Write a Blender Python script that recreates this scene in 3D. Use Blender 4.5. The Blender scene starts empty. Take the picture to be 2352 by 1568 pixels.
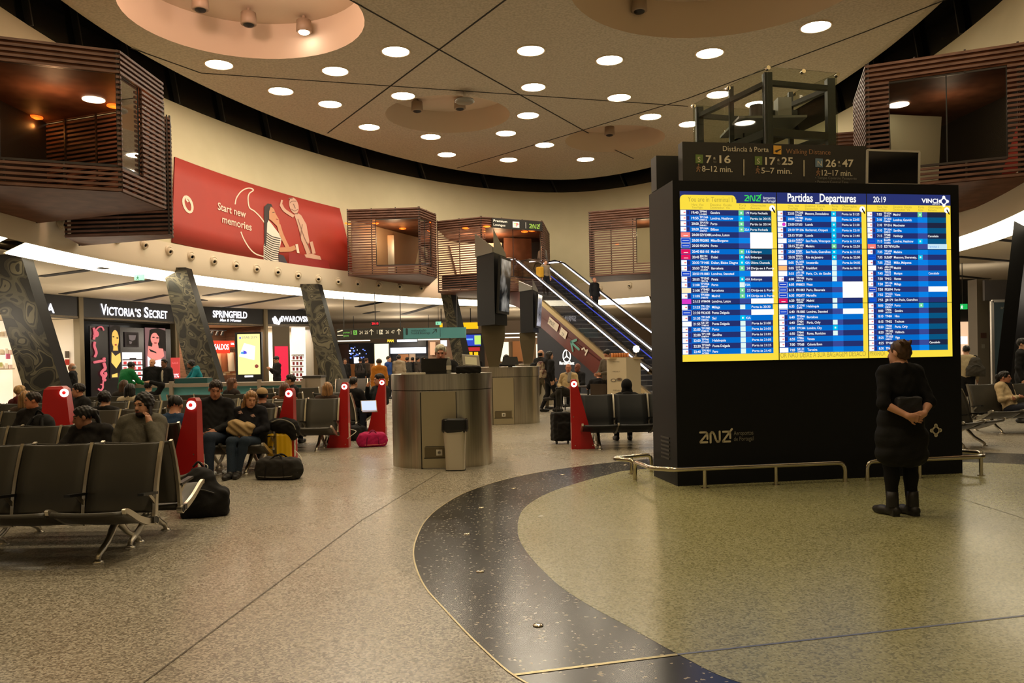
import bpy, bmesh, math, random
import numpy as np
from mathutils import Matrix, Vector
random.seed(7)
rng = np.random.default_rng(11)
sc = bpy.context.scene
COL = sc.collection
PI = math.pi

# ------------------------------------------------------------------ camera
IMG_W, IMG_H = 2352, 1568
FOC, PPX, PPY, EYE = 1850.0, 1176.0, 838.0, 1.57
PITCH, ROLL = -math.atan(16 / 1850), 0.019
_f = np.array([0, math.cos(PITCH), math.sin(PITCH)])
_r0 = np.array([1.0, 0, 0])
_u0 = np.cross(_r0, _f)
CR = math.cos(ROLL) * _r0 - math.sin(ROLL) * _u0
CU = math.cos(ROLL) * _u0 + math.sin(ROLL) * _r0
CF = _f
CO = np.array([0, 0, EYE])
cd = bpy.data.cameras.new('camera')
cam = bpy.data.objects.new('camera', cd)
COL.objects.link(cam)
cd.sensor_fit = 'HORIZONTAL'
cd.sensor_width = 36.0
cd.lens = FOC / IMG_W * 36.0
cd.shift_y = (PPY - IMG_H / 2) / IMG_W
cd.clip_end = 300
m = Matrix.Identity(4)
for i in range(3):
    m[i][0], m[i][1], m[i][2], m[i][3] = CR[i], CU[i], -CF[i], CO[i]
cam.matrix_world = m
sc.camera = cam

# ------------------------------------------------------------------ world, exposure
w = bpy.data.worlds.new('world')
sc.world = w
w.use_nodes = True
w.node_tree.nodes['Background'].inputs[0].default_value = (1.0, 0.83, 0.6, 1)
w.node_tree.nodes['Background'].inputs[1].default_value = 0.2
sc.view_settings.view_transform = 'Standard'
sc.view_settings.look = 'None'
sc.view_settings.gamma = 1.0
sc.view_settings.use_curve_mapping = False
sc.view_settings.exposure = 0.0
sc.cycles.max_bounces = 8
sc.cycles.diffuse_bounces = 4
sc.cycles.glossy_bounces = 4
sc.cycles.transparent_max_bounces = 16
sc.cycles.sample_clamp_indirect = 4.0
sc.cycles.caustics_reflective = False
sc.cycles.caustics_refractive = False
LAMP = 74.0           # radiance of the round ceiling lamps
STRIP = 9.0           # radiance of the curved light strip
WARM = (1.0, 0.80, 0.50)

def lamp(name, kind, loc, energy, color, size=0.3, target=None, spot=None):
    l = bpy.data.lights.new(name, kind)
    l.energy = energy
    l.color = color
    if kind == 'AREA':
        l.size = size
    else:
        l.shadow_soft_size = size
    if spot:
        l.spot_size = spot
        l.spot_blend = 0.6
    o = bpy.data.objects.new(name, l)
    COL.objects.link(o)
    o.location = loc
    if target is not None:
        o.rotation_euler = (Vector(target) - Vector(loc)).to_track_quat('-Z', 'Y').to_euler()
    return o

# ------------------------------------------------------------------ a pixel of the photograph as a sight line into the hall
def ray(px, py):
    d = CF + CR * (px - PPX) / FOC - CU * (py - PPY) / FOC
    return d / d[1]
def at(px, py, y):
    return CO + ray(px, py) * y
def onz(px, py, z=0.0):
    d = ray(px, py)
    return CO + d * ((z - EYE) / d[2])
def onplane(px, py, p0, n):
    d = ray(px, py)
    p0 = np.array(p0, float); n = np.array(n, float)
    return CO + d * (((p0 - CO) @ n) / (d @ n))

# ------------------------------------------------------------------ materials
MATS = {}
def srgb(c):
    return tuple(((v / 255) / 12.92 if v / 255 <= 0.04045 else ((v / 255 + 0.055) / 1.055) ** 2.4) for v in c)
def mat(name, rgb=None, rough=0.5, metal=0.0, emit=0.0, ecol=None, spec=0.5, trans=0.0, alpha=1.0, coat=0.0):
    if name in MATS:
        return MATS[name]
    mt = bpy.data.materials.new(name)
    mt.use_nodes = True
    b = mt.node_tree.nodes['Principled BSDF']
    c = srgb(rgb) + (1,)
    b.inputs['Base Color'].default_value = c
    b.inputs['Roughness'].default_value = rough
    b.inputs['Metallic'].default_value = metal
    b.inputs['Specular IOR Level'].default_value = spec
    b.inputs['Transmission Weight'].default_value = trans
    b.inputs['Alpha'].default_value = alpha
    b.inputs['Coat Weight'].default_value = coat
    if emit:
        b.inputs['Emission Color'].default_value = (srgb(ecol) if ecol else srgb(rgb)) + (1,)
        b.inputs['Emission Strength'].default_value = emit
    MATS[name] = mt
    return mt
def nodes(mt):
    return mt.node_tree.nodes, mt.node_tree.links, mt.node_tree.nodes['Principled BSDF']
def noise_mix(mt, c1, c2, scale, lo=0.4, hi=0.6, detail=2.0, rough_var=0, bump=0.0, stretch=None, kind='noise'):
    n, l, b = nodes(mt)
    tc = n.new('ShaderNodeTexCoord')
    mp = n.new('ShaderNodeMapping')
    if stretch:
        mp.inputs['Scale'].default_value = stretch
    l.new(tc.outputs['Object'], mp.inputs['Vector'])
    if kind == 'noise':
        t = n.new('ShaderNodeTexNoise')
        t.inputs['Scale'].default_value = scale
        t.inputs['Detail'].default_value = detail
        out = t.outputs['Fac']
    else:
        t = n.new('ShaderNodeTexVoronoi')
        t.inputs['Scale'].default_value = scale
        out = t.outputs['Color' if kind == 'cells' else 'Distance']
    l.new(mp.outputs['Vector'], t.inputs['Vector'])
    r = n.new('ShaderNodeValToRGB')
    r.color_ramp.elements[0].position = lo
    r.color_ramp.elements[1].position = hi
    r.color_ramp.elements[0].color = srgb(c1) + (1,)
    r.color_ramp.elements[1].color = srgb(c2) + (1,)
    l.new(out, r.inputs['Fac'])
    l.new(r.outputs['Color'], b.inputs['Base Color'])
    if bump:
        bp = n.new('ShaderNodeBump')
        bp.inputs['Strength'].default_value = bump
        bp.inputs['Distance'].default_value = 0.01
        l.new(out, bp.inputs['Height'])
        l.new(bp.outputs['Normal'], b.inputs['Normal'])
    return mt
def fabric(name, rgb, rough=0.85):
    if name in MATS:
        return MATS[name]
    mt = mat(name, rgb, rough, spec=0.25)
    d = tuple(max(0, v * 0.93) for v in rgb)
    e = tuple(min(255, v * 1.05 + 1) for v in rgb)
    return noise_mix(mt, d, e, 70, 0.3, 0.7, 3, bump=0.12)

# ------------------------------------------------------------------ mesh collector
_txt = {}
def text_geo(s, bold, shear=0.0):
    k = (s, bold, shear)
    if k not in _txt:
        c = bpy.data.curves.new('lettering', 'FONT')
        c.body = s
        c.size = 1.0
        c.resolution_u = 3
        c.offset = bold
        c.shear = shear
        c.fill_mode = 'FRONT'
        o = bpy.data.objects.new('lettering', c)
        COL.objects.link(o)
        me = o.to_mesh()
        v = [(p.co.x, p.co.y) for p in me.vertices]
        f = [tuple(p.vertices) for p in me.polygons]
        o.to_mesh_clear()
        bpy.data.objects.remove(o)
        bpy.data.curves.remove(c)
        _txt[k] = (v, f)
    return _txt[k]

class MB:
    def __init__(s):
        s.v, s.f, s.mi, s.mats, s.sm = [], [], [], [], []
    def m(s, mt):
        if mt not in s.mats:
            s.mats.append(mt)
        return s.mats.index(mt)
    def add(s, vs, fs, mt, smooth=False):
        o = len(s.v)
        i = s.m(mt)
        s.v.extend(tuple(float(c) for c in p) for p in vs)
        for f in fs:
            s.f.append(tuple(o + k for k in f))
            s.mi.append(i)
            s.sm.append(smooth)
        return s
    def hexa(s, p, mt):
        return s.add(p, [(0, 3, 2, 1), (4, 5, 6, 7), (0, 1, 5, 4), (1, 2, 6, 5), (2, 3, 7, 6), (3, 0, 4, 7)], mt)
    def box(s, c, d, mt, rz=0.0):
        x, y, z = (k / 2 for k in d)
        p = [(-x, -y, -z), (x, -y, -z), (x, y, -z), (-x, y, -z), (-x, -y, z), (x, -y, z), (x, y, z), (-x, y, z)]
        ca, sa = math.cos(rz), math.sin(rz)
        return s.hexa([(c[0] + a * ca - b * sa, c[1] + a * sa + b * ca, c[2] + e) for a, b, e in p], mt)
    def beam(s, a, b, wd, ht, mt, up=(0, 0, 1)):
        a, b, up = (np.array(k, float) for k in (a, b, up))
        d = b - a; d /= np.linalg.norm(d)
        x = np.cross(d, up); x /= np.linalg.norm(x)
        z = np.cross(x, d)
        x, z = x * wd / 2, z * ht / 2
        return s.hexa([a - x - z, a + x - z, b + x - z, b - x - z, a - x + z, a + x + z, b + x + z, b - x + z], mt)
    def prism(s, poly, z0, z1, mt, smooth=False, mt_top=None):
        n = len(poly)
        s.add([(x, y, z0) for x, y in poly] + [(x, y, z1) for x, y in poly], [(i, (i + 1) % n, n + (i + 1) % n, n + i) for i in range(n)], mt, smooth)
        s.add([(x, y, z1) for x, y in poly], [tuple(range(n))], mt_top or mt)
        return s.add([(x, y, z0) for x, y in poly], [tuple(range(n))[::-1]], mt)
    def slab(s, pts, t, mt):
        """a flat outline in space given a thickness vector t"""
        n = len(pts); t = np.array(t, float)
        p = [np.array(q, float) for q in pts]
        s.add(p + [q + t for q in p], [(i, (i + 1) % n, n + (i + 1) % n, n + i) for i in range(n)] + [tuple(range(n))[::-1], tuple(range(n, 2 * n))], mt)
        return s
    def poly(s, pts, mt):
        return s.add(pts, [tuple(range(len(pts)))], mt)
    def tube(s, pts, r, mt, n=8, caps=True):
        pts = [np.array(p, float) for p in pts]
        rs = r if isinstance(r, (list, tuple)) else [r] * len(pts)
        vs, fs = [], []
        px = None
        for i, p in enumerate(pts):
            d = pts[min(i + 1, len(pts) - 1)] - pts[max(i - 1, 0)]
            d /= max(np.linalg.norm(d), 1e-9)
            if px is None:
                px = np.cross(d, (0, 0, 1) if abs(d[2]) < 0.9 else (1, 0, 0))
            px = px - d * (px @ d); px /= np.linalg.norm(px)
            q = np.cross(d, px)
            vs += [p + rs[i] * (math.cos(2 * PI * k / n) * px + math.sin(2 * PI * k / n) * q) for k in range(n)]
            if i:
                o = (i - 1) * n
                fs += [(o + k, o + (k + 1) % n, o + n + (k + 1) % n, o + n + k) for k in range(n)]
        s.add(vs, fs, mt, True)
        if caps:
            s.add(vs[:n], [tuple(range(n))[::-1]], mt)
            s.add(vs[-n:], [tuple(range(n))], mt)
        return s
    def lathe(s, prof, mt, n=20, c=(0, 0, 0), ax=(0, 0, 1), smooth=True, sq=None):
        ax = np.array(ax, float); ax /= np.linalg.norm(ax)
        x = np.cross(ax, (0, 1, 0) if abs(ax[1]) < 0.9 else (1, 0, 0)); x /= np.linalg.norm(x)
        y = np.cross(ax, x)
        c = np.array(c, float)
        vs, fs = [], []
        for i, (r, h) in enumerate(prof):
            for k in range(n):
                a = 2 * PI * k / n
                vs.append(c + ax * h + r * (math.cos(a) * x + math.sin(a) * y))
            if i:
                o = (i - 1) * n
                fs += [(o + k, o + (k + 1) % n, o + n + (k + 1) % n, o + n + k) for k in range(n)]
        s.add(vs, fs, mt, smooth)
        if prof[0][0] > 1e-5:
            s.add(vs[:n], [tuple(range(n))[::-1]], mt)
        if prof[-1][0] > 1e-5:
            s.add(vs[-n:], [tuple(range(n))], mt)
        return s
    def text(s, t, o, xd, yd, size, mt, bold=0.0, align='L', width=None, shear=0.0):
        v, f = text_geo(t, bold, shear)
        if not v:
            return s
        xs = [p[0] for p in v]
        x0, x1 = min(xs), max(xs)
        kx = size
        if width:
            kx = width / max(x1 - x0, 1e-6)
        off = {'L': x0, 'C': (x0 + x1) / 2, 'R': x1}[align]
        o, xd, yd = np.array(o, float), np.array(xd, float), np.array(yd, float)
        return s.add([o + xd * (p[0] - off) * kx + yd * p[1] * size for p in v], f, mt)
    def build(s, name, parent=None, world=True):
        me = bpy.data.meshes.new(name)
        vs = s.v
        if parent is not None and world:
            inv = PM[parent.name].inverted()
            vs = [inv @ Vector(p) for p in s.v]
        me.from_pydata(vs, [], s.f)
        for mt in s.mats:
            me.materials.append(mt)
        me.polygons.foreach_set('material_index', s.mi)
        me.polygons.foreach_set('use_smooth', s.sm)
        me.update()
        o = bpy.data.objects.new(name, me)
        COL.objects.link(o)
        if parent is not None:
            o.parent = parent
            if o.name not in PM:
                PM[o.name] = PM[parent.name].copy()
        else:
            PM[o.name] = Matrix.Identity(4)
        return o
PM = {}
def tag(o, label, cat, group=None):
    o['label'] = label
    o['category'] = cat
    if group:
        o['group'] = group
    return o
def thing(name, label, cat, loc=(0, 0, 0), rz=0.0, group=None):
    o = bpy.data.objects.new(name, None)
    o.empty_display_size = 0.1
    COL.objects.link(o)
    o.location = tuple(float(k) for k in loc)
    o.rotation_euler = (0, 0, rz)
    PM[o.name] = Matrix.Translation(o.location) @ Matrix.Rotation(rz, 4, 'Z')
    return tag(o, label, cat, group)
def struct(name, mb):
    o = mb.build(name)
    o['kind'] = 'structure'
    return o
def copy_tree(o, loc, rz, label, group=None, name=None):
    r = o.copy(); COL.objects.link(r)
    r.location = tuple(float(k) for k in loc); r.rotation_euler = (0, 0, rz)
    PM[r.name] = Matrix.Translation(r.location) @ Matrix.Rotation(rz, 4, 'Z')
    r['label'] = label
    if group:
        r['group'] = group
    for ch in o.children:
        c = ch.copy(); COL.objects.link(c); c.parent = r
        PM[c.name] = PM[r.name].copy()
        for g in ch.children:
            d = g.copy(); COL.objects.link(d); d.parent = c
            PM[d.name] = PM[r.name].copy()
    return r
def circle(n, r, c=(0, 0), a0=0.0, a1=2 * PI):
    return [(c[0] + r * math.cos(a0 + (a1 - a0) * i / n), c[1] + r * math.sin(a0 + (a1 - a0) * i / n)) for i in range(n)]
def spline(pts, n=8):
    """Catmull-Rom through the points"""
    P = [np.array(p, float) for p in pts]
    P = [2 * P[0] - P[1]] + P + [2 * P[-1] - P[-2]]
    out = []
    for i in range(1, len(P) - 2):
        for k in range(n):
            t = k / n
            out.append(0.5 * ((2 * P[i]) + (P[i + 1] - P[i - 1]) * t + (2 * P[i - 1] - 5 * P[i] + 4 * P[i + 1] - P[i + 2]) * t * t + (3 * P[i] - P[i - 1] - 3 * P[i + 1] + P[i + 2]) * t ** 3))
    out.append(P[-2])
    return out
# ================================================================== THE HALL: floor, oval wall, ceiling
cream = mat('cream_plaster', (194, 184, 152), 0.8, spec=0.2)
noise_mix(cream, (192, 182, 150), (197, 187, 155), 1.2, 0.3, 0.7)
white_paint = mat('white_paint', (214, 200, 176), 0.7, spec=0.2)
ceil_m = mat('perforated_ceiling', (190, 182, 166), 0.85, spec=0.15)
noise_mix(ceil_m, (174, 166, 150), (198, 190, 174), 14, 0.35, 0.65, 6)
black = mat('black', (14, 14, 14), 0.5)
dark_glass = mat('night_glass', (9, 11, 12), 0.12, spec=0.5)
dark_grey = mat('dark_grey', (52, 50, 46), 0.5)
chrome = mat('chrome', (205, 196, 178), 0.16, 1.0)
alu = mat('aluminium', (212, 206, 192), 0.3, 1.0)
steel = mat('brushed_steel', (192, 184, 164), 0.3, 1.0)
noise_mix(steel, (180, 172, 152), (204, 196, 176), 5, 0.3, 0.7, 2, stretch=(9, 9, 0.25))
lampw = mat('lamp_white', (255, 238, 205), 0.5, emit=LAMP, ecol=(255, 239, 212))
red_m = mat('red_gloss', (176, 22, 20), 0.35)
slot_m = mat('ceiling_slot', (20, 14, 10), 0.8)

def terrazzo(name, base, dark, light, scale, rough):
    mt = mat(name, base, rough, spec=0.5)
    n, l, b = nodes(mt)
    tc = n.new('ShaderNodeTexCoord')
    v = n.new('ShaderNodeTexVoronoi'); v.inputs['Scale'].default_value = scale
    l.new(tc.outputs['Object'], v.inputs['Vector'])
    s = n.new('ShaderNodeSeparateColor'); l.new(v.outputs['Color'], s.inputs[0])
    r = n.new('ShaderNodeValToRGB')
    r.color_ramp.interpolation = 'CONSTANT'
    e = r.color_ramp.elements
    e[0].position = 0; e[0].color = srgb(dark[0]) + (1,)
    e[1].position = dark[1]; e[1].color = srgb(base) + (1,)
    x = e.new(light[1]); x.color = srgb(light[0]) + (1,)
    l.new(s.outputs[0], r.inputs['Fac'])
    t = n.new('ShaderNodeTexNoise'); t.inputs['Scale'].default_value = 0.8; t.inputs['Detail'].default_value = 4
    l.new(tc.outputs['Object'], t.inputs['Vector'])
    mx = n.new('ShaderNodeMix'); mx.data_type = 'RGBA'; mx.blend_type = 'MULTIPLY'
    mx.inputs[0].default_value = 0.35
    l.new(r.outputs['Color'], mx.inputs[6]); l.new(t.outputs['Color'], mx.inputs[7])
    l.new(r.outputs['Color'], b.inputs['Base Color'])
    mr = n.new('ShaderNodeMapRange'); mr.inputs[3].default_value = rough * 0.75; mr.inputs[4].default_value = rough * 1.3
    l.new(t.outputs['Fac'], mr.inputs[0]); l.new(mr.outputs[0], b.inputs['Roughness'])
    return mt
terr = terrazzo('terrazzo_grey', (158, 151, 134), ((118, 111, 96), 0.3), ((190, 183, 166), 0.72), 85, 0.27)
terr_g = terrazzo('terrazzo_green', (154, 151, 106), ((122, 119, 80), 0.25), ((172, 169, 128), 0.75), 85, 0.25)
terr_d = terrazzo('terrazzo_black', (33, 31, 26), ((27, 25, 21), 0.4), ((170, 160, 138), 0.965), 70, 0.22)

f = MB()
f.add([(-40, -6, 0), (40, -6, 0), (40, 75, 0), (-40, 75, 0), (-40, -6, -.2), (40, -6, -.2), (40, 75, -.2), (-40, 75, -.2)],
      [(0, 1, 2, 3), (7, 6, 5, 4), (0, 4, 5, 1), (1, 5, 6, 2), (2, 6, 7, 3), (3, 7, 4, 0)], terr)
struct('floor', f)
OUT = [(1208, 1568), (1104, 1485), (1016, 1394), (975, 1346), (954, 1298), (950, 1261), (960, 1227), (978, 1195), (1012, 1164), (1070, 1131), (1152, 1103), (1240, 1084), (1342, 1069), (1424, 1060)]
INN = [(1700, 1568), (1567, 1508), (1444, 1440), (1342, 1384), (1274, 1336), (1220, 1281), (1194, 1241), (1189, 1210), (1196, 1179), (1216, 1157), (1254, 1135), (1308, 1115), (1393, 1091), (1458, 1079)]
outp = [onz(*p)[:2] for p in OUT]
innp = [onz(*p)[:2] for p in INN]
# the band runs on in front of the photographer and closes behind the departures board
outp = [outp[0] + np.array((0.75, -0.75)), outp[0] + np.array((0.35, -0.32))] + outp + [(3.0, 12.6), (5.0, 12.9), (7.0, 12.3), (9.0, 10.8), (11, 8)]
innp = [innp[0] + np.array((1.1, -0.65)), innp[0] + np.array((0.45, -0.27))] + innp + [(2.9, 11.35), (4.6, 11.6), (6.3, 11.2), (7.9, 10.0), (9.8, 7.6)]
so, si = spline(outp, 6), spline(innp, 6)
f = MB()
n_ = len(so)
f.add([(p[0], p[1], 0.002) for p in so] + [(p[0], p[1], 0.002) for p in si], [(i, i + 1, n_ + i + 1, n_ + i) for i in range(n_ - 1)], terr_d)
struct('floor_band', f)
f = MB()
f.poly([(p[0], p[1], 0.003) for p in si] + [(9.8, -1, 0.003), (innp[0][0], -1, 0.003)], terr_g)
struct('floor_inlay', f)
brass = mat('brass_strip', (196, 182, 140), 0.35, 0.8)
blue_strip = mat('blue_strip', (108, 116, 140), 0.4, 0.3)
j = MB()
def strip(mb, pts, wd, z, mt):
    pts = [np.array(p[:2], float) for p in pts]
    vs = []
    for i, p in enumerate(pts):
        d = pts[min(i + 1, len(pts) - 1)] - pts[max(i - 1, 0)]
        q = np.array((-d[1], d[0])) / np.linalg.norm(d) * wd / 2
        vs += [(p[0] + q[0], p[1] + q[1], z), (p[0] - q[0], p[1] - q[1], z)]
    mb.add(vs, [(2 * i, 2 * i + 1, 2 * i + 3, 2 * i + 2) for i in range(len(pts) - 1)], mt)
strip(j, so[3:90], 0.012, 0.0035, brass)
strip(j, [onz(1180, 1551), onz(1555, 1504)], 0.025, 0.0045, brass)
struct('trim_1', j)
j = MB()
strip(j, [onz(1556, 1504), onz(2360, 1414)], 0.02, 0.0045, blue_strip)
joint = mat('floor_joint', (88, 82, 68), 0.5)
for a, b in (((330, 1568), (830, 1195)), ((830, 1195), (1010, 1085)), ((2120, 1118), (2380, 1200))):
    strip(j, [onz(*a), onz(*b)], 0.008, 0.0045, joint)
struct('trim_2', j)

# ---- the oval
EX, EY, EA, EB, EPH, EN, FLARE = 0.24, 22.77, 12.04, 21.8, 0.16, 1.78, 0.97
ZB, ZW, ZC = 4.65, 10.8, 11.2
cph, sph = math.cos(EPH), math.sin(EPH)
def rimpt(th, g=0.0):
    c, s = math.cos(th), math.sin(th)
    r = 1 / ((abs(c) / (EA + g)) ** EN + (abs(s) / (EB + g)) ** EN) ** (1 / EN)
    u, v = r * c, r * s
    return np.array((EX + u * cph + v * sph, EY - u * sph + v * cph))
def grow(z):
    return FLARE * (z - ZB) / (ZW - ZB)
def wall_pt(th, z, off=0.0):
    p = rimpt(th, grow(z) + off)
    return np.array((p[0], p[1], z))
def theta(x, y):
    x, y = x - EX, y - EY
    return math.atan2(x * sph + y * cph, x * cph - y * sph)
def wall_hit(px, py, off=0.0):
    d = ray(px, py)
    def s(t):
        p = CO + d * t
        th = theta(p[0], p[1])
        q = rimpt(th, grow(p[2]) + off)
        return math.hypot(p[0] - EX, p[1] - EY) - math.hypot(q[0] - EX, q[1] - EY)
    t = 12.0
    while s(t) < 0 and t < 70:
        t += 0.25
    a, b = t - 0.25, t
    for _ in range(40):
        c = (a + b) / 2
        if s(c) < 0: a = c
        else: b = c
    p = CO + d * a
    return theta(p[0], p[1]), p[2]
NS = 160
TH = [2 * PI * i / NS for i in range(NS)]
def ring(mb, prof, mt, smooth=True):
    vs, fs = [], []
    for k, (z, off) in enumerate(prof):
        for th in TH:
            p = rimpt(th, off)
            vs.append((p[0], p[1], z))
        if k:
            o = (k - 1) * NS
            fs += [(o + i, o + NS + i, o + NS + (i + 1) % NS, o + (i + 1) % NS) for i in range(NS)]
    mb.add(vs, fs, mt, smooth)
wm = MB()
ring(wm, [(ZW, FLARE + 0.35), (ZW, FLARE)], cream, False)
ring(wm, [(ZW, FLARE), (5.62, grow(5.62))], cream)
ring(wm, [(5.62, grow(5.62)), (5.6, grow(5.6) - 0.12)], cream, False)
ring(wm, [(5.6, grow(5.6) - 0.12), (5.2, grow(5.2) - 0.10), (4.75, -0.02), (ZB, 0.02)], white_paint)
ring(wm, [(ZB, 0.52), (ZB, FLARE + 0.35), (ZW, FLARE + 0.35)], white_paint, False)
struct('wall_oval', wm)
cl = MB()
ring(cl, [(12.4, FLARE + 0.1), (ZW, FLARE + 0.1)], dark_glass)
mull = mat('mullion', (34, 34, 33), 0.5)
for i in range(36):
    th = 2 * PI * (i + 0.3) / 36
    a, b = rimpt(th, FLARE + 0.05), rimpt(th + 0.03, FLARE + 0.05)
    cl.beam((b[0], b[1], 12.4), (a[0], a[1], ZW), 0.3, 0.06, mull)
struct('window_1', cl)
rf = MB()
rf.poly([(*rimpt(t, 1.2), 12.4) for t in TH][::-1], black)
rf.poly([(*rimpt(t, 1.2), 12.6) for t in TH], black)
struct('roof', rf)
# ceiling disc with four round recesses
RECESS = [((-7.2, 22.4), 3.25, 1.1), ((5.6, 20.6), 4.0, 1.1), ((onz(1029, 265, ZC)[0], onz(1029, 265, ZC)[1]), 2.45, 0.9), ((onz(1412, 320, ZC)[0], onz(1412, 320, ZC)[1]), 2.2, 0.9)]
bm = bmesh.new()
edges = []
def loop(pts, z):
    vs = [bm.verts.new((p[0], p[1], z)) for p in pts]
    return [bm.edges.new((vs[i], vs[(i + 1) % len(vs)])) for i in range(len(vs))]
edges += loop([rimpt(t, FLARE - 1.45) for t in TH], ZC)
for c, r, h in RECESS:
    edges += loop(circle(48, r, c), ZC)
bmesh.ops.triangle_fill(bm, edges=edges, use_beauty=True)
bm.verts.index_update()
cm = MB()
cm.add([tuple(v.co) for v in bm.verts], [tuple(v.index for v in (fc.verts if fc.normal.z < 0 else reversed(fc.verts))) for fc in bm.faces], ceil_m)
bm.free()
ring(cm, [(ZC, FLARE - 1.45), (ZC + 0.06, FLARE - 1.2), (ZC + 0.22, FLARE - 0.95), (ZC + 0.5, FLARE - 0.8), (ZC + 1.2, FLARE - 0.75)], ceil_m)
rec_m = mat('recess_paint', (212, 196, 176), 0.8, spec=0.2)
for c, r, h in RECESS:
    cp = circle(48, r, c)
    cm.add([(x, y, ZC) for x, y in cp] + [(x, y, ZC + h) for x, y in cp], [(i, 48 + i, 48 + (i + 1) % 48, (i + 1) % 48) for i in range(48)], rec_m, True)
    cm.add([(x, y, ZC + h) for x, y in cp], [tuple(range(48))[::-1]], rec_m)
struct('ceiling', cm)
# joints between ceiling panels
k = 3
for a, b in (((780, -14), (1352, 306)), ((1190, -22), (752, 306)), ((462, 168), (1580, 244)), ((2180, -4), (1990, 72)), ((1990, 72), (1580, 226)), ((1580, 226), (1050, 386)), ((462, 168), (300, 110)), ((1412, 344), (1455, 364))):
    j = MB()
    p, q = onz(*a, ZC - 0.006), onz(*b, ZC - 0.006)
    j.beam(p, q, 0.055, 0.01, slot_m)
    struct('trim_%d' % k, j); k += 1

# ---- ceiling lamps
DISCS = [
 (503, 147, 'beside the big pink recess, below its lower rim'), (645, 208, 'on the pinkish ceiling, two lamps below the big pink recess'), (770, 162, 'just under the big pink recess, at its middle'), (758, 238, 'beside the end of the diagonal seam, above the curved dark band'),
 (909, 117, 'beside the rim of the pink recess and the seam crossing'), (926, 219, 'in the triangle under the seam crossing'), (848, 291, 'close by the seam end and left of the small grey recess'), (989, 313, 'just in front of the small grey recess, under its rim'),
 (1026, 354, 'lowest of the row by the dark rim, left of the last seam'), (1219, 115, 'right of the seam crossing, large'), (1225, 199, 'midway down the column of three lamps right of the crossing'), (1213, 264, 'touching the seam beside the small grey recess'),
 (1162, 305, 'right of the small grey recess, small'), (1251, 332, 'between the two grey recesses, on the far seam'), (1168, 366, 'small, at the far dark rim, under the seam'), (1345, 365, 'small, at the far dark rim, beyond the second grey recess'),
 (1400, 137, 'large, below the big unlit recess'), (1422, 223, 'above the second grey recess'), (1494, 267, 'over the rim of the second grey recess, near the glass lift'), (1630, 121, 'right under the big unlit recess, over the glass lift'),
 (1874, 60, 'largest, alone by the upper dark rim'), (1650, 216, 'seen through the upper glass of the lift'), (1738, 238, 'seen through the lift glass beside its corner post'), (1583, 284, 'half hidden by the lift corner post')]
for i, (px, py, where) in enumerate(DISCS):
    c = onz(px, py, ZC)
    if i == 0:
        d0 = thing('ceiling_downlight', 'round white downlight ' + where, 'ceiling light', c, 0, 'round ceiling downlights')
        MB().lathe([(0.47, 0.0), (0.47, -0.03), (0.42, -0.035), (0.41, -0.012)], white_paint, 32).build('rim', d0, world=False)
        MB().lathe([(0.41, -0.004), (0.41, -0.014)], lampw, 32).build('diffuser', d0, world=False)
    else:
        copy_tree(d0, c, 0, 'round white downlight ' + where)
for x in (-8.5, -3.5, 1.0, 8.8):
    for y in (3.5, 7, 12, 17):
        if math.hypot((x - .24) / 11.5, (y - 22.8) / 20) < 0.97:
            l = lamp('hall_downlight', 'AREA', (x, y, ZC - 0.05), LAMP * 0.53 * PI * 1.1, (1.0, 0.80, 0.52), 0.82, (x, y, 0))
            l.data.shape = 'DISK'
# lamps in the recesses
spot_m = mat('spot_housing', (150, 132, 112), 0.5)
hot = mat('bulb_hot', (255, 235, 215), 0.5, emit=30, ecol=(255, 228, 205))
def recess_spot(px, py, z, label, lit=False, dark=False):
    c = onz(px, py, z)
    t = thing('recess_spotlight', label, 'spotlight', (c[0], c[1], z), 0, 'spotlights in the ceiling recesses')
    s = MB()
    s.lathe([(0.05, 0.35), (0.05, 0.2), (0.22, 0.2), (0.24, -0.14), (0.2, -0.16)], spot_m, 20)
    s.build('housing', t, world=False)
    MB().lathe([(0.19, -0.12), (0.14, -0.2), (0.0, -0.24)], hot if lit else black, 16).build('lens', t, world=False)
for px, py, z, lb, lit in ((460, 10, 11.95, 'small pinkish spotlight at the upper rim of the pink recess', 0), (571, 45, 11.95, 'pinkish spotlight near the middle of the pink recess', 0), (698, 62, 11.95, 'glowing spotlight, the only lit one in the pink recess', 1), (815, 50, 11.95, 'pinkish spotlight against the right wall of the pink recess', 0),
                           (1335, 0, 11.95, 'spotlight at the edge of the big unlit recess, cut by the photo top', 0), (1468, 14, 11.95, 'dark round spotlight hanging in the big unlit recess', 0),
                           (958, 246, 11.8, 'tiny dark spotlight in the small grey recess', 0), (1056, 241, 11.8, 'dark spotlight in the grey recess behind the hanging disc', 0), (1400, 302, 11.8, 'dark spotlight in the second grey recess', 0)):
    recess_spot(px, py, z, lb, lit)
lamp('recess_glow', 'POINT', (-8.0, 19.6, 11.6), 420, (1.0, 0.62, 0.47), 0.4)
lamp('recess_glow', 'POINT', (-6.0, 22.2, 11.75), 90, (1.0, 0.66, 0.50), 0.3)
c = onz(1067, 232, 10.85)
t = thing('ceiling_disc_antenna', 'grey hanging disc on a short stem under the small grey recess', 'antenna', c)
MB().tube([(0, 0, 0.34), (0, 0, 0.05)], 0.05, alu).build('stem', t, world=False)
MB().lathe([(0.1, 0.1), (0.34, 0.04), (0.36, -0.02), (0.3, -0.06), (0.05, -0.07)], mat('disc_grey', (120, 116, 104), 0.4), 28).build('disc', t, world=False)

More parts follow.
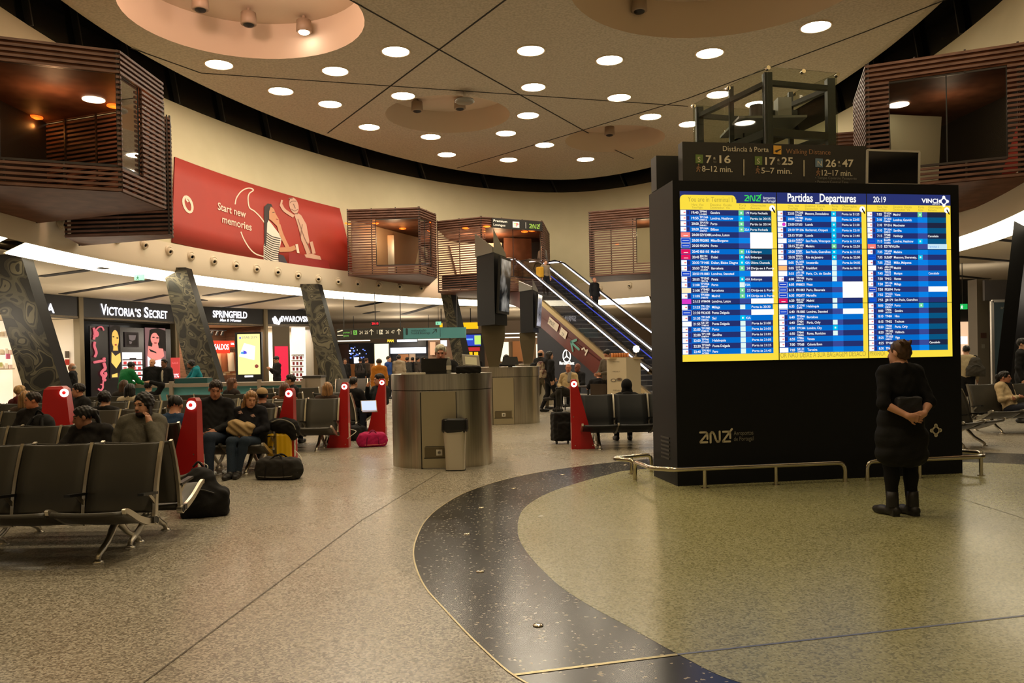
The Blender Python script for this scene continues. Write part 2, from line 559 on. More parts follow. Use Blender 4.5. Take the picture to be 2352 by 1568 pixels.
# ---- curved light strip under the bulkhead, in lengths between the slanted columns
strip_m = mat('strip_light', (255, 250, 235), 0.5, emit=STRIP, ecol=(255, 240, 208))
strip_back = mat('strip_tray', (180, 170, 150), 0.5)
def strip_len(a, b, label):
    ta, tb = wall_hit(*a)[0], wall_hit(*b)[0]
    if tb > ta + PI: tb -= 2 * PI
    if ta > tb + PI: ta -= 2 * PI
    t = thing('curved_light_strip', label, 'light strip', wall_pt((ta + tb) / 2, ZB), 0, 'curved light strips under the gallery')
    n = max(6, int(abs(tb - ta) / 0.03))
    vs, ws = [], []
    for i in range(n + 1):
        th = ta + (tb - ta) * i / n
        vs += [wall_pt(th, ZB, 0.02), (*rimpt(th, 0.5), ZB - 0.27)]
        ws += [wall_pt(th, ZB + 0.02, 0.03), (*rimpt(th, 0.56), ZB - 0.26)]
    q = [(2 * i, 2 * i + 1, 2 * i + 3, 2 * i + 2) for i in range(n)]
    MB().add(vs, q, strip_m, True).build('diffuser', t)
    MB().add(ws, [k[::-1] for k in q], strip_back, True).build('tray', t)
strip_len((-140, 520), (20, 549), 'bright curved light strip, short length at the photo edge by the first slanted column')
strip_len((64, 562), (412, 633), 'bright curved light strip, longest length, over the lingerie shop sign')
strip_len((444, 636), (728, 668), 'bright curved light strip over the clothing shop with red sale sign')
strip_len((742, 670), (1030, 691), 'bright curved light strip under the second timber pod')
strip_len((1052, 692), (1290, 694), 'bright curved light strip behind the screen totem')
strip_len((1350, 691), (1490, 684), 'bright curved light strip past the escalator, beside the board')
strip_len((2150, 566), (2480, 440), 'bright curved light strip on the far side of the departures board')

# ---- ceiling of the shop zone outside the oval, with dark slots
ZL = 4.46
lc = MB()
outer = [np.array((0.24 + 42 * math.cos(t - EPH), 22.77 + 48 * math.sin(t - EPH))) for t in TH]
vs = [(*rimpt(t, 0.45), ZL) for t in TH] + [(p[0], p[1], ZL) for p in outer]
lc.add(vs, [(i, (i + 1) % NS, NS + (i + 1) % NS, NS + i) for i in range(NS)], white_paint)
lc.add([(v[0], v[1], ZL + 0.15) for v in vs], [(i, NS + i, NS + (i + 1) % NS, (i + 1) % NS) for i in range(NS)], white_paint)
struct('ceiling_shops', lc)
for a, b, wd in (((92, 635), (242, 615), .3), ((143, 675), (372, 639), .3), ((312, 691), (383, 677), .3), ((472, 679), (574, 663), .3), ((507, 708), (690, 678), .3), ((668, 716), (700, 709), .3), ((820, 704), (882, 692), .3), ((840, 720), (866, 715), .4), ((821, 705), (891, 691), .3), ((926, 722), (1014, 697), .4), ((1060, 703), (1088, 699), .4), ((440, 684), (470, 690), .3),
                 ((2198, 589), (2360, 603), .22), ((2198, 633), (2270, 641), .25), ((2277, 549), (2360, 557), .2), ((66, 658), (84, 656), .3)):
    j = MB()
    j.beam(onz(*a, ZL - 0.012), onz(*b, ZL - 0.012), wd, 0.02, slot_m)
    struct('trim_%d' % k, j); k += 1

# ---- slanted columns clad in floral steel
flor = mat('floral_cladding', (60, 57, 48), 0.32, 0.25)
nn, ll, bb = nodes(flor)
tc = nn.new('ShaderNodeTexCoord')
n1 = nn.new('ShaderNodeTexNoise'); n1.inputs['Scale'].default_value = 1.0; n1.inputs['Detail'].default_value = 0.6; n1.inputs['Distortion'].default_value = 3.2
ll.new(tc.outputs['Object'], n1.inputs['Vector'])
cr = nn.new('ShaderNodeValToRGB'); cr.color_ramp.interpolation = 'CONSTANT'
e = cr.color_ramp.elements
e[0].position = 0; e[0].color = srgb((48, 46, 40)) + (1,)
e[1].position = 0.47; e[1].color = srgb((90, 86, 70)) + (1,)
x = e.new(0.53); x.color = srgb((56, 53, 46)) + (1,)
x = e.new(0.58); x.color = srgb((108, 102, 82)) + (1,)
x = e.new(0.66); x.color = srgb((52, 50, 44)) + (1,)
x = e.new(0.40); x.color = srgb((74, 70, 57)) + (1,)
x = e.new(0.36); x.color = srgb((44, 42, 37)) + (1,)
ll.new(n1.outputs['Fac'], cr.inputs['Fac']); ll.new(cr.outputs['Color'], bb.inputs['Base Color'])
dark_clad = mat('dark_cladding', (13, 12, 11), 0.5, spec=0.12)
def column(tl, tm, tr, y, sl, slope, idx, front=flor):
    """top outline: front from tl to tm, side from tm to tr; the shaft leans"""
    a, b = at(tl[0], tl[1], y), at(tm[0], tm[1], y)
    a[2] = b[2] = 4.8
    c = at(tr[0], tr[1], y + 0.55)
    c[2] = 4.8
    d = a + (c - b)
    L = np.array((slope * 4.8, 0, -4.8)); LL = np.array((sl * 4.8, 0, -4.8))
    mbx = MB()
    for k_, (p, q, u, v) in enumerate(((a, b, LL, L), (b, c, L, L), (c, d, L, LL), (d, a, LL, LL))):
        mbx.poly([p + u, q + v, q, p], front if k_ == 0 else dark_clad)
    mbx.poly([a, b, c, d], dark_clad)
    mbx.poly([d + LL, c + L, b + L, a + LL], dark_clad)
    struct('column_%d' % idx, mbx)
column((-48, 556), (38, 556), (65, 556), 20.6, 0.275, 0.285, 1)
column((374, 640), (427, 640), (441, 640), 26.9, 0.2, 0.275, 2)
column((689, 678), (730, 678), (740, 678), 33.4, 0.2, 0.25, 3)
column((1013, 698), (1035, 698), (1050, 698), 39.5, 0.165, 0.19, 4)
column((2334, 650), (2368, 650), (2390, 650), 19.0, -0.13, -0.13, 5, dark_clad)
# ================================================================== DEPARTURES BOARD AND WHAT STANDS ROUND IT
def stroke(mb, pts, wd, o, xd, yd, mt, size=1.0, nz=8):
    """a flat line of lettering drawn through 2D points, with round ends"""
    o, xd, yd = (np.array(k, float) for k in (o, xd, yd))
    P = [np.array(p, float) for p in pts]
    for i in range(len(P) - 1):
        d = P[i + 1] - P[i]
        L = np.linalg.norm(d)
        if L < 1e-6: continue
        d /= L
        a0 = math.atan2(d[1], d[0])
        ring_ = [P[i] + wd / 2 * np.array((math.cos(a0 + PI / 2 + PI * k / nz), math.sin(a0 + PI / 2 + PI * k / nz))) for k in range(nz + 1)]
        ring_ += [P[i + 1] + wd / 2 * np.array((math.cos(a0 - PI / 2 + PI * k / nz), math.sin(a0 - PI / 2 + PI * k / nz))) for k in range(nz + 1)]
        mb.poly([o + (xd * q[0] + yd * q[1]) * size for q in ring_], mt)
def ana(mb, o, xd, yd, size, mt):
    for pts in ([(0.08, .92), (.6, .92), (.72, .8), (.72, .36)], [(.6, .68), (.1, .14), (.1, .08), (.7, .08)],
                [(1.0, .05), (1.0, .78), (1.1, .92), (1.22, .9), (1.34, .7), (1.48, .25), (1.6, .08), (1.72, .08), (1.82, .2), (1.82, .95)],
                [(2.12, .92), (2.62, .92), (2.76, .8), (2.76, .36)], [(2.92, 1.12), (2.12, .14), (2.12, .08), (2.74, .08)]):
        stroke(mb, pts, 0.17, o, xd, yd, mt, size)
def vinci_mark(mb, o, xd, yd, s, mt):
    for a, b in ((-.36, 0), (.36, 0), (0, .36), (0, -.36)):
        stroke(mb, [(a - .001, b), (a + .001, b)], .3, o, xd, yd, mt, s)
    for a, b in (((-.36, 0), (0, .36)), ((.36, 0), (0, -.36)), ((-.36, 0), (0, -.36)), ((.36, 0), (0, .36))):
        stroke(mb, [a, b], .12, o, xd, yd, mt, s)
def person_mark(mb, o, xd, yd, s, mt):
    """walking figure pictogram"""
    stroke(mb, [(.02, .86), (.021, .86)], .2, o, xd, yd, mt, s)
    for p in ([(0, .66), (-.02, .38)], [(-.02, .38), (.14, .2), (.16, 0)], [(-.02, .38), (-.12, .16), (-.24, .02)], [(0, .64), (.16, .5), (.26, .46)], [(0, .64), (-.16, .54), (-.2, .36)]):
        stroke(mb, p, .12, o, xd, yd, mt, s)
def arrow_up(mb, o, xd, yd, s, mt, ang=0.0):
    r = lambda p: (p[0] * math.cos(ang) + p[1] * math.sin(ang), -p[0] * math.sin(ang) + p[1] * math.cos(ang))
    for p in ([(0, -.5), (0, .5)], [(-.35, .12), (0, .5), (.35, .12)]):
        stroke(mb, [r(q) for q in p], .11, o, xd, yd, mt, s)
def glow(name, rgb, k=1.0):
    return mat('glow_' + name, tuple(min(255, v) for v in rgb), 0.6, emit=k, ecol=rgb, spec=0.0) if False else _glow(name, rgb, k)
def _glow(name, rgb, k):
    nm = 'glow_%s' % name
    if nm in MATS: return MATS[nm]
    mt = mat(nm, (0, 0, 0), 0.5, emit=k, ecol=rgb, spec=0.1)
    return mt

UB = np.array((3.73, 0.59, 0)); BW = np.linalg.norm(UB); UB /= BW
NB = np.array((UB[1], -UB[0], 0))
B0 = np.array((1.95, 9.60, 0))
ZV = np.array((0, 0, 1.0))
BT = onplane(1543, 414, B0, NB)[2]
shell_m = mat('board_shell', (24, 25, 27), 0.5, spec=0.16)
board = thing('departures_board', 'tall black departures board with a blue and yellow wall of flight screens', 'information board', B0 + UB * BW / 2 - NB * 0.45)
mb = MB()
bp = [B0, B0 + UB * BW, B0 + UB * BW - NB * 0.86, B0 - NB * 0.86]
mb.prism([(p[0], p[1]) for p in bp], 0.0, BT, shell_m)
cab = mb
# screens area on the front
q = [onplane(*p, B0 + NB * 0.02, NB) for p in ((1560, 435), (2183, 450), (2189, 820), (1567, 830))]
cu = [(p - B0) @ UB for p in q]
u0, u1 = (cu[0] + cu[3]) / 2, (cu[1] + cu[2]) / 2
zt, zb = (q[0][2] + q[1][2]) / 2, (q[2][2] + q[3][2]) / 2
SW, SH = u1 - u0, zt - zb
def sp(a, b, d=0.022):
    """a point of the screen wall: a across 0..1, b down 0..1, d in front of the cabinet"""
    return B0 + UB * (u0 + SW * a) + ZV * (zt - SH * b) + NB * d
navy, blue_, navy_g, blue_g = _glow('navy', (36, 48, 108), 1), _glow('blue', (0, 108, 205), 1), _glow('navy_gate', (58, 74, 150), 1), _glow('blue_gate', (8, 132, 232), 1)
teal_n, teal_b = _glow('navy_dim', (30, 36, 62), 1), _glow('blue_dim', (6, 84, 128), 1)
yel, whi, hdr = _glow('yellow', (252, 222, 66), 1), _glow('white', (255, 255, 255), 1), _glow('header', (40, 50, 110), 1)
gcol = {'g': _glow('gate_green', (112, 218, 150), 1), 'c': _glow('gate_cyan', (0, 196, 240), 1), 'w': _glow('gate_white', (226, 250, 245), 1)}
lred, lpink, lmag, lor, lryan = _glow('logo_red', (232, 20, 90), 1), _glow('logo_pink', (255, 130, 120), 1), _glow('logo_magenta', (220, 60, 200), 1), _glow('logo_orange', (255, 190, 120), 1), _glow('logo_blue', (20, 70, 200), 1)
lcream, greyt = _glow('logo_cream', (255, 236, 190), 1), _glow('print_on_yellow', (176, 156, 60), 1)
green_logo = _glow('logo_green', (60, 220, 90), 1)
# logo, time, flight, second flight, destination, gate colour, gate, remark
R1 = '''T|19:40|TP944|LX4085|Genebra|g|19|Porta Fechada
T|19:55|TP1366|S48016|Londres, Heathrow|c||Partiu às 20:15
T|20:00|TP1970|S48411|Porto|g||Partiu às 20:14
T|20:00|TP1064|S48724|Bilbao|g|22A|Porta Fechada
E|20:00|EZY2388||Londres, Luton|||#
R|20:00|FR2085||Milan/Bergamo|||#
R|20:20|FR2096||Porto|||#
I|20:40|IB3105||Madrid|g|16|Embarque
I|20:45|EK194|TP6733|Dubai|c|46A|Embarque
T|20:30|TP1485||Dakar, Blaise Diagne|c|42A|Última Chamada
T|20:50|TP1042|AC2848|Barcelona|g|24|Dirija-se à Porta
R|20:50|FR1883||Londres, Stansted|||#
T|20:55|TP1543|TM5136|Praia|c|41A|Embarque
T|21:00|TP1956|S48447|Porto|w|15A|
V|21:00|VY8463|QR3334|Barcelona|g|23|Dirija-se à Porta
T|21:05|TP1020|S48693|Madrid|g|14|Dirija-se à Porta
W|21:15|W94494||Londres, Luton|||#
T|21:25|TP1136|S48720|Málaga|w||Porta às 20:30
R|21:30|FR2635||Ponta Delgada|||#
T|21:35|TP1549|TM5732|Sal|c|42A|
O|21:55|S4129|TP8018|Ponta Delgada|w||Porta às 21:00
T|22:00|TP1980|PS8642|Porto|w||Porta às 21:05
T|22:00|TP1108|S48704|Sevilha|w||Porta às 21:05
T|22:00|TP746|OT3249|Helsínquia|w||Porta às 21:05
T|22:20|TP1865|ET1346|Ponta Delgada|w||Porta às 21:25
T|22:40|TP1901|ACS864|Faro|w||Porta às 21:45'''
R2 = '''T|22:55|TP1200|S74660|Moscovo, Domodedovo|c||Porta às 21:25
T|20:00|TP1985|PS8640|Porto|w||Porta às 22:05
D|23:00|DT653||Luanda|c||Porta às 21:30
T|23:10|TP1206||Bucharest, Otopeni|c||Porta às 22:10
T|23:15|TP289||Luanda|c||Porta às 21:40
O|23:10|AD8753|TP5507|Sao Paulo, Viracopos|c||Porta às 21:45
T|23:15|TP1693|PS8614|Madeira|g||Porta às 22:20
T|23:20|TP087|AD7217|Sao Paulo, Guarulhos|c||Porta às 21:55
T|23:35|TP075|AD7211|Rio de Janeiro|c||Porta às 22:00
O|5:05|KL1692|SU3641|Amesterdão|w||Porta às 04:05
L|5:05|LH1173|AC9483|Frankfurt|w||Porta às 04:10
O|5:35|AF1195|SU3481|Paris, Ch. de Gaulle|w||
T|6:00|TP1942|S48412|Porto|w||
R|6:05|FR8835||Weeze|||#
R|6:15|FR1083||Paris, Beauvais|||#
R|6:35|FR2077||Marselha|||#
I|6:20|IB3107|AV6084|Madrid|w||
O|6:35|AY1740|JU892|Helsínquia|w||
R|6:40|FR1885||Londres, Stansted|||#
T|6:40|TP1046|AD7732|Barcelona|||
T|6:40|TP434|S48610|Paris, Orly|w||
T|6:50|TP1344||London, City|c||
T|6:50|TP844|PS8886|Roma, Fiumicino|w||
T|6:55|TP866|AD7225|Veneza|||
T|7:00|TP568||Colonia Bonn|||
O|7:05|S4131|TP8001|Terceira|||'''
R3 = '''T|7:05|TP1024|AD7314|Madrid|g||
T|7:10|TP1330|PS8608|Londres, Gatwick|||
T|7:10|TP1316||Manchester|||
T|7:10|TP1104|S48842|Sevilha|||
T|7:15|TP568|LX8647|Hamburgo|||Cancelado
B|7:15|BA499|AA6802|Londres, Heathrow|c||
E|7:15|EZY7676||Lille|||~
T|7:35|TP1699|S48524|Madeira|||
B|7:35|SU2607||Moscovo, Sheremety..|c||
T|7:35|TP822|PS8601|Milão, Malpensa|||
O|7:45|AEA1102|IB4647|Madrid|||
T|7:45|TP552|PS8617|Munique|||Cancelado
T|7:50|TP412||Nantes|||
T|7:50|TP1134|S48742|Málaga|||
R|7:50|FR2094||Porto|||#
T|7:55|TP1272|S48630|Viena|||
B|7:55|JJ8179||Sao Paulo, Guarulhos|||
T|8:00|TP1924|S48424|Porto|g||
T|8:00|TP946|AD7708|Genebra|||
T|8:10|TP484||Nice|||
T|8:15|TP452||Toulouse|||
T|8:20|TP438|S48652|Paris, Orly|||
T|8:20|TP1302|S48712|Valência|||
T|8:25|TP1020|S48411|Vigo|||
T|8:25|TP1060||Bilbao|||Cancelado
T|8:30|TP642||Lille|||'''
def table(rows):
    return [r.split('|') for r in rows.split('\n')]
CX = [0.0, 0.3455, 0.677, 1.0]
HDR, RS, RE = 0.068, 0.109, 0.957
RH = (RE - RS) / 26
bands = [(0.0, RS + 7 * RH), (RS + 7 * RH, RS + 17 * RH), (RS + 17 * RH, 1.0)]
def quad(mb, a0, b0, a1, b1, mt, d=0.022):
    mb.poly([sp(a0, b1, d), sp(a1, b1, d), sp(a1, b0, d), sp(a0, b0, d)], mt)
for ci, rows in enumerate((R1, R2, R3)):
    T_ = table(rows)
    xa, xb = CX[ci] + 0.0015, CX[ci + 1] - 0.0015
    wx = xb - xa
    X = lambda t: xa + wx * t
    for bi, (ba, bb_) in enumerate(bands):
        pan = MB(); txt = pan
        y0, y1 = ba + 0.0015, bb_ - 0.0015
        c4 = [sp(xa, y0, 0.0), sp(xb, y0, 0.0), sp(xb, y1, 0.0), sp(xa, y1, 0.0)]
        pan.slab(c4, NB * 0.02, black)
        quad(pan, xa, y0, xb, y1, yel, 0.0205)
        if bi == 0:
            quad(pan, xa, 0.0015, xb, HDR, hdr, 0.021)
            if ci == 0:
                stroke(pan, [(SH * .025, 0), (SW * wx * 0.575 - SH * .025, 0)], SH * .05, sp(X(0.0), 0.047, 0.0213), UB, ZV, yel, 1, 6)
                quad(pan, xa, .047, X(.58), HDR, yel, .0213)
                txt.text('You are in Terminal 1', sp(X(.08), .062, .0225), UB, ZV, .085, greyt, 0, 'L', SW * wx * .46)
                ana(txt, sp(X(.665), .056, .0225), UB, ZV, SH * .036, green_logo)
                txt.text('Aeroportos', sp(X(.86), .042, .0225), UB, ZV, .045, whi, 0, 'L', SW * wx * .13)
                txt.text('de Portugal', sp(X(.86), .060, .0225), UB, ZV, .045, whi, 0, 'L', SW * wx * .13)
            elif ci == 1:
                txt.text('Partidas _Departures', sp(X(.5), .054, .0225), UB, ZV, .14, whi, .02, 'C', SW * wx * .77)
            else:
                txt.text('20:19', sp(X(.075), .052, .0225), UB, ZV, .10, whi, .015, 'L', SW * wx * .15)
                txt.text('VINCI', sp(X(.65), .052, .0225), UB, ZV, .075, whi, .03, 'L', SW * wx * .2)
                txt.text('AIRPORTS', sp(X(.78), .064, .0225), UB, ZV, .03, whi, 0, 'L', SW * wx * .09)
                vinci_mark(txt, sp(X(.92), .042, .0225), UB, ZV, .14, whi)
            for t, xx, ww in (('Hora  Voo', .12, .12), ('Destino  Escala', .31, .22), ('Porta', .61, .07), ('Observações', .73, .16)):
                txt.text(t, sp(X(xx), .086, .0225), UB, ZV, .04, greyt, 0, 'L', SW * wx * ww)
            for t, xx, ww in (('Time Flight', .12, .11), ('Destination  Via', .31, .20), ('Gate', .61, .06), ('Remarks', .73, .10)):
                txt.text(t, sp(X(xx), .102, .0225), UB, ZV, .036, greyt, 0, 'L', SW * wx * ww)
            stroke(txt, [(0, 0), (.001, 0)], .075, sp(X(.955), .096, .0222), UB, ZV, whi)
            stroke(txt, [(-.01, .02), (.02, -.03)], .016, sp(X(.965), .105, .0226), UB, ZV, black)
        r0, r1 = ((0, 7), (7, 17), (17, 26))[bi]
        for r in range(r0, r1):
            lg, tm, fl, f2, dest, gc, gate, rem = T_[r]
            a, b = RS + r * RH, RS + (r + 1) * RH
            a, b = max(a, y0), min(b, y1)
            dark = r % 2 == 0
            dim = ci == 2 and (r < 7 or r >= 17)
            quad(pan, xa, a, X(.945), b, navy if dark else blue_, .021)
            quad(pan, X(.60), a, X(.718), b, navy_g if dark else blue_g, .0213)
            if dim or (ci == 0 and r < 12 and r not in (5, 6)):
                quad(pan, X(.718), a, X(.945), b, teal_n if dark else teal_b, .0213)
            cy = (a + b) / 2
            h = RH * SH
            la = X(.003), a + RH * .06, X(.098), b - RH * .06
            if lg == 'T':
                quad(pan, la[0], la[1], X(.06), la[3], whi, .0215); quad(pan, X(.06), la[1], la[2], la[3], lryan, .0213); quad(pan, X(.064), a + RH * .14, X(.093), b - RH * .14, hdr, .0215)
                stroke(txt, [(0, 0), (.012, 0)], .014, sp(X(.04), cy, .022), UB, ZV, lpink)
            elif lg == 'O':
                quad(pan, *la, whi, .0215)
            elif lg in 'RB':
                quad(pan, *la, whi if lg == 'R' else blue_g, .0213); quad(pan, la[0] + .001, la[1] + .0015, la[2] - .001, la[3] - .0015, lryan, .0215)
                quad(pan, X(.018), cy - .0015, X(.084), cy + .0015, whi if lg == 'R' else blue_g, .0217)
            else:
                mt_ = {'E': lpink, 'I': lred, 'V': lcream, 'W': lmag, 'L': lor, 'D': whi}[lg]
                quad(pan, *la, mt_, .0215)
                if lg in 'IE':
                    quad(pan, X(.03), cy + .004, X(.075), cy + .007, whi, .0217)
                if lg == 'D':
                    stroke(txt, [(0, 0), (.001, 0)], .045, sp(X(.07), cy, .022), UB, ZV, lmag)
            base = b - RH * .28
            txt.text(tm, sp(X(.115), base, .0225), UB, ZV, h * .62, whi, .02, 'L', SW * wx * (.072 if len(tm) > 4 else .058))
            if f2:
                txt.text(fl, sp(X(.197), a + RH * .52, .0225), UB, ZV, h * .55, whi, .02, 'L', SW * wx * .0148 * len(fl))
                txt.text(f2, sp(X(.197), b - RH * .06, .0225), UB, ZV, h * .4, whi, .02, 'L', SW * wx * .0125 * len(f2))
            else:
                txt.text(fl, sp(X(.197), base, .0225), UB, ZV, h * .6, whi, .02, 'L', SW * wx * .0155 * len(fl))
            txt.text(dest, sp(X(.31), base, .0225), UB, ZV, h * .62, whi, .015, 'L', SW * wx * .0138 * len(dest))
            if gc:
                quad(pan, X(.602), a + RH * .06, X(.655), b - RH * .06, gcol[gc], .0216)
                if gc != 'w':
                    quad(pan, X(.62), cy - RH * .16, X(.638), cy + RH * .16, gcol['w'], .0218)
            if gate:
                txt.text(gate, sp(X(.71), base, .0225), UB, ZV, h * .6, whi, .01, 'R', SW * wx * .0165 * len(gate))
            if rem == '#':
                quad(pan, X(.718), a, X(.955), b, whi, .0219)
            elif rem == '~':
                quad(pan, X(.718), a, X(.95), b, _glow('pale', (200, 232, 246), 1), .0219)
                txt.text('Terminal 2', sp(X(.725), base, .0225), UB, ZV, h * .5, blue_g, 0, 'L')
            elif rem:
                txt.text(rem, sp(X(.722), base, .0225), UB, ZV, h * .58, whi, .012, 'L', SW * wx * .0142 * len(rem))
        if bi == 2:
            t = {1: 'OR NÃO DEIXE A SUA BAGAGEM DESACO', 2: 'MPANHADA'}.get(ci)
            if t:
                txt.text(t, sp(X(0.01), .986, .0225), UB, ZV, .09, greyt, 0, 'L', SW * wx * (.96 if ci == 1 else .18))
        pan.build('screen_panel', board)
# printing on the lower front
beige = mat('print_beige', (206, 196, 168), 0.5)
greyp = mat('print_grey', (132, 128, 116), 0.5)
pr = cab
o = onplane(1606, 1018, B0, NB) + NB * 0.006
ana(pr, o, UB, ZV, 0.142, beige)
o = onplane(1685, 1002, B0, NB) + NB * 0.006
pr.text('Aeroportos', o + ZV * .015, UB, ZV, .075, greyp, .0, 'L', .25)
pr.text('de Portugal', o - ZV * .055, UB, ZV, .075, greyp, .0, 'L', .25)
vinci_mark(pr, onplane(2149, 988, B0, NB) + NB * 0.006, UB, ZV, 0.165, beige)
cab.build('cabinet', board)
vn = MB()
for kz in range(6):
    a = B0 + NB * -0.55 + ZV * (0.30 + kz * .05) - UB * 0.003
    vn.beam(a, a + NB * .3, .012, .022, dark_grey)
vn.build('vent_grille', board)

# ---- walking distance sign on top of the board
def on_board(px, py, back=0.0):
    return onplane(px, py, B0 - NB * back, NB)
sgn = thing('walking_distance_sign', 'long black sign of walking distances to gates on top of the board', 'sign', on_board(1780, 418, .12))
a, b = on_board(1567, 325, .1), on_board(1990, 352, .1)
zl = BT + 0.005
mb = MB()
fr = [np.array((a[0], a[1], zl)), np.array((b[0], b[1], zl)), np.array((b[0], b[1], a[2])), a]
sign_m = mat('sign_black', (38, 36, 32), 0.5)
mb.slab(fr, -NB * 0.14, sign_m)
cream_p, gold_p, green_p, blue_p, tan_p = mat('print_cream', (222, 212, 186), .5), mat('print_gold', (226, 170, 66), .5), mat('print_green', (104, 128, 62), .5), mat('print_blue', (104, 128, 150), .5), mat('print_tan', (158, 118, 84), .5)
tx = mb
def sg(px, py):
    return on_board(px, py, .1) + NB * .006
def sgt(s, px, py, wpx, h, mt, bold=0.0):
    tx.text(s, sg(px, py), UB, ZV, h, mt, bold, 'L', abs(((sg(px + wpx, py) - sg(px, py)) @ UB)))
sgt('Distância à Porta', 1660, 347, 105, .088, cream_p)
sgt('Walking Distance', 1805, 353, 102, .088, tan_p)
tx.slab([sg(1776, 354), sg(1794, 355), sg(1794, 335), sg(1776, 334)], NB * .002, gold_p)
tx.poly([k + NB * .004 for k in (sg(1778, 347), sg(1792, 342), sg(1793, 344), sg(1786, 348), sg(1784, 351))], sign_m)
for (x, y, lt, mt, n1_, n2_, tm_, xm) in ((1597, 375, 'S', green_p, '7', '16', '8–12 min.', 1612), (1733, 379, 'S', green_p, '17', '25', '5–7 min.', 1748), (1872, 384, 'N', blue_p, '26', '47', '12–17 min.', 1886)):
    tx.slab([sg(x, y), sg(x + 17, y + .5), sg(x + 17, y - 19.5), sg(x, y - 20)], NB * .002, mt)
    tx.text(lt, sg(x + 5, y - 3) + NB * .004, UB, ZV, .09, cream_p, .0)
    w1 = 13 if n1_ == '7' else 24
    sgt(n1_, x + 24, y - 1, w1, .13, cream_p, .02)
    sgt('a', x + 28 + w1, y - 9, 5, .06, cream_p); sgt('to', x + 28 + w1, y - 1, 7, .05, greyp)
    sgt(n2_, x + 38 + w1 + (4 if n1_ == '7' else 0), y - 1, 26, .13, cream_p, .02)
    person_mark(tx, sg(x + 7, y + 19), UB, ZV, .095, tan_p)
    sgt(tm_, x + 15, y + 19, 70, .1, cream_p, .008)
for x, y in ((1707, 370), (1845, 372)):
    tx.slab([sg(x, y + 33), sg(x + 2, y + 33), sg(x + 2, y - 4), sg(x, y - 4)], NB * .002, beige)
sgt('• Tempo Controlo Passaporte', 1872, 411, 95, .045, greyp); sgt('• Passport Control Time', 1872, 420, 76, .045, greyp)
tx.build('panel', sgn)
blk = thing('sign_back_box', 'plain dark box sticking out behind the walking distance sign', 'sign', on_board(1540, 418, .55))
a, b = on_board(1507, 357, .55), on_board(1590, 362, .55)
MB().slab([np.array((a[0], a[1], zl)), np.array((b[0], b[1], zl)), np.array((b[0], b[1], a[2])), a], -NB * .2, mat('sign_box', (30, 29, 27), .5)).build('case', blk)
tv = thing('television', 'small switched-off television with a silver frame on the board', 'television', on_board(2050, 424, .2))
c4 = [on_board(*p, .1) for p in ((1990, 423), (2109, 425), (2110, 349), (1991, 345))]
MB().slab(c4, -NB * .05, black).build('case', tv)
fm = MB()
for i in range(4):
    fm.beam(c4[i] + NB * .004, c4[(i + 1) % 4] + NB * .004, .025, .03, mat('silver_frame', (186, 180, 168), .45), up=tuple(NB))
fm.build('bezel', tv)
m_ = (c4[0] + c4[1]) / 2
MB().slab([k + NB * .006 for k in c4], NB * .003, mat('tv_screen', (10, 11, 14), .12)).build('screen', tv)
MB().beam((m_[0], m_[1], BT - .02) - NB * .08, (m_[0], m_[1], m_[2] + .15) - NB * .08, .12, .06, black).build('mount', tv)

# ---- low rails round the board
def rail(label, pts, posts, r=0.027):
    t = thing('guard_rail', label, 'rail', (pts[0][0], pts[0][1], 0), 0, 'low steel rails round the departures board')
    MB().tube(pts, r, chrome, 10).build('bar', t)
    for p in posts:
        mb = MB(); mb.tube([(p[0], p[1], 0), (p[0], p[1], pts[len(pts) // 2][2])], r * .85, chrome, 10)
        mb.lathe([(r * 1.7, 0), (r * 1.7, .012)], chrome, 14, (p[0], p[1], 0))
        mb.build('post', t)
def bl(u, n, z):
    return B0 + UB * u + NB * n + ZV * z
def bend(*ps, r=0.09):
    """round the corners of a path"""
    P = [np.array(p, float) for p in ps]
    out = [P[0]]
    for i in range(1, len(P) - 1):
        a, b = P[i - 1] - P[i], P[i + 1] - P[i]
        ra = min(r, np.linalg.norm(a) / 2, np.linalg.norm(b) / 2)
        a, b = P[i] + a / np.linalg.norm(a) * ra, P[i] + b / np.linalg.norm(b) * ra
        out += [(1 - t) ** 2 * a + 2 * t * (1 - t) * P[i] + t * t * b for t in (0, .25, .5, .75, 1)]
    return out + [P[-1]]
hr = 0.235
rail('steel rail wrapping the near corner of the departures board', bend(bl(-.33, -.62, 0), bl(-.33, -.62, hr), bl(-.33, .02, hr), bl(-.12, .22, hr), bl(2.03, .22, hr), bl(2.03, .22, 0)), [bl(.25, .22, 0), bl(1.14, .22, 0)])
rail('short steel rail at the back corner of the board by the aisle seats', bend(bl(-.3, -.72, 0), bl(-.3, -.72, hr), bl(-.52, -1.0, hr), bl(.1, -1.25, hr), bl(.1, -1.25, 0)), [bl(-.22, -1.12, 0)])
rail('steel rail behind the standing woman at the far end of the board', bend(bl(2.32, .22, 0), bl(2.32, .22, hr), bl(3.9, .22, hr), bl(4.15, -.1, hr), bl(4.0, -.5, hr), bl(4.0, -.5, 0)), [bl(3.02, .22, 0), bl(3.86, .22, 0), ])

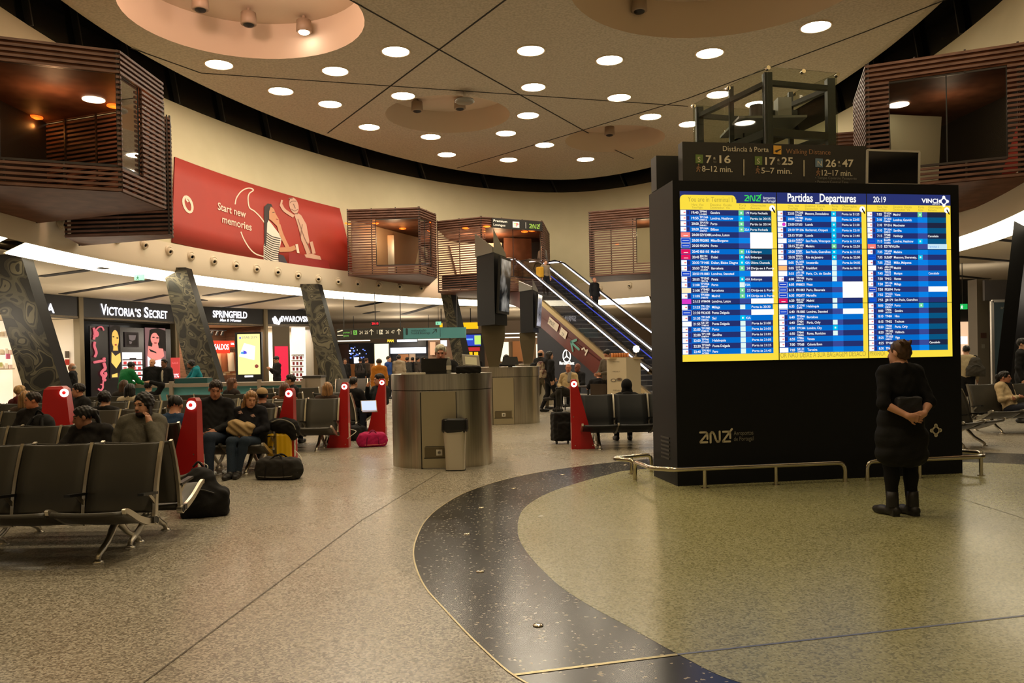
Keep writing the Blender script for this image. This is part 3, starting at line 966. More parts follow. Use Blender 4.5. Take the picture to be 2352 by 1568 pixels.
# ---- studs in the dark band
for i, (p, lb) in enumerate((((1236, 1437), 'round steel floor stud, biggest and nearest in the dark band'), ((1103, 1313), 'round steel floor stud at the widest bow of the dark band, second one up'), ((1073, 1227), 'round steel floor stud at the outermost bow of the dark band'), ((1106, 1166), 'round steel floor stud where the dark band turns back towards the bin'),
                 ((1180, 1122), 'round steel floor stud in the dark band before the big steel counter'), ((1293, 1090), 'round steel floor stud in the dark band under the red charging post reflection'), ((1437, 1068), 'round steel floor stud in the dark band beside the low rail'))):
    c = onz(*p)
    c[2] = 0.003
    t = thing('floor_stud', lb, 'floor stud', c, 0, 'studs in the dark floor band')
    MB().lathe([(0.032, 0), (0.03, 0.006), (0.02, 0.008), (0, 0.008)], chrome, 16).build('cap', t, world=False)

# ---- glass lift tower behind the board
lift = thing('glass_lift', 'glass lift shaft with a dark steel frame rising behind the board', 'lift', (5.4, 18.6, 0))
Lz = 7.6
LP = [at(1592, 240, 19.5), at(1763, 150, 17.0), at(1922, 166, 17.5)]
L0, L1, L2 = (np.array((p[0], p[1], 0)) for p in LP)
L3 = L0 + (L2 - L1)
lft = mat('lift_steel', (46, 48, 44), .45, .3)
fmb = MB()
cor = [L0, L1, L2, L3]
ctr = sum(cor) / 4
for c in cor:
    ci_ = c + (ctr - c) * .09
    fmb.beam(ci_, ci_ + ZV * (Lz - .1), .17, .17, lft, up=(0, 1, 0))
for z in (0.1, 2.3, 4.3, 5.35, 6.25, 7.3):
    for i in range(4):
        a, b = cor[i] + (ctr - cor[i]) * .09, cor[(i + 1) % 4] + (ctr - cor[(i + 1) % 4]) * .09
        fmb.beam(a + ZV * z, b + ZV * z, .12, .16 if z != 7.3 else .1, lft)
m0 = (L0 + L1) / 2 + (ctr - (L0 + L1) / 2) * .09
fmb.beam(m0, m0 + ZV * Lz, .1, .1, lft, up=(0, 1, 0))
m1 = (L3 + L2) / 2 + (ctr - (L3 + L2) / 2) * .1
fmb.beam(m1, m1 + ZV * Lz, .1, .1, lft, up=(0, 1, 0))
glass = mat('clear_glass', (235, 240, 232), 0.02, spec=0.5)
gn, gl_, gb = nodes(glass)
tr = gn.new('ShaderNodeBsdfTransparent'); tr.inputs[0].default_value = (0.86, 0.88, 0.84, 1)
gs = gn.new('ShaderNodeBsdfGlossy'); gs.inputs['Roughness'].default_value = 0.02
fr_ = gn.new('ShaderNodeLayerWeight'); fr_.inputs[0].default_value = 0.12
mxs = gn.new('ShaderNodeMixShader')
gl_.new(fr_.outputs[0], mxs.inputs[0]); gl_.new(tr.outputs[0], mxs.inputs[1]); gl_.new(gs.outputs[0], mxs.inputs[2])
gl_.new(mxs.outputs[0], gn['Material Output'].inputs['Surface'])
for i in range(4):
    a, b = cor[i], cor[(i + 1) % 4]
    nrm = np.cross(b - a, ZV); nrm /= np.linalg.norm(nrm)
    for z0_, z1_ in ((0.05, 2.6), (2.62, 5.25), (5.27, Lz)):
        k_ = 2
        for s_ in range(k_):
            p0_, p1_ = a + (b - a) * (s_ / k_ + .004), a + (b - a) * ((s_ + 1) / k_ - .004)
            MB().slab([p0_ + ZV * z0_, p1_ + ZV * z0_, p1_ + ZV * z1_, p0_ + ZV * z1_], nrm * .016, glass).build('glass_pane', lift)
hb = MB()
for i in range(3):
    a, b = cor[i], cor[i + 1]
    for s_ in (0, .5, 1):
        for z in (2.6, 5.26, Lz - .04):
            c = a + (b - a) * s_
            hb.lathe([(0.045, -.04), (0.045, .05)], chrome, 10, c + ZV * z, ax=(NB[0], NB[1], 0))
fmb.add(hb.v, hb.f, chrome, True)
fmb.build('frame', lift)
mm = MB()
cc = ctr
mm.box((cc[0] + .2, cc[1], 6.9), (1.0, .7, .25), lft); mm.box((cc[0], cc[1], 6.75), (1.5, 1.6, .05), mat('grey_metal', (110, 110, 100), .5))
mm.box((cc[0] + .35, cc[1] - .4, 7.05), (.3, .3, .4), mat('motor_grey', (140, 138, 128), .5)); mm.lathe([(.16, 0), (.16, .35)], dark_grey, 16, (cc[0] - .2, cc[1] - .3, 6.8))
mm.tube([(cc[0] + .3, cc[1] + .2, 0), (cc[0] + .3, cc[1] + .2, 6.8)], .02, dark_grey); mm.tube([(cc[0] - .3, cc[1] + .4, 0), (cc[0] - .3, cc[1] + .4, 6.8)], .02, dark_grey)
mm.box((cc[0], cc[1] + .1, 5.0), (1.1, 1.5, 1.1), mat('cabin_dark', (40, 42, 40), .4))
mm.build('machinery', lift)
# ================================================================== soft shapes: smooth unions meshed by surface nets
def rc(a, b, ra, rb=None, k=0.02):
    return ('c', np.array(a, float), np.array(b, float), ra, ra if rb is None else rb, k)
def el(c, r, k=0.02, rot=None):
    return ('e', np.array(c, float), np.array(r, float), rot, None, k)
def bx(c, r, rd=0.02, k=0.02, rot=None):
    return ('b', np.array(c, float), np.array(r, float), rot, rd, k)
def bounds(p):
    if p[0] == 'c':
        r = max(p[3], p[4])
        return np.minimum(p[1], p[2]) - r, np.maximum(p[1], p[2]) + r
    r = np.full(3, np.linalg.norm(p[2])) if p[3] is not None else p[2]
    if p[0] == 'b': r = r + p[4]
    return p[1] - r, p[1] + r
def evalp(p, P):
    if p[0] == 'c':
        a, b, ra, rb = p[1:5]
        ab = b - a
        t = np.clip(((P - a) @ ab) / max(ab @ ab, 1e-9), 0, 1)
        return np.linalg.norm(P - a - t[..., None] * ab, axis=-1) - (ra + (rb - ra) * t)
    q = P - p[1]
    if p[3] is not None:
        q = q @ p[3]
    if p[0] == 'e':
        k0 = np.linalg.norm(q / p[2], axis=-1)
        k1 = np.linalg.norm(q / p[2] ** 2, axis=-1)
        return np.where(k1 > 1e-9, k0 * (k0 - 1) / np.maximum(k1, 1e-9), -p[2].min())
    d = np.abs(q) - p[2]
    return np.linalg.norm(np.maximum(d, 0), axis=-1) + np.minimum(d.max(axis=-1), 0) - p[4]
def soft(prims, h, cuts=(), carve=(), post=None):
    """prims are joined smoothly; cuts are planes (point, normal) that keep the side the normal points away from; carve are prims taken away"""
    lo = np.min([bounds(p)[0] for p in prims], axis=0) - 2.5 * h
    hi = np.max([bounds(p)[1] for p in prims], axis=0) + 2.5 * h
    N = np.ceil((hi - lo) / h).astype(int) + 1
    ax = [lo[i] + h * np.arange(N[i]) for i in range(3)]
    Fd = np.full(N, 0.5)
    for p in prims:
        k = p[5]
        l, u = bounds(p)
        mgn = max(k * 1.2, 2 * h)
        i0 = np.maximum(np.floor((l - mgn - lo) / h).astype(int), 0)
        i1 = np.minimum(np.ceil((u + mgn - lo) / h).astype(int) + 1, N)
        sl = tuple(slice(i0[i], i1[i]) for i in range(3))
        G = np.stack(np.meshgrid(*(ax[i][sl[i]] for i in range(3)), indexing='ij'), -1)
        d = evalp(p, G)
        o = Fd[sl]
        hh = np.maximum(k - np.abs(o - d), 0) / k
        Fd[sl] = np.minimum(o, d) - hh * hh * k * 0.25
    if cuts or carve or post:
        G = np.stack(np.meshgrid(*ax, indexing='ij'), -1)
        for pt, nr in cuts:
            nr = np.array(nr, float); nr /= np.linalg.norm(nr)
            Fd = np.maximum(Fd, (G - np.array(pt, float)) @ nr)
        for p in carve:
            d = -evalp(p, G); k = p[5]
            hh = np.maximum(k - np.abs(Fd - d), 0) / k
            Fd = np.maximum(Fd, d) + hh * hh * k * 0.25
        if post:
            Fd = Fd + post(G)
    S = Fd < 0
    cnt = np.zeros(N - 1, int)
    acc = np.zeros(tuple(N - 1) + (3,))
    cr_n = np.zeros(N - 1)
    for dx in (0, 1):
        for dy in (0, 1):
            for dz in (0, 1):
                cnt += S[dx:N[0] - 1 + dx, dy:N[1] - 1 + dy, dz:N[2] - 1 + dz]
    mask = (cnt > 0) & (cnt < 8)
    for a in range(3):
        sa = [slice(None)] * 3; sb = [slice(None)] * 3
        sa[a] = slice(0, -1); sb[a] = slice(1, None)
        A, B = Fd[tuple(sa)], Fd[tuple(sb)]
        X = (A < 0) != (B < 0)
        t = np.where(X, A / np.where(X, A - B, 1), 0)
        oth = [i for i in range(3) if i != a]
        for e0 in (0, 1):
            for e1 in (0, 1):
                sl = [slice(None)] * 3
                sl[oth[0]] = slice(e0, N[oth[0]] - 1 + e0)
                sl[oth[1]] = slice(e1, N[oth[1]] - 1 + e1)
                x = X[tuple(sl)]
                cr_n += x
                acc[..., a] += np.where(x, t[tuple(sl)], 0)
                acc[..., oth[0]] += x * e0
                acc[..., oth[1]] += x * e1
    idx = np.full(N - 1, -1)
    cells = np.argwhere(mask)
    idx[mask] = np.arange(len(cells))
    V = lo + h * (cells + acc[mask] / cr_n[mask][:, None])
    quads = []
    for a in range(3):
        sa = [slice(None)] * 3; sb = [slice(None)] * 3
        sa[a] = slice(0, -1); sb[a] = slice(1, None)
        A, B = S[tuple(sa)], S[tuple(sb)]
        b, c = (a + 1) % 3, (a + 2) % 3
        E_ = np.argwhere(A != B)
        E_ = E_[(E_[:, b] > 0) & (E_[:, c] > 0) & (E_[:, b] < N[b] - 1) & (E_[:, c] < N[c] - 1)]
        if not len(E_): continue
        fl = A[tuple(E_.T)]
        def g(db, dc):
            q = E_.copy(); q[:, b] -= db; q[:, c] -= dc
            return idx[tuple(q.T)]
        Q = np.stack([g(1, 1), g(0, 1), g(0, 0), g(1, 0)], -1)
        Q[~fl] = Q[~fl][:, ::-1]
        quads.append(Q)
    Q = np.concatenate(quads)
    return V, Q
def soft_obj(name, V, Q, mt, parent, mi=None, mats=None):
    """mesh from surface nets, given in the parent's own frame"""
    me = bpy.data.meshes.new(name)
    me.vertices.add(len(V)); me.vertices.foreach_set('co', V.astype(np.float32).ravel())
    me.loops.add(Q.size); me.loops.foreach_set('vertex_index', Q.astype(np.int32).ravel())
    me.polygons.add(len(Q))
    me.polygons.foreach_set('loop_start', np.arange(0, Q.size, 4, dtype=np.int32))
    me.polygons.foreach_set('use_smooth', np.ones(len(Q), bool))
    for k in (mats or [mt]):
        me.materials.append(k)
    if mi is not None:
        me.polygons.foreach_set('material_index', mi.astype(np.int32))
    me.update(calc_edges=True)
    o = bpy.data.objects.new(name, me)
    COL.objects.link(o)
    if parent is not None:
        o.parent = parent
        PM[o.name] = PM[parent.name].copy()
    return o

# ================================================================== COUNTERS, BIN, TOTEMS
def stadium(w_, d_, r_, n=10):
    """outline of a rounded counter, centred"""
    out = []
    for cx_, cy_, a0 in ((w_ / 2 - r_, -d_ / 2 + r_, -PI / 2), (w_ / 2 - r_, d_ / 2 - r_, 0), (-w_ / 2 + r_, d_ / 2 - r_, PI / 2), (-w_ / 2 + r_, -d_ / 2 + r_, PI)):
        out += [(cx_ + r_ * math.cos(a0 + PI / 2 * k / n), cy_ + r_ * math.sin(a0 + PI / 2 * k / n)) for k in range(n + 1)]
    return out
panel_st = mat('counter_panel', (176, 166, 138), 0.42, 0.6)
gap_m = mat('gap_black', (12, 11, 10), 0.7)
white_pl = mat('white_plastic', (222, 216, 200), 0.4)
def counter(label, loc, w_, d_, H_, rz=0.0):
    t = thing('steel_counter', label, 'counter', loc, rz, 'oval steel counters in the hall')
    mb = MB()
    o = stadium(w_, d_, min(w_, d_) / 2 - 0.02)
    mb.prism(o, 0.0, H_ - .24, steel, True)
    mb.build('body', t, world=False)
    mb = MB()
    mb.prism([(x * 1.012, y * 1.012) for x, y in o], H_ - .23, H_, steel, True)
    mb.prism([(x * .985, y * .985) for x, y in o], H_ - .242, H_ - .228, gap_m, True)
    mb.build('worktop', t, world=False)
    y = -d_ / 2
    mb = MB()
    mb.box((-.0, y - .012, (H_ - .26) / 2 + .01), (.5, .03, H_ - .27), panel_st)
    mb.box((-.255, y - .012, (H_ - .26) / 2), (.015, .032, H_ - .26), gap_m)
    mb.box((.253, y - .012, (H_ - .26) / 2), (.008, .032, H_ - .26), gap_m)
    mb.box((0, y - .024, .155), (.44, .012, .012), gap_m)
    mb.box((0, y - .024, .32), (.40, .012, .008), gap_m)
    d = mb.build('door', t, world=False)
    mb = MB()
    mb.box((-.01, y - .03, .235), (.40, .012, .15), mat('recess_panel', (112, 102, 78), .5, .6))
    mb.box((.0, y - .04, .235), (.085, .012, .085), white_pl); mb.lathe([(.024, 0), (.024, .008)], greyp, 16, (.0, y - .046, .235), ax=(0, -1, 0)); mb.lathe([(.005, 0), (.005, .003)], black, 8, (-.009, y - .054, .235), ax=(0, -1, 0)); mb.lathe([(.005, 0), (.005, .003)], black, 8, (.009, y - .054, .235), ax=(0, -1, 0))
    mb.build('socket_panel', t, world=False)
    return t
D1 = onz(1010, 1076)
DH = 1.36
counter('oval brushed steel counter with a power socket, a man with a laptop behind it', (D1[0], D1[1] + .62, 0), 1.5, 1.2, DH)
D2 = onz(1172, 975)
counter('second steel counter, behind the first, carrying a tall screen totem', (D2[0] - .15, D2[1] + .7, 0), 1.75, 1.3, DH)
D3 = onz(1215, 918)
counter('farthest steel counter, partly hidden behind the standing couple', (at(1212, 830, 27.0)[0], 27.0, 0), 1.7, 1.2, DH)
# bin
bloc = onz(1047, 1079); bloc[2] = 0
t = thing('waste_bin', 'tapered steel waste bin with a black liner in front of the steel counter', 'bin', bloc)
mb = MB()
oo = stadium(1, 1, .22, 6)
sil = mat('bin_steel', (214, 206, 188), .32, .7)
for (s0, z0), (s1, z1) in zip([(.27, .0), (.29, .3), (.33, .60)], [(.29, .3), (.33, .60), (.34, .66)]):
    n = len(oo)
    mb.add([(x * s0, y * s0 * .8, z0) for x, y in oo] + [(x * s1, y * s1 * .8, z1) for x, y in oo], [(i, (i + 1) % n, n + (i + 1) % n, n + i) for i in range(n)], sil, True)
mb.prism([(x * .275, y * .275 * .8) for x, y in oo], 0, .015, black)
mb.build('body', t, world=False)
mb = MB()
rows_ = [(.352, .55), (.372, .58), (.365, .66), (.36, .715), (.34, .722), (.31, .70), (.28, .5)]
bag_m = mat('bin_liner', (18, 18, 17), .38)
n = len(oo)
for (s0, z0), (s1, z1) in zip(rows_, rows_[1:]):
    jit = lambda s, z, i: (oo[i][0] * s, oo[i][1] * s * .8, z + (.018 * math.sin(i * 2.3) if z < .57 else 0.004 * math.sin(i * 3.1)))
    mb.add([jit(s0, z0, i) for i in range(n)] + [jit(s1, z1, i) for i in range(n)], [(i, (i + 1) % n, n + (i + 1) % n, n + i) for i in range(n)], bag_m, True)
mb.build('liner', t, world=False)

def totem(label, cx, y, base, plan, z0, z1, ped, scr, top, scr_y):
    """cx, y: where it stands; plan: three px columns of the dark box"""
    t = thing('screen_totem', label, 'screen totem', (at(cx, 800, y)[0], y, base), 0, 'screen totems on the counters')
    c = at(cx, 800, y)[0]
    mb = MB()
    w0, w1 = ped
    hw = [(w0, base), (w0, base + .02), (w1, z0 - .25), (w1 * 1.02, z0)]
    for (a, za), (b, zb_) in zip(hw, hw[1:]):
        mb.add([(c - a, y - a * .6, za), (c + a, y - a * .6, za), (c + a, y + a * .6, za), (c - a, y + a * .6, za), (c - b, y - b * .6, zb_), (c + b, y - b * .6, zb_), (c + b, y + b * .6, zb_), (c - b, y + b * .6, zb_)],
               [(0, 1, 5, 4), (1, 2, 6, 5), (2, 3, 7, 6), (3, 0, 4, 7), (4, 5, 6, 7)], mat('totem_steel', (112, 104, 84), .42, .7))
    mb.build('pedestal', t)
    P = [at(px, 800, yy)[:2] for px, yy in plan]
    P.append(P[0] + P[2] - P[1])
    mb = MB()
    mb.prism([(p[0], p[1]) for p in P], z0, z1, mat('totem_black', (9, 11, 12), .5, spec=.12))
    mb.build('case', t)
    # screen standing proud of the right-hand face
    d = P[2] - P[1]; L = np.linalg.norm(d); d /= L
    nr = np.array((d[1], -d[0]))
    s0, s1, sz0, sz1 = scr
    q = lambda a, z, o: (P[1][0] + d[0] * L * a + nr[0] * o, P[1][1] + d[1] * L * a + nr[1] * o, z)
    mb = MB()
    mb.slab([q(s0, sz0, .02), q(s1, sz0, .02), q(s1, sz1, .1), q(s0, sz1, .1)], (nr[0] * .05, nr[1] * .05, 0), black)
    mb.build('monitor', t)
    sm = mat('monitor_picture', (60, 62, 66), .12)
    if 'mp' not in MATS:
        MATS['mp'] = sm
        noise_mix(sm, (18, 20, 22), (150, 150, 148), 2.2, .45, .72, 2)
        b = sm.node_tree.nodes['Principled BSDF']
        for l in list(b.inputs['Base Color'].links):
            sm.node_tree.links.new(l.from_socket, b.inputs['Emission Color'])
        b.inputs['Emission Strength'].default_value = .8
    MB().slab([q(s0 + .06, sz0 + .06, .075), q(s1 - .06, sz0 + .06, .075), q(s1 - .06, sz1 - .06, .155), q(s0 + .06, sz1 - .06, .155)], (nr[0] * .004, nr[1] * .004, 0), sm).build('monitor_screen', t)
    mb = MB()
    e = P[1] - P[0]; e /= np.linalg.norm(e)
    g2 = mat('totem_glass', (92, 90, 80), .3)
    tz0, tz1 = top
    a = (P[0][0], P[0][1], z1); b = (P[1][0], P[1][1], z1)
    mb.slab([a, b, (b[0], b[1], z1 + tz0), (a[0], a[1], z1 + tz1)], (nr[0] * -.03, nr[1] * -.03, 0), g2)
    c_ = (P[2][0], P[2][1], z1)
    mb.slab([b, c_, (c_[0], c_[1], z1 + tz0 * .6), (b[0], b[1], z1 + tz1)], (0, .04, 0), g2)
    mb.build('top_panel', t)
totem('tall screen totem on the second counter, its monitor facing the escalator', 1134, 19.6, DH, ((1098, 19.5), (1138, 18.7), (1166, 19.6)), 2.36, 4.03, (.125, .28), (.05, .95, 2.62, 3.95), (.12, .55), 0)
totem('smaller screen totem beside the escalator, behind the first totem', 1212, 27.0, DH, ((1196, 26.9), (1226, 26.2), (1238, 27.2)), 2.40, 3.78, (.14, .26), (.1, 1.0, 2.55, 3.7), (.1, .35), 0)

# ================================================================== BENCHES
vinyl = mat('black_vinyl', (62, 60, 53), 0.4, spec=0.5)
vinyl_b = vinyl
noise_mix(vinyl, (58, 56, 49), (67, 64, 57), 3, .3, .7)
bnavy = mat('navy_vinyl', (22, 26, 30), 0.45, spec=0.4)
armb = mat('arm_black', (20, 20, 18), .35)
PITCHX = 0.6
def sheet(prof, wd, th, mt, n=6, sag=0.012):
    """profile (y, z) swept along x between two struts, sagging a little like a sling"""
    P = spline([(0, p[0], p[1]) for p in prof], 4)
    mb = MB()
    nrm = []
    for i in range(len(P)):
        d = P[min(i + 1, len(P) - 1)] - P[max(i - 1, 0)]
        q = np.array((0, -d[2], d[1])); nrm.append(q / np.linalg.norm(q))
    top, bot = [], []
    for i, p in enumerate(P):
        for k in range(n + 1):
            x = -wd / 2 + wd * k / n
            s = sag * (1 - (2 * k / n - 1) ** 2)
            top.append(p + np.array((x, 0, 0)) - nrm[i] * s)
            bot.append(p + np.array((x, 0, 0)) - nrm[i] * (s + th))
    m_ = n + 1
    L = len(P)
    fs, gs = [], []
    for i in range(L - 1):
        for k in range(n):
            a = i * m_ + k
            fs.append((a, a + 1, a + m_ + 1, a + m_)); gs.append((L * m_ + a, L * m_ + a + m_, L * m_ + a + m_ + 1, L * m_ + a + 1))
    for i in range(L - 1):
        a = i * m_
        fs.append((a, a + m_, L * m_ + a + m_, L * m_ + a)); a += n
        fs.append((a, L * m_ + a, L * m_ + a + m_, a + m_))
    for k in range(n):
        fs.append((k, L * m_ + k, L * m_ + k + 1, k + 1)); a = (L - 1) * m_ + k
        fs.append((a, a + 1, L * m_ + a + 1, L * m_ + a))
    mb.add(top + bot, fs + gs, mt, True)
    return mb
BACK = [(-.015, .335), (.015, .42), (.035, .52), (.07, .64), (.115, .76), (.155, .86), (.172, .895), (.19, .90)]
SEAT = [(.0, .315), (-.08, .30), (-.2, .318), (-.32, .36), (-.42, .408), (-.48, .43), (-.515, .43), (-.535, .41)]
def mesh_of(mb, nm):
    o = mb.build(nm)
    me = o.data
    bpy.data.objects.remove(o)
    return me
def strut_mb():
    mb = MB()
    P = spline([(0, .185, .905), (0, .13, .78), (0, .07, .6), (0, .035, .45), (0, .02, .33), (0, .0, .265)], 4)
    def bar(P, a, b):
        for i in range(len(P) - 1):
            mb.beam(P[i], P[i + 1], .028, a + (b - a) * i / len(P), alu, up=(0, 1, .3))
    bar(P, .032, .06)
    Q = spline([(0, .01, .255), (0, -.12, .275), (0, -.28, .33), (0, -.42, .40), (0, -.5, .435), (0, -.53, .43)], 4)
    bar(Q, .06, .034)
    mb.lathe([(.038, -.024), (.038, .024)], alu, 16, (0, .005, .262), ax=(1, 0, 0))
    mb.lathe([(.027, -.027), (.027, .027)], black, 16, (0, .005, .262), ax=(1, 0, 0))
    return mb
def arm_mb():
    mb = MB()
    mb.beam((0, .03, .49), (0, -.24, .515), .05, .022, armb)
    mb.beam((0, .03, .40), (0, -.10, .50), .016, .03, alu)
    return mb
def leg_mb():
    mb = MB()
    mb.tube(spline([(0, -.04, .27), (0, -.1, .22), (0, -.2, .13), (0, -.33, .06), (0, -.36, .02)], 4), [.03] * 6 + [.026] * 6 + [.022] * 5, alu, 10)
    mb.tube(spline([(0, -.04, .27), (0, .04, .22), (0, .16, .13), (0, .32, .06), (0, .36, .02)], 4), [.03] * 6 + [.026] * 6 + [.022] * 5, alu, 10)
    for y in (-.36, .36):
        mb.lathe([(.045, 0), (.045, .008), (.02, .022)], alu, 14, (0, y, 0))
    return mb
M_BACK = {m_.name: mesh_of(sheet(BACK, .562, .03, m_), 'backrest') for m_ in (vinyl, bnavy)}
M_SEAT = {m_.name: mesh_of(sheet(SEAT[::-1], .562, .035, m_), 'seat') for m_ in (vinyl, bnavy)}
M_STRUT, M_ARM, M_LEG = mesh_of(strut_mb(), 'strut'), mesh_of(arm_mb(), 'armrest'), mesh_of(leg_mb(), 'leg')
def put(nm, me, parent, loc=(0, 0, 0)):
    o = bpy.data.objects.new(nm, me); COL.objects.link(o); o.parent = parent; o.location = loc
    return o
def bench(xc, y, n, rz, label, mt=vinyl, far=False):
    t = thing('bench', label, 'bench', (xc, y, 0), rz, 'rows of sling benches in the waiting area')
    w2 = n * PITCHX / 2
    for i in range(n):
        x = -w2 + PITCHX * (i + .5)
        put('backrest', M_BACK[mt.name], t, (x, 0, 0)); put('seat', M_SEAT[mt.name], t, (x, 0, 0))
    for i in range(n + 1):
        x = -w2 + PITCHX * i
        put('strut', M_STRUT, t, (x, 0, 0))
        if not far:
            put('armrest', M_ARM, t, (x, 0, 0))
    mb = MB(); mb.beam((-w2 - .03, -.04, .275), (w2 + .03, -.04, .275), .06, .05, dark_grey); mb.build('beam', t, world=False)
    for x in ((-w2 + .3, w2 - .3) if n > 1 else (0,)):
        put('leg', M_LEG, t, (x, 0, 0))
    return t
def right_end(xr, n): return xr - n * PITCHX / 2
bench(right_end(-3.04, 3), 6.78, 3, 0, 'empty black bench closest to the camera, facing it, with open leg space')
bench(right_end(-3.02, 3), 7.28, 3, PI, 'black bench back to back with the closest one, beside the black backpack')
bench(right_end(-3.92, 4), 8.95, 4, 0, 'black bench where the bearded man on the phone and the dark-haired woman sit')
bench(right_end(-3.86, 4), 9.47, 4, PI, 'black bench where the man in the blue jumper sits, seen from behind')
bench(right_end(-5.35, 5), 12.05, 5, 0, 'black bench behind the blue jumper man, facing the camera, mostly hidden')
bench(right_end(-5.35, 5), 12.57, 5, PI, 'black bench where the long blonde hair is seen from behind')
bench(right_end(-3.5, 2), 11.75, 2, 0, 'two-seat black bench of the couple in dark jumpers')
bench(right_end(-3.5, 2), 12.27, 2, PI, 'black bench back to back with the couple, facing the shops')
bench(right_end(-3.16, 3), 14.5, 3, 0, 'empty black bench between two red charging posts, facing the camera')
bench(right_end(-3.16, 3), 15.02, 3, PI, 'black bench right behind the empty one between the red posts')
bench(right_end(-6.5, 2), 14.75, 2, 0, 'black bench behind the red post with the wide orange-lit face')
bench(right_end(-7.7, 4), 14.75, 4, 0, 'black bench by the first slanted column, half hidden by heads')
bench(right_end(-5.2, 3), 15.1, 3, 0, 'black bench behind the tall man in the dark jumper')
bench(right_end(-4.65, 5), 18.0, 5, PI, 'long black bench where the woman with brown hair sits before the shops', far=True)
bench(right_end(-7.85, 3), 18.1, 3, PI, 'black bench where the dark hooded head and raised arm show', far=True)
bench(right_end(-5.1, 3), 21.4, 3, PI, 'black bench in front of the turquoise kiosk counter', far=True)
bench(right_end(-5.45, 2), 30.2, 2, 0, 'far black bench beside the fourth red post, before the food court', far=True)
bench(right_end(-5.55, 2), 31.6, 2, PI, 'farthest black bench, its top edge over the other far bench', far=True)
bench(-3.75, 17.3, 2, 2.5, 'black bench turned sideways where someone holds a laptop')
bench(1.16 + 1.2, 13.95, 4, 0, 'navy bench beside the departures board, behind the red post', bnavy)
bench(1.16 + 1.2, 14.47, 4, PI, 'navy bench behind the board, where a hooded person sits turned away', bnavy)
bench(7.2, 13.2, 2, .55, 'empty black bench just past the far edge of the departures board')
bench(9.6, 15.3, 3, .1, 'black bench where the woman in the cream jumper sits')

# ================================================================== RED CHARGING POSTS
wring = mat('ring_white', (255, 246, 240), .5, emit=2.2, ecol=(255, 240, 235))
rmark = mat('mark_red', (214, 30, 30), .5, emit=.9, ecol=(230, 40, 40))
def charge_post(x, y, label, mirror=False, rz=0.0, wide=False):
    """aisle face upright, the other side sloping out"""
    t = thing('charging_post', label, 'charging post', (x, y, 0), rz, 'red charging posts at the bench ends')
    s = -1 if not mirror else 1
    mb = MB()
    d0, d1 = (.11, .075) if not wide else (.3, .2)
    H_ = 1.1
    a = [(-.0, -d0), (s * .40, -d0), (s * .40, d0), (0, d0)]
    b = [(-.0, -d1), (s * .12, -d1), (s * .12, d1), (0, d1)]
    if wide:
        a = [(.22, -d0), (-.25, -d0), (-.25, d0), (.22, d0)]; b = [(.10, -d1), (-.16, -d1), (-.16, d1), (.10, d1)]
    lv = [[(x_, y_, z) for x_, y_ in (a if z == 0 else b)] for z in (0, H_)]
    mid = [(s * .085 + p[0] * .0, 0, 0) for p in b]
    cx_ = sum(p[0] for p in b) / 4
    lv.append([(cx_ + (p[0] - cx_) * .93, p[1] * .97, H_ + .05) for p in b]); lv.append([(cx_ + (p[0] - cx_) * .6, p[1] * .85, H_ + .085) for p in b])
    for u, v in zip(lv, lv[1:]):
        mb.add(u + v, [(0, 1, 5, 4), (1, 2, 6, 5), (2, 3, 7, 6), (3, 0, 4, 7)], red_m)
    mb.add(lv[-1], [(0, 1, 2, 3)], red_m)
    if mirror == False and not wide or mirror:
        pass
    mb.build('body', t, world=False)
    for sy in ((-1, 1) if not wide else (-1,)):
        lt = MB()
        c = (cx_ + (.0 if not wide else .11), sy * (d1 + .0), H_ + .005)
        lt.lathe([(.05, -.01), (.05, .02), (.045, .026), (.0, .026)], wring, 22, c, ax=(0, sy, 0.1))
        lt.lathe([(.022, .027), (.022, .03), (0, .03)], rmark, 16, c, ax=(0, sy, 0.1))
        lt.build('round_lamp', t, world=False)
    sk = MB()
    for k in range(3):
        sk.box((.004 if not wide else .2, -d0 + .06 + k * .0, .22 + k * .09), (.012, .05, .06), white_pl)
    sk.box((-s * -.0 + .001 if not wide else .2, -d0 + .06, .31), (.008, .07, .27), white_pl)
    sk.build('socket_strip', t, world=False)
    sc_ = MB()
    for z, xx in ((.06, s * .06), (.06, s * .36), (.55, s * .04)):
        sc_.lathe([(.008, 0), (.008, .004)], chrome, 8, (xx, -d0 + (d0 - d1) * z / H_ - .004, z), ax=(0, -1, 0))
    if not wide:
        sc_.build('screw', t, world=False)
    return t
charge_post(-3.58, 9.2, 'red charging post with a white lamp beside the bearded man, behind the black backpack')
charge_post(-3.25, 12.0, 'red charging post with a white lamp behind the yellow suitcase')
charge_post(-3.0, 14.75, 'red charging post at the end of the empty bench, by the pink bag')
charge_post(-2.68, 17.0, 'red charging post half hidden by the left side of the steel counter')
charge_post(.99, 13.8, 'red charging post at the navy bench beside the departures board', True)
charge_post(at(138, 900, 11.0)[0], 11.0, 'wide red charging post lit orange, among the seated people near the photo edge', False, .35, True).scale = (1.05, 1.05, 1.1)
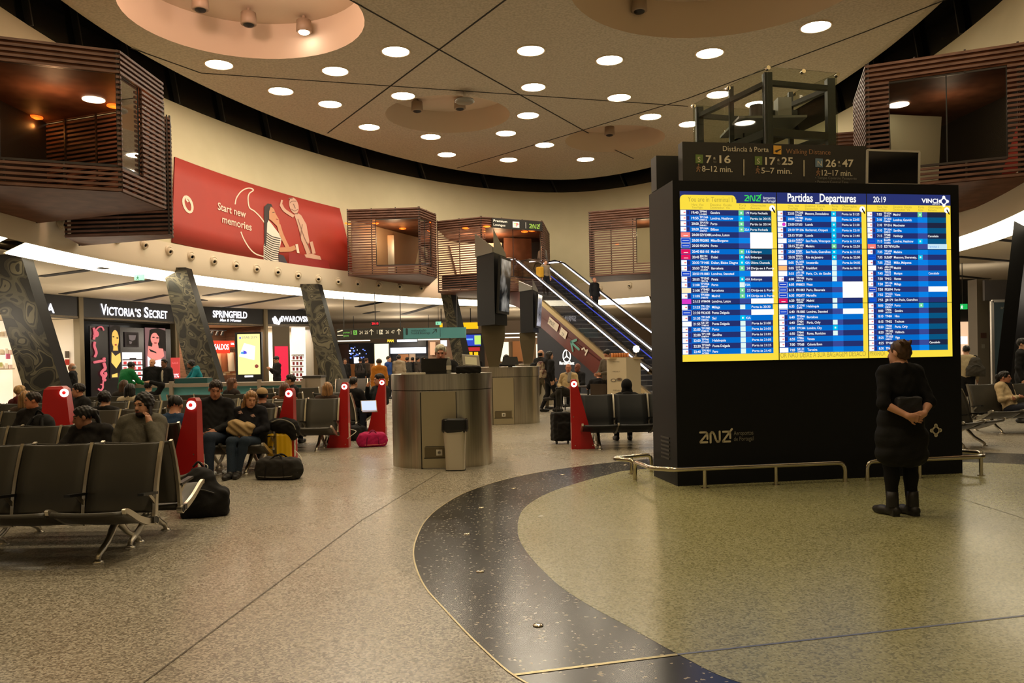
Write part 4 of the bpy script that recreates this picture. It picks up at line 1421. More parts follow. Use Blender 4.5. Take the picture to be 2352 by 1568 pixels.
# ================================================================== TIMBER PODS ON THE GALLERY
slat_m = mat('timber_slat', (100, 70, 57), 0.5, spec=0.35)
noise_mix(slat_m, (86, 58, 46), (112, 80, 66), 3, .35, .65, 3, stretch=(1, 1, 6))
wood_in = mat('pod_wood', (96, 62, 48), 0.6, spec=0.12)
noise_mix(wood_in, (82, 50, 35), (110, 72, 52), 2.5, .3, .7, 3)
dark_wood = mat('dark_wood', (38, 26, 20), 0.5)
orange = mat('orange_lamp', (255, 120, 40), .5, emit=3, ecol=(255, 96, 24))
lampp = mat('pod_lamp', (255, 245, 225), .5, emit=6, ecol=(255, 240, 210))
amber = mat('amber_lamp', (230, 170, 40), .5, emit=1.1, ecol=(240, 176, 40))
pane_m = mat('pod_glass', (255, 255, 255), .05)
gn, gl_, gb = nodes(pane_m)
tr = gn.new('ShaderNodeBsdfTransparent'); tr.inputs[0].default_value = (0.8, 0.78, 0.74, 1)
gs = gn.new('ShaderNodeBsdfGlossy'); gs.inputs['Roughness'].default_value = 0.02
fr_ = gn.new('ShaderNodeLayerWeight'); fr_.inputs[0].default_value = 0.15
mxs = gn.new('ShaderNodeMixShader')
gl_.new(fr_.outputs[0], mxs.inputs[0]); gl_.new(tr.outputs[0], mxs.inputs[1]); gl_.new(gs.outputs[0], mxs.inputs[2])
gl_.new(mxs.outputs[0], gn['Material Output'].inputs['Surface'])
dark_backing = mat('dark_backing', (30, 24, 20), .6)  # dark colour stands in for the unlit void behind the slats
lining_tan = mat('lining_tan', (150, 122, 92), .6)
def es(p, q, px):
    """where along p-q (0..1) the photograph's column px falls"""
    k = ray(px, 500)[0]
    return (k * p[1] - p[0]) / ((q[0] - p[0]) - k * (q[1] - p[1]))
def pod(label, pts, z0, z1, wins=(), lamps=(), soffit=None, deep=0.05, pitch=0.107, light=60, lightcol=(1.0, 0.72, 0.45), lloc=None, backing=(), lin_m=None):
    """pts: plan outline, fronts first; wins: (edge, s0, s1, za, zb) openings in the slats"""
    c = np.mean(pts, axis=0)
    t = thing('timber_pod', label, 'balcony pod', (c[0], c[1], z0), 0, 'slatted timber pods on the gallery')
    P = [np.array((p[0], p[1], 0.0)) for p in pts]
    n = len(P)
    for e in range(n - 1):
        a, b = P[e], P[e + 1]
        L = np.linalg.norm(b - a)
        mb = MB()
        z = z0 + .04
        w_ = [x for x in wins if x[0] == e]
        while z < z1 - .02:
            runs = [(0.0, 1.0)]
            for _, s0, s1, za, zb_ in w_:
                if za < z < zb_:
                    runs = [r for u, v in runs for r in ((u, min(v, s0)), (max(u, s1), v)) if r[1] - r[0] > .005]
            for u, v in runs:
                mb.beam(a + (b - a) * u + ZV * z, a + (b - a) * v + ZV * z, deep, .052, slat_m)
            z += pitch
        k = max(2, int(L / .95))
        nr = np.cross(b - a, ZV); nr /= np.linalg.norm(nr)
        for i in range(k + 1):
            s = i / k
            p = a + (b - a) * s - nr * .045
            segs = [(z0, z1)]
            for _, s0, s1, za, zb_ in w_:
                if s0 + .01 < s < s1 - .01:
                    segs = [(z0, za), (zb_, z1)]
            for u, v in segs:
                mb.beam(p + ZV * u, p + ZV * v, .035, .04, dark_wood, up=(b - a))
        mb.build('slat_wall', t)
        for _, s0, s1, za, zb_ in w_:
            p, q = a + (b - a) * s0 - nr * .07, a + (b - a) * s1 - nr * .07
            MB().slab([p + ZV * za, q + ZV * za, q + ZV * zb_, p + ZV * zb_], -nr * .012, pane_m).build('glass_pane', t)
            mb = MB()
            for s in ((0, 1) if s1 - s0 < .6 else (0, .5, 1)):
                u = p + (q - p) * s
                mb.beam(u + ZV * za, u + ZV * zb_, .025, .025, black, up=(b - a))
            mb.beam(p + ZV * za, q + ZV * za, .05, .05, dark_wood); mb.beam(p + ZV * zb_, q + ZV * zb_, .05, .05, dark_wood)
            mb.build('window_frame', t)
    for e, off in backing:
        a, b = P[e], P[(e + 1) % n]
        nr = np.cross(b - a, ZV); nr /= np.linalg.norm(nr)
        a, b = a + (b - a) * .02 - nr * off, b - (b - a) * .02 - nr * off
        MB().slab([a + ZV * (z0 + .1), b + ZV * (z0 + .1), b + ZV * (z1 - .48), a + ZV * (z1 - .48)], -nr * .03, lin_m or dark_backing).build('backing_panel', t)  # the dark ones are added sheets standing in for shade inside the pod
    pl = [(p[0], p[1]) for p in P]
    ctr_ = np.mean(pl, axis=0)
    ins = [tuple(ctr_ + (np.array(p) - ctr_) * .985) for p in pl]
    area2 = sum(pl[i][0] * pl[(i + 1) % n][1] - pl[(i + 1) % n][0] * pl[i][1] for i in range(n))
    if area2 < 0: ins = ins[::-1]
    MB().prism(ins, z0 - .0, z0 + .09, wood_in).build('soffit', t)
    mb = MB(); mb.prism(ins, z1 - .47, z1 - .03, wood_in); mb.build('pod_ceiling', t)
    for px, py, kind in lamps:
        zc = z1 - .475
        p = onz(px, py, zc)
        mb = MB()
        if kind == 'o':
            mb.lathe([(.16, -.0), (.16, -.03), (.1, -.05)], orange, 14, (p[0], p[1], zc))
            lamp('pod_spot_glow', 'POINT', (p[0], p[1], zc - .22), 9, (1, .36, .08), .06)
        elif kind == 'a':
            mb.lathe([(.3, -.0), (.3, -.06)], amber, 24, (p[0], p[1], zc))
        else:
            mb.lathe([(.24, -.0), (.24, -.02)], lampp, 24, (p[0], p[1], zc))
        mb.build('pod_lamp', t)
    lc_ = lloc or (ctr_[0], ctr_[1], z1 - 1.0)
    if light:
        lamp('pod_light', 'POINT', lc_, light, lightcol, .15)
    return t
p0, p1, p2 = (-12.0, 15.25), (-8.1, 16.9), (-8.05, 18.9)
pod1 = pod('biggest slatted timber pod with a glass corner, high over the perfume and lingerie shops', [p0, p1, p2, (-11.9, 20.4)], 5.2, 8.17,
    [(0, es(p0, p1, 2), .985, 5.75, 7.7), (1, .02, .46, 5.75, 7.7)], [(215, 228, 'w'), (45, 312, 'a'), (82, 268, 'o'), (262, 242, 'o'), (290, 209, 'o')], light=60, lightcol=(1, .55, .28), backing=((2, -.12), (3, .3)))  # the white disc copies a hall lamp mirrored in the glass
pod('lower timber pod tucked behind the biggest one, beside the red advertisement', [(-11.4, 20.7), (-8.6, 20.5), (-8.85, 21.2), (-11.8, 22.2)], 4.88, 7.9, light=0, backing=((0, .16),))
p0, p1, p2 = (-7.0, 34.85), (-3.85, 34.6), (-3.3, 36.3)
pd2 = pod('timber pod right of the red advertisement with steel lift doors inside', [p0, p1, p2, (-4.3, 41.2)], 5.25, 8.15,
    [(0, es(p0, p1, 862), .985, 5.67, 7.66), (1, .02, .72, 5.67, 7.66)], [(800, 512, 'o'), (925, 524, 'o'), (981, 510, 'o'), (862, 512, 'o')], light=120, lightcol=(1, .78, .52), lloc=(-5.2, 36.2, 7.0), backing=((3, .1),), lin_m=lining_tan)
mb = MB()
for a, b in ((866, 872), (889, 905)):
    q, r_ = at(a, 560, 37.6), at(b, 560, 37.6)
    mb.hexa([(q[0], 37.6, 5.34), (r_[0], 37.6, 5.34), (r_[0], 37.75, 5.34), (q[0], 37.75, 5.34), (q[0], 37.6, 7.4), (r_[0], 37.6, 7.4), (r_[0], 37.75, 7.4), (q[0], 37.75, 7.4)], alu)
q, r_ = at(872, 560, 37.7), at(889, 560, 37.7)
mb.hexa([(q[0], 37.7, 5.34), (r_[0], 37.7, 5.34), (r_[0], 37.8, 5.34), (q[0], 37.8, 5.34), (q[0], 37.7, 7.4), (r_[0], 37.7, 7.4), (r_[0], 37.8, 7.4), (q[0], 37.8, 7.4)], gap_m)
mb.build('lift_door', pd2)
p0, p1, p2 = (-3.43, 38.2), (-1.3, 37.2), (1.6, 38.8)
pd3 = pod('timber pod under the premium lounges sign at the top of the escalators', [p0, p1, p2, (2.1, 42.8), (-3.0, 43.2)], 4.73, 8.15,
    [(1, .06, .97, 5.4, 7.7)], [(1070, 523, 'o'), (1118, 519, 'o'), (1205, 531, 'o'), (1222, 529, 'o')], light=150, lightcol=(1, .62, .36), lloc=(-.6, 39.8, 7.2))
mb = MB()
lit = mat('lit_wall', (236, 200, 168), .7)
mb.slab([(-2.7, 41.4, 5.75), (-.4, 41.1, 5.75), (-.4, 41.1, 7.45), (-3.1, 41.4, 7.45)], (0, .08, 0), lit)
mb.build('back_panel', pd3)
mb = MB(); mb.slab([(-3.25, 38.32, 4.85), (-1.35, 37.42, 4.85), (-1.35, 37.42, 5.55), (-3.25, 38.32, 5.55)], (.02, .04, 0), dark_backing); mb.build('parapet', pd3)
mb = MB(); mb.slab([(-3.3, 42.6, 4.9), (1.9, 42.2, 4.9), (1.9, 42.2, 7.6), (-3.3, 42.6, 7.6)], (0, .05, 0), dark_backing); mb.build('backing_panel', pd3)  # added dark sheet in place of the pod's unlit depth
lamp('pod_light', 'AREA', (-1.9, 39.0, 7.3), 160, (1, .78, .6), .8, (-1.9, 41.3, 5.8))
mb = MB(); mb.slab([(-.3, 40.4, 4.9), (1.1, 40.9, 4.9), (1.1, 40.9, 7.6), (-.3, 40.4, 7.6)], (0, .08, 0), wood_in); mb.build('back_panel', pd3)
p0, p1, p2 = (3.63, 36.7), (5.5, 36.0), (8.3, 34.9)
pod('timber pod beside the departures board, above the far escalator', [(4.1, 39.6), p0, p1, p2, (9.3, 37.5)], 5.2, 8.15, [(2, es(p1, p2, 1437) if es(p1, p2, 1437) > 0 else .05, .97, 5.67, 7.66), ], [(1420, 560, 'o')], light=80, lightcol=(1, .75, .45))
p0, p1, p2 = (9.1, 21.2), (8.23, 18.5), (10.96, 17.3)
pd5 = pod('large reddish timber pod over the far side of the board, with glass front', [(12.0, 23.2), p0, p1, p2, (12.5, 16.6)], 5.25, 8.15,
    [(2, es(p1, p2, 2046), .93, 5.7, 7.66)], [(2064, 240, 'w'), (2262, 297, 'a'), (2330, 262, 'w')], light=20, lightcol=(1, .75, .5), backing=((4, .2), (3, .1), (0, .15)))
mb = MB(); pale = mat('pale_wall', (188, 188, 160), .7)
a, b = at(2052, 300, 20.6), at(2150, 300, 20.9)
mb.slab([(a[0], a[1], 5.3), (b[0], b[1], 5.3), (b[0] + .15, b[1], 7.6), (a[0] - .1, a[1], 7.6)], (0, .06, 0), pale); mb.build('back_panel', pd5)
pod('small slatted pod end between the glass lift and the large reddish pod', [(9.35, 24.3), (12.0, 23.75), (12.6, 24.6)], 5.6, 8.15, light=0, backing=((0, .3),))
# premium lounges sign
a, b = np.array((-1.3, 37.2)), np.array((1.6, 38.8))
d = (b - a) / np.linalg.norm(b - a); nr = np.array((d[1], -d[0]))
p = lambda s, z, o: np.array((a[0] + (b[0] - a[0]) * s + nr[0] * o, a[1] + (b[1] - a[1]) * s + nr[1] * o, z))
s0, s1 = es(a, b, 1128), es(a, b, 1243)
zt_, zb_ = 8.08, 7.62
t = thing('lounge_sign', 'black premium lounges sign on the front of the far timber pod', 'sign', p((s0 + s1) / 2, zb_, .1))
mb = MB(); mb.slab([p(s0, zb_, .1), p(s1, zb_, .1), p(s1, zt_, .1), p(s0, zt_, .1)], (nr[0] * -.08, nr[1] * -.08, 0), mat('sign_dark', (26, 24, 20), .5))
d3 = np.array((d[0], d[1], 0)); sw_ = mat('sign_lit', (240, 232, 214), .5, emit=.5, ecol=(240, 232, 214)); sg_ = mat('sign_green', (150, 190, 80), .5, emit=.3, ecol=(150, 190, 80))
mb.text('Premium', p(s0 + .02, 7.9, .105), d3, ZV, .16, sw_, .01, 'L', .72); mb.text('Lounges', p(s0 + .02, 7.72, .105), d3, ZV, .16, sw_, 0, 'L', .62)
sm_ = (s1 - s0)
mb.slab([p(s0 + sm_ * .40, 7.7, .105), p(s0 + sm_ * .53, 7.7, .105), p(s0 + sm_ * .53, 7.98, .105), p(s0 + sm_ * .40, 7.98, .105)], nr_ := (nr[0] * .004, nr[1] * .004, 0), sw_)
mb.text('T', p(s0 + sm_ * .42, 7.76, .112), d3, ZV, .2, sg_, .04); mb.text('P', p(s0 + sm_ * .47, 7.76, .112), d3, ZV, .22, mat('sign_red', (200, 40, 30), .5, emit=.4, ecol=(200, 40, 30)), .04)
mb.beam(p(s0 + sm_ * .66, 7.7, .106), p(s0 + sm_ * .66, 7.98, .106), .02, .01, sw_, up=d3)
ana(mb, p(s0 + sm_ * .73, 7.72, .108), d3, ZV, .2, sg_)
mb.build('sign_face', t)

# ================================================================== RED ADVERTISEMENTS ON THE OVAL WALL
ad_red = mat('banner_red', (160, 57, 47), .55, spec=.3)
noise_mix(ad_red, (156, 56, 47), (165, 58, 47), .5, .3, .7)
def banner(label, tl, tr_, br, bl_):
    C4 = [wall_hit(*k, -.06) for k in (tl, tr_, br, bl_)]
    t = thing('advertising_banner', label, 'advertisement', wall_pt(C4[3][0], C4[3][1], -.06))
    mb = MB()
    N_, M_ = 24, 4
    def q(i, j, off):
        u, v = i / N_, j / M_
        th = (C4[3][0] * (1 - u) + C4[2][0] * u) * (1 - v) + (C4[0][0] * (1 - u) + C4[1][0] * u) * v
        z = (C4[3][1] * (1 - u) + C4[2][1] * u) * (1 - v) + (C4[0][1] * (1 - u) + C4[1][1] * u) * v
        return wall_pt(th, z, off)
    F_ = [(i, j) for j in range(M_ + 1) for i in range(N_ + 1)]
    vs = [q(i, j, -.06) for i, j in F_] + [q(i, j, -.02) for i, j in F_]
    fs = []
    o = (N_ + 1) * (M_ + 1)
    for j in range(M_):
        for i in range(N_):
            k = j * (N_ + 1) + i
            fs += [(k, k + 1, k + N_ + 2, k + N_ + 1), (o + k, o + k + N_ + 1, o + k + N_ + 2, o + k + 1)]
    for i in range(N_):
        k = M_ * (N_ + 1) + i
        fs += [(i, o + i, o + i + 1, i + 1), (k, k + 1, o + k + 1, o + k)]
    mb.add(vs, fs, ad_red, True)
    return t, mb
adt, mb = banner('long red phone-company banner with a girl and a wooden puppet on the curved wall', (402, 360), (780, 478), (819, 634), (396, 556))
def W(x, y, lift_=.0):
    px, py = x / 4.9 + 380, y / 4.9 + 360
    th, z = wall_hit(px, py, -.075 - lift_)
    return wall_pt(th, z, -.075 - lift_)
ads = [mat('ad_' + n_, c_, .6) for n_, c_ in (('white', (224, 206, 184)), ('hair', (44, 32, 28)), ('skin', (196, 138, 100)), ('shirt', (222, 212, 196)), ('stripe', (48, 42, 40)), ('puppet', (202, 160, 138)), ('puppet_dark', (128, 92, 76)), ('table', (140, 34, 32)), ('skirt', (52, 46, 56)))]
aw, ah, ask_, ash, ast, apu, apd, atb, aski = ads
def apoly(pts, mt, lf=.0):
    mb.poly([W(x, y, lf) for x, y in pts], mt)
def aline(pts, wd, mt, lf=.0):
    P = spline([(x, y) for x, y in pts], 4) if len(pts) > 2 else [np.array(p_, float) for p_ in pts]
    for i in range(len(P) - 1):
        d_ = P[i + 1] - P[i]
        q_ = np.array((-d_[1], d_[0])) / max(np.linalg.norm(d_), 1e-6) * wd / 2
        e_ = d_ / max(np.linalg.norm(d_), 1e-6) * wd * .15
        apoly([P[i] + q_ - e_, P[i] - q_ - e_, P[i + 1] - q_ + e_, P[i + 1] + q_ + e_][::-1], mt, lf)
ring_pts = []
for k in range(21):
    a_ = 2 * PI * k / 20
    x_, y_ = 50 * math.cos(a_), 90 * math.sin(a_)
    ring_pts.append((253 + x_ * .94 - y_ * -.22, 535 + x_ * .1 + y_ * .97))
for k in range(20):
    aline([ring_pts[k], ring_pts[k + 1]], 27, aw)
aline([(238, 450), (238, 480), (256, 505)], 20, aw)
for txt_, (x0, y0), (x1, y1), hh in (('Start new', (590, 592), (905, 688), 1.02), ('memories', (640, 738), (970, 832), 1.02)):
    o_, e_ = W(x0, y0, .0), W(x1, y1, .0)
    xd = e_ - o_; L_ = np.linalg.norm(xd)
    v_, f_ = text_geo(txt_, .012)
    xs = [q_[0] for q_ in v_]
    sc_ = 1 / (max(xs) - min(xs))
    mb.add([W(x0 + (q_[0] - min(xs)) * sc_ * (x1 - x0), y0 + (q_[0] - min(xs)) * sc_ * (y1 - y0) - q_[1] * 118, .01) for q_ in v_], f_, aw)
aline([(785, 532), (800, 462), (850, 392), (910, 357), (960, 354), (990, 376), (945, 412), (930, 470), (945, 570), (1000, 610), (1060, 668), (1120, 746)], 13, aw)
aline([(850, 845), (880, 920), (940, 1020), (1010, 1088), (1102, 1122)], 13, aw)
apoly([(1390, 1075), (1560, 1105), (1830, 1168), (1865, 1308), (1390, 1236)], atb)
apoly([(1160, 712), (1200, 760), (1260, 840), (1312, 900), (1290, 1010), (1268, 1100), (1276, 1216), (1170, 1190), (1105, 1150), (1105, 1000), (1130, 900), (1138, 745)][::-1], ash, .005)
for k in range(15):
    y_ = 850 + k * 24
    aline([(1112 + max(0, 5 - k) * 4, y_), (1200, y_ + 46 + k), (1276 + max(0, 6 - k) * 3, y_ + 70)], 10, ast, .012)
apoly([(1112, 562), (1150, 525), (1190, 530), (1206, 560), (1180, 600), (1172, 690), (1146, 745), (1134, 1000), (1116, 1000), (1112, 700)][::-1], ah, .015)
apoly([(1186, 560), (1222, 588), (1240, 640), (1276, 700), (1286, 760), (1250, 775), (1200, 724), (1168, 700), (1168, 612)][::-1], ask_, .018)
aline([(1205, 628), (1228, 622)], 8, ah, .024); aline([(1246, 700), (1270, 706)], 8, atb, .024)
aline([(1275, 770), (1310, 880), (1375, 1020)], 42, ask_, .018); aline([(1290, 1045), (1400, 1040), (1455, 1020)], 52, ask_, .02)
apoly([(1276, 1095), (1330, 1110), (1392, 1230), (1278, 1216)][::-1], aski, .01)
apoly([(1462, 985), (1490, 980), (1510, 1085), (1482, 1080)][::-1], aw, .022)
hp = [(1446 + 52 * math.cos(2 * PI * k / 18) + 16 * math.sin(2 * PI * k / 18), 548 + 90 * math.sin(2 * PI * k / 18)) for k in range(18)]
apoly(hp[::-1], apu, .01)
aline([(1400, 520), (1425, 500), (1470, 500)], 8, apd, .016); aline([(1420, 590), (1455, 610), (1490, 590)], 8, apd, .016); aline([(1440, 530), (1462, 580)], 10, apd, .016); aline([(1388, 470), (1430, 466)], 12, apd, .016)
apoly([(1450, 650), (1500, 636), (1530, 660), (1586, 760), (1620, 950), (1600, 1000), (1530, 950), (1520, 880), (1480, 740)][::-1], apu, .01)
aline([(1302, 540), (1340, 600), (1440, 668)], 34, apu, .012); aline([(1312, 488), (1300, 540)], 22, apu, .012)
aline([(1560, 950), (1610, 1085)], 44, apu, .012); aline([(1640, 960), (1672, 1085)], 36, apu, .012)
aline([(1490, 700), (1560, 900), (1600, 990)], 9, apd, .018); aline([(1540, 760), (1520, 900)], 9, apd, .018); aline([(1590, 960), (1640, 1080)], 9, apd, .018); aline([(1460, 640), (1490, 640)], 12, apd, .018)
apoly([(1565, 1100), (1640, 1088), (1740, 1118), (1756, 1160), (1580, 1132)][::-1], apu, .014)
mb.build('printed_face', adt)
ad2, mb = banner('second red banner on the opposite curved wall, at the photo edge', (2356, 222), (2700, -60), (2640, 250), (2298, 408))
mb.build('printed_face', ad2)

# ---- round air nozzles in the bulkhead
def nozzle(px, py, label, first=[None]):
    th, z = wall_hit(px, py, -.09)
    p = wall_pt(th, z, grow(5.3) * 0 - .1)
    q = wall_pt(th, z, -.6)
    rz = math.atan2(q[1] - p[1], q[0] - p[0])
    if first[0] is None:
        t = thing('air_nozzle', label, 'air nozzle', p, rz, 'round air nozzles along the bulkhead')
        MB().lathe([(.175, -.1), (.175, .0), (.165, .05), (.14, .07), (.12, .05)], white_paint, 24, ax=(1, 0, -.1)).build('ring', t, world=False)
        mb = MB(); mb.lathe([(.12, .03), (.125, .08), (.105, .15), (.075, .18), (.062, .178), (.05, .10)], white_paint, 20, (0, 0, 0), ax=(1, -.35, -.35)); mb.lathe([(.052, .12), (.0, .12)], black, 16, ax=(1, -.35, -.35))
        mb.build('ball', t, world=False)
        first[0] = t
    else:
        copy_tree(first[0], p, rz, label)
NZ = [(64, 490, 'first from the photo edge, shaded under the biggest pod'), (137, 512, 'second from the photo edge, shaded under the biggest pod'), (201, 529, 'third from the photo edge, under the biggest pod'), (266, 548, 'under the lower timber pod, fourth along'), (328, 561, 'under the lower timber pod corner'),
      (386, 576, 'at the start of the red banner'), (437, 588, 'under the round mark of the red banner'), (489, 599, 'under the red banner, beside the round mark'), (540, 609, 'under the slogan of the red banner'), (588, 617, 'under the white speech curve of the banner'),
      (637, 624, 'under the printed girl of the banner'), (684, 632, 'under the printed table of the banner'), (731, 640, 'under the printed puppet of the banner'), (777, 646, 'just before the end of the red banner'), (822, 651, 'just past the end of the red banner'),
      (870, 654, 'first in the shade of the second pod'), (919, 657, 'second in the shade of the second pod'), (969, 661, 'third in the shade of the second pod'), (1380, 662, 'beside the escalator, in the light'), (1448, 655, 'beside the departures board, in shade'),
      (2212, 472, 'just past the far edge of the board'), (2260, 448, 'second past the far edge of the board'), (2316, 425, 'closest to the second red banner')]
for px, py, lb in NZ:
    nozzle(px, py, 'round white air nozzle ' + lb)

# ================================================================== ESCALATORS
T0 = np.array((0.19, 38.5)); D_ = np.array((4.51, -7.0)); D_ /= np.linalg.norm(D_)
N_e = np.array((-D_[1], D_[0]))
TAN = math.tan(math.radians(30))
ZUP = 5.4
RUN = (ZUP - 0.0) / TAN
def EP(s, o, dz=0.0):
    z = ZUP - min(max(s, 0), RUN) * TAN
    return np.array((T0[0] + D_[0] * s + N_e[0] * o, T0[1] + D_[1] * s + N_e[1] * o, z + dz))
led = mat('led_white', (255, 255, 255), .5, emit=4.0, ecol=(225, 228, 255))
led_b = mat('led_blue', (120, 140, 255), .5, emit=2.0, ecol=(70, 90, 255))
step_m = mat('step_metal', (128, 130, 138), .5, .2)
noise_mix(step_m, (116, 118, 126), (138, 140, 148), 2, .4, .6, 1)
riser_m = mat('step_riser', (66, 69, 78), .5, .2)
gold_cl = mat('gold_cladding', (170, 150, 110), .35, .9)
brown_p = mat('brown_panel', (84, 34, 24), .25, spec=.6)
noise_mix(brown_p, (74, 30, 22), (92, 38, 27), 1, .3, .7)
e_glass = pane_m
def escalator(label, o0, near):
    c = EP(RUN / 2, o0 + .6)
    t = thing('escalator', label, 'escalator', (c[0], c[1], 0), 0, 'pair of escalators')
    nst = int(RUN / .346)
    for i in range(nst):
        s = i * .346
        p = EP(s, o0 + .6)
        z = p[2]
        mb = MB()
        a, b = EP(s, o0 + .1), EP(s, o0 + 1.1)
        d2 = np.array((D_[0], D_[1], 0)) * .35
        a[2] = b[2] = z - .005
        dn = np.array((0, 0, -.21))
        mb.hexa([a + dn, b + dn, b + d2 + dn, a + d2 + dn, a, b, b + d2, a + d2], step_m)
        mb.hexa([a + dn + d2, b + dn + d2, b + dn + d2 * 1.03, a + dn + d2 * 1.03, a + d2 - ZV * .03, b + d2 - ZV * .03, b + d2 * 1.03 - ZV * .03, a + d2 * 1.03 - ZV * .03], riser_m)
        mb.build('step', t)
    for k_, o in enumerate((o0, o0 + 1.2)):
        mb = MB()
        path = [EP(-1.6, o), EP(0, o), EP(RUN - .3, o), EP(RUN + 1.0, o)]
        for a, b in zip(path, path[1:]):
            mb.slab([a + ZV * .1, b + ZV * .1, b + ZV * .95, a + ZV * .95], np.array((N_e[0], N_e[1], 0)) * .012, e_glass)
        mb.build('balustrade_glass', t)
        mb = MB()
        up = [EP(-1.7, o, .55), EP(-1.85, o, .75), EP(-1.7, o, .97), EP(-.4, o, 1.0), EP(.4, o, 1.0), EP(RUN - .6, o, 1.0), EP(RUN + .3, o, 1.0), EP(RUN + 1.1, o, .97), EP(RUN + 1.25, o, .75), EP(RUN + 1.1, o, .55)]
        mb.tube(up, .038, mat('handrail_rubber', (16, 16, 17), .35), 8)
        mb.build('handrail', t)
        if not (near and k_ == 1):
            mb = MB()
            for a, b in ((EP(-.9, o, .93), EP(0.1, o, .93)), (EP(.1, o, .93), EP(RUN - .1, o, .93))):
                mb.beam(a, b, .045, .045, led)
            mb.build('handrail_light', t)
        if k_ == 0 and not near:
            mb = MB(); mb.beam(EP(.6, o + .03, .55), EP(RUN - .4, o + .03, .55), .02, .04, led_b); mb.build('skirt_light', t)
        mb = MB()
        for a, b in ((EP(-1.6, o), EP(0, o)), (EP(0, o), EP(RUN, o)), (EP(RUN, o), EP(RUN + 1.0, o))):
            mb.beam(a + ZV * -.02, b + ZV * -.02, .14, .2, gold_cl)
        mb.build('skirt_cladding', t)
    mb = MB()
    for o in (o0 - .02, o0 + 1.22):
        mb.slab([EP(-1.6, o, -.12), EP(-.0, o, -.12), EP(RUN, o, -.12), EP(RUN, o, -.02), EP(RUN - 1.9, o, -1.07), EP(.3, o, -1.25), EP(-1.6, o, -.95)], np.array((N_e[0], N_e[1], 0)) * (.03 if o < o0 + 1 else -.03), brown_p)
    mb.slab([EP(-1.6, o0 + .02, -.95), EP(.3, o0 + .02, -1.25), EP(RUN - 1.9, o0 + .02, -1.07), EP(RUN - 1.9, o0 + 1.18, -1.07), EP(.3, o0 + 1.18, -1.25), EP(-1.6, o0 + 1.18, -.95)], (0, 0, .03), dark_grey)
    if near:
        o = o0 - .052
        n3 = -np.array((N_e[0], N_e[1], 0))
        dd = EP(2, o) - EP(1, o); dd /= np.linalg.norm(dd)
        upv = np.cross(dd, n3); upv = upv if upv[2] > 0 else -upv
        tealp = mat('print_teal', (90, 150, 140), .5); wp = mat('print_white', (216, 206, 190), .5)
        for s_, ln, hh in ((2.75, .8, .34), (3.62, .5, .34)):
            a = EP(s_, o, -.72)
            mb.slab([a, a + dd * ln, a + dd * ln + upv * hh, a + upv * hh], n3 * .008, wp)
        ana(mb, EP(2.82, o - .012, -.62), dd, upv, .16, greyp)
        mb.text('TP', EP(3.75, o - .012, -.68), dd, upv, .2, greyp, .02)
        c = EP(4.75, o - .004, -.62)
        for q in ([(-.35, .0), (.3, .0)], [(-.35, .0), (-.05, .26)], [(-.35, .0), (-.05, -.26)]):
            stroke(mb, q, .11, c, dd, upv, tealp)
        c = EP(5.35, o - .004, -.5)
        for q in ([(-.15, 0), (-.05, .12), (.08, .05)], [(.08, .05), (.2, .16), (.16, -.1)]):
            stroke(mb, q, .07, c, dd, upv, wp)
        mb.text('S', EP(1.75, o - .004, -.62), dd, upv, .3, wp)
        c = EP(-.75, o - .004, -.72)
        h_ = np.array((D_[0], D_[1], 0))
        for q in ([(-.22, -.05), (.0, .0), (.2, .22)], [(0, .0), (.1, -.22)], [(-.1, -.02), (-.2, -.25)], [(.24, .2), (.25, .2)]):
            stroke(mb, q, .1, c, h_, ZV, tealp)
        for k in range(12):
            a_ = 2 * PI * k / 12; b_ = 2 * PI * (k + 1) / 12
            stroke(mb, [(.11 * math.cos(a_), .38 + .11 * math.sin(a_)), (.11 * math.cos(b_), .38 + .11 * math.sin(b_))], .03, c, h_, ZV, wp)
    mb.build('truss', t)
escalator('escalator on the side of the brown panel, coming down from the premium lounges', 0.0, True)
escalator('second escalator, behind the first, with blue light along its skirt', 1.5, False)
# dark blue car-brand wall under the escalator
mw = thing('car_brand_wall', 'dark blue advertising wall with a white ring star logo beneath the escalator', 'advertisement', EP(4.5, .03, -5))
mb = MB(); mblue = mat('brand_blue', (24, 32, 42), .4)
zf = lambda p: np.array((p[0], p[1], 0.0))
mb.slab([zf(EP(1.75, .05)), zf(EP(RUN - 1.9, .05)), EP(RUN - 1.9, .05, -1.09), EP(1.75, .05, -1.25)], np.array((N_e[0], N_e[1], 0)) * .12, mblue)
pl0 = EP(3, .045); n3 = -np.array((N_e[0], N_e[1], 0)); h_ = np.array((D_[0], D_[1], 0))
lw = mat('logo_white', (240, 240, 236), .5, emit=1.2, ecol=(240, 240, 236))
c = onplane(1301.5, 817.5, pl0, n3)
R_ = .27
for k in range(24):
    a_, b_ = 2 * PI * k / 24, 2 * PI * (k + 1) / 24
    stroke(mb, [(R_ * math.cos(a_), R_ * math.sin(a_)), (R_ * math.cos(b_), R_ * math.sin(b_))], .06, c, h_, ZV, lw)
for k in range(3):
    a_ = PI / 2 + 2 * PI * k / 3
    mb.poly([c + h_ * (.04 * math.cos(a_ + 1.57)) + ZV * (.04 * math.sin(a_ + 1.57)), c + h_ * (.04 * math.cos(a_ - 1.57)) + ZV * (.04 * math.sin(a_ - 1.57)), c + h_ * (R_ * math.cos(a_)) + ZV * (R_ * math.sin(a_))], lw)
a, b = onplane(1285, 837, pl0, n3), onplane(1319, 838, pl0, n3)
mb.text('Mercedes-Benz', a, h_, ZV, .2, lw, .02, 'L', np.linalg.norm(b - a))
mb.build('wall_panel', mw)

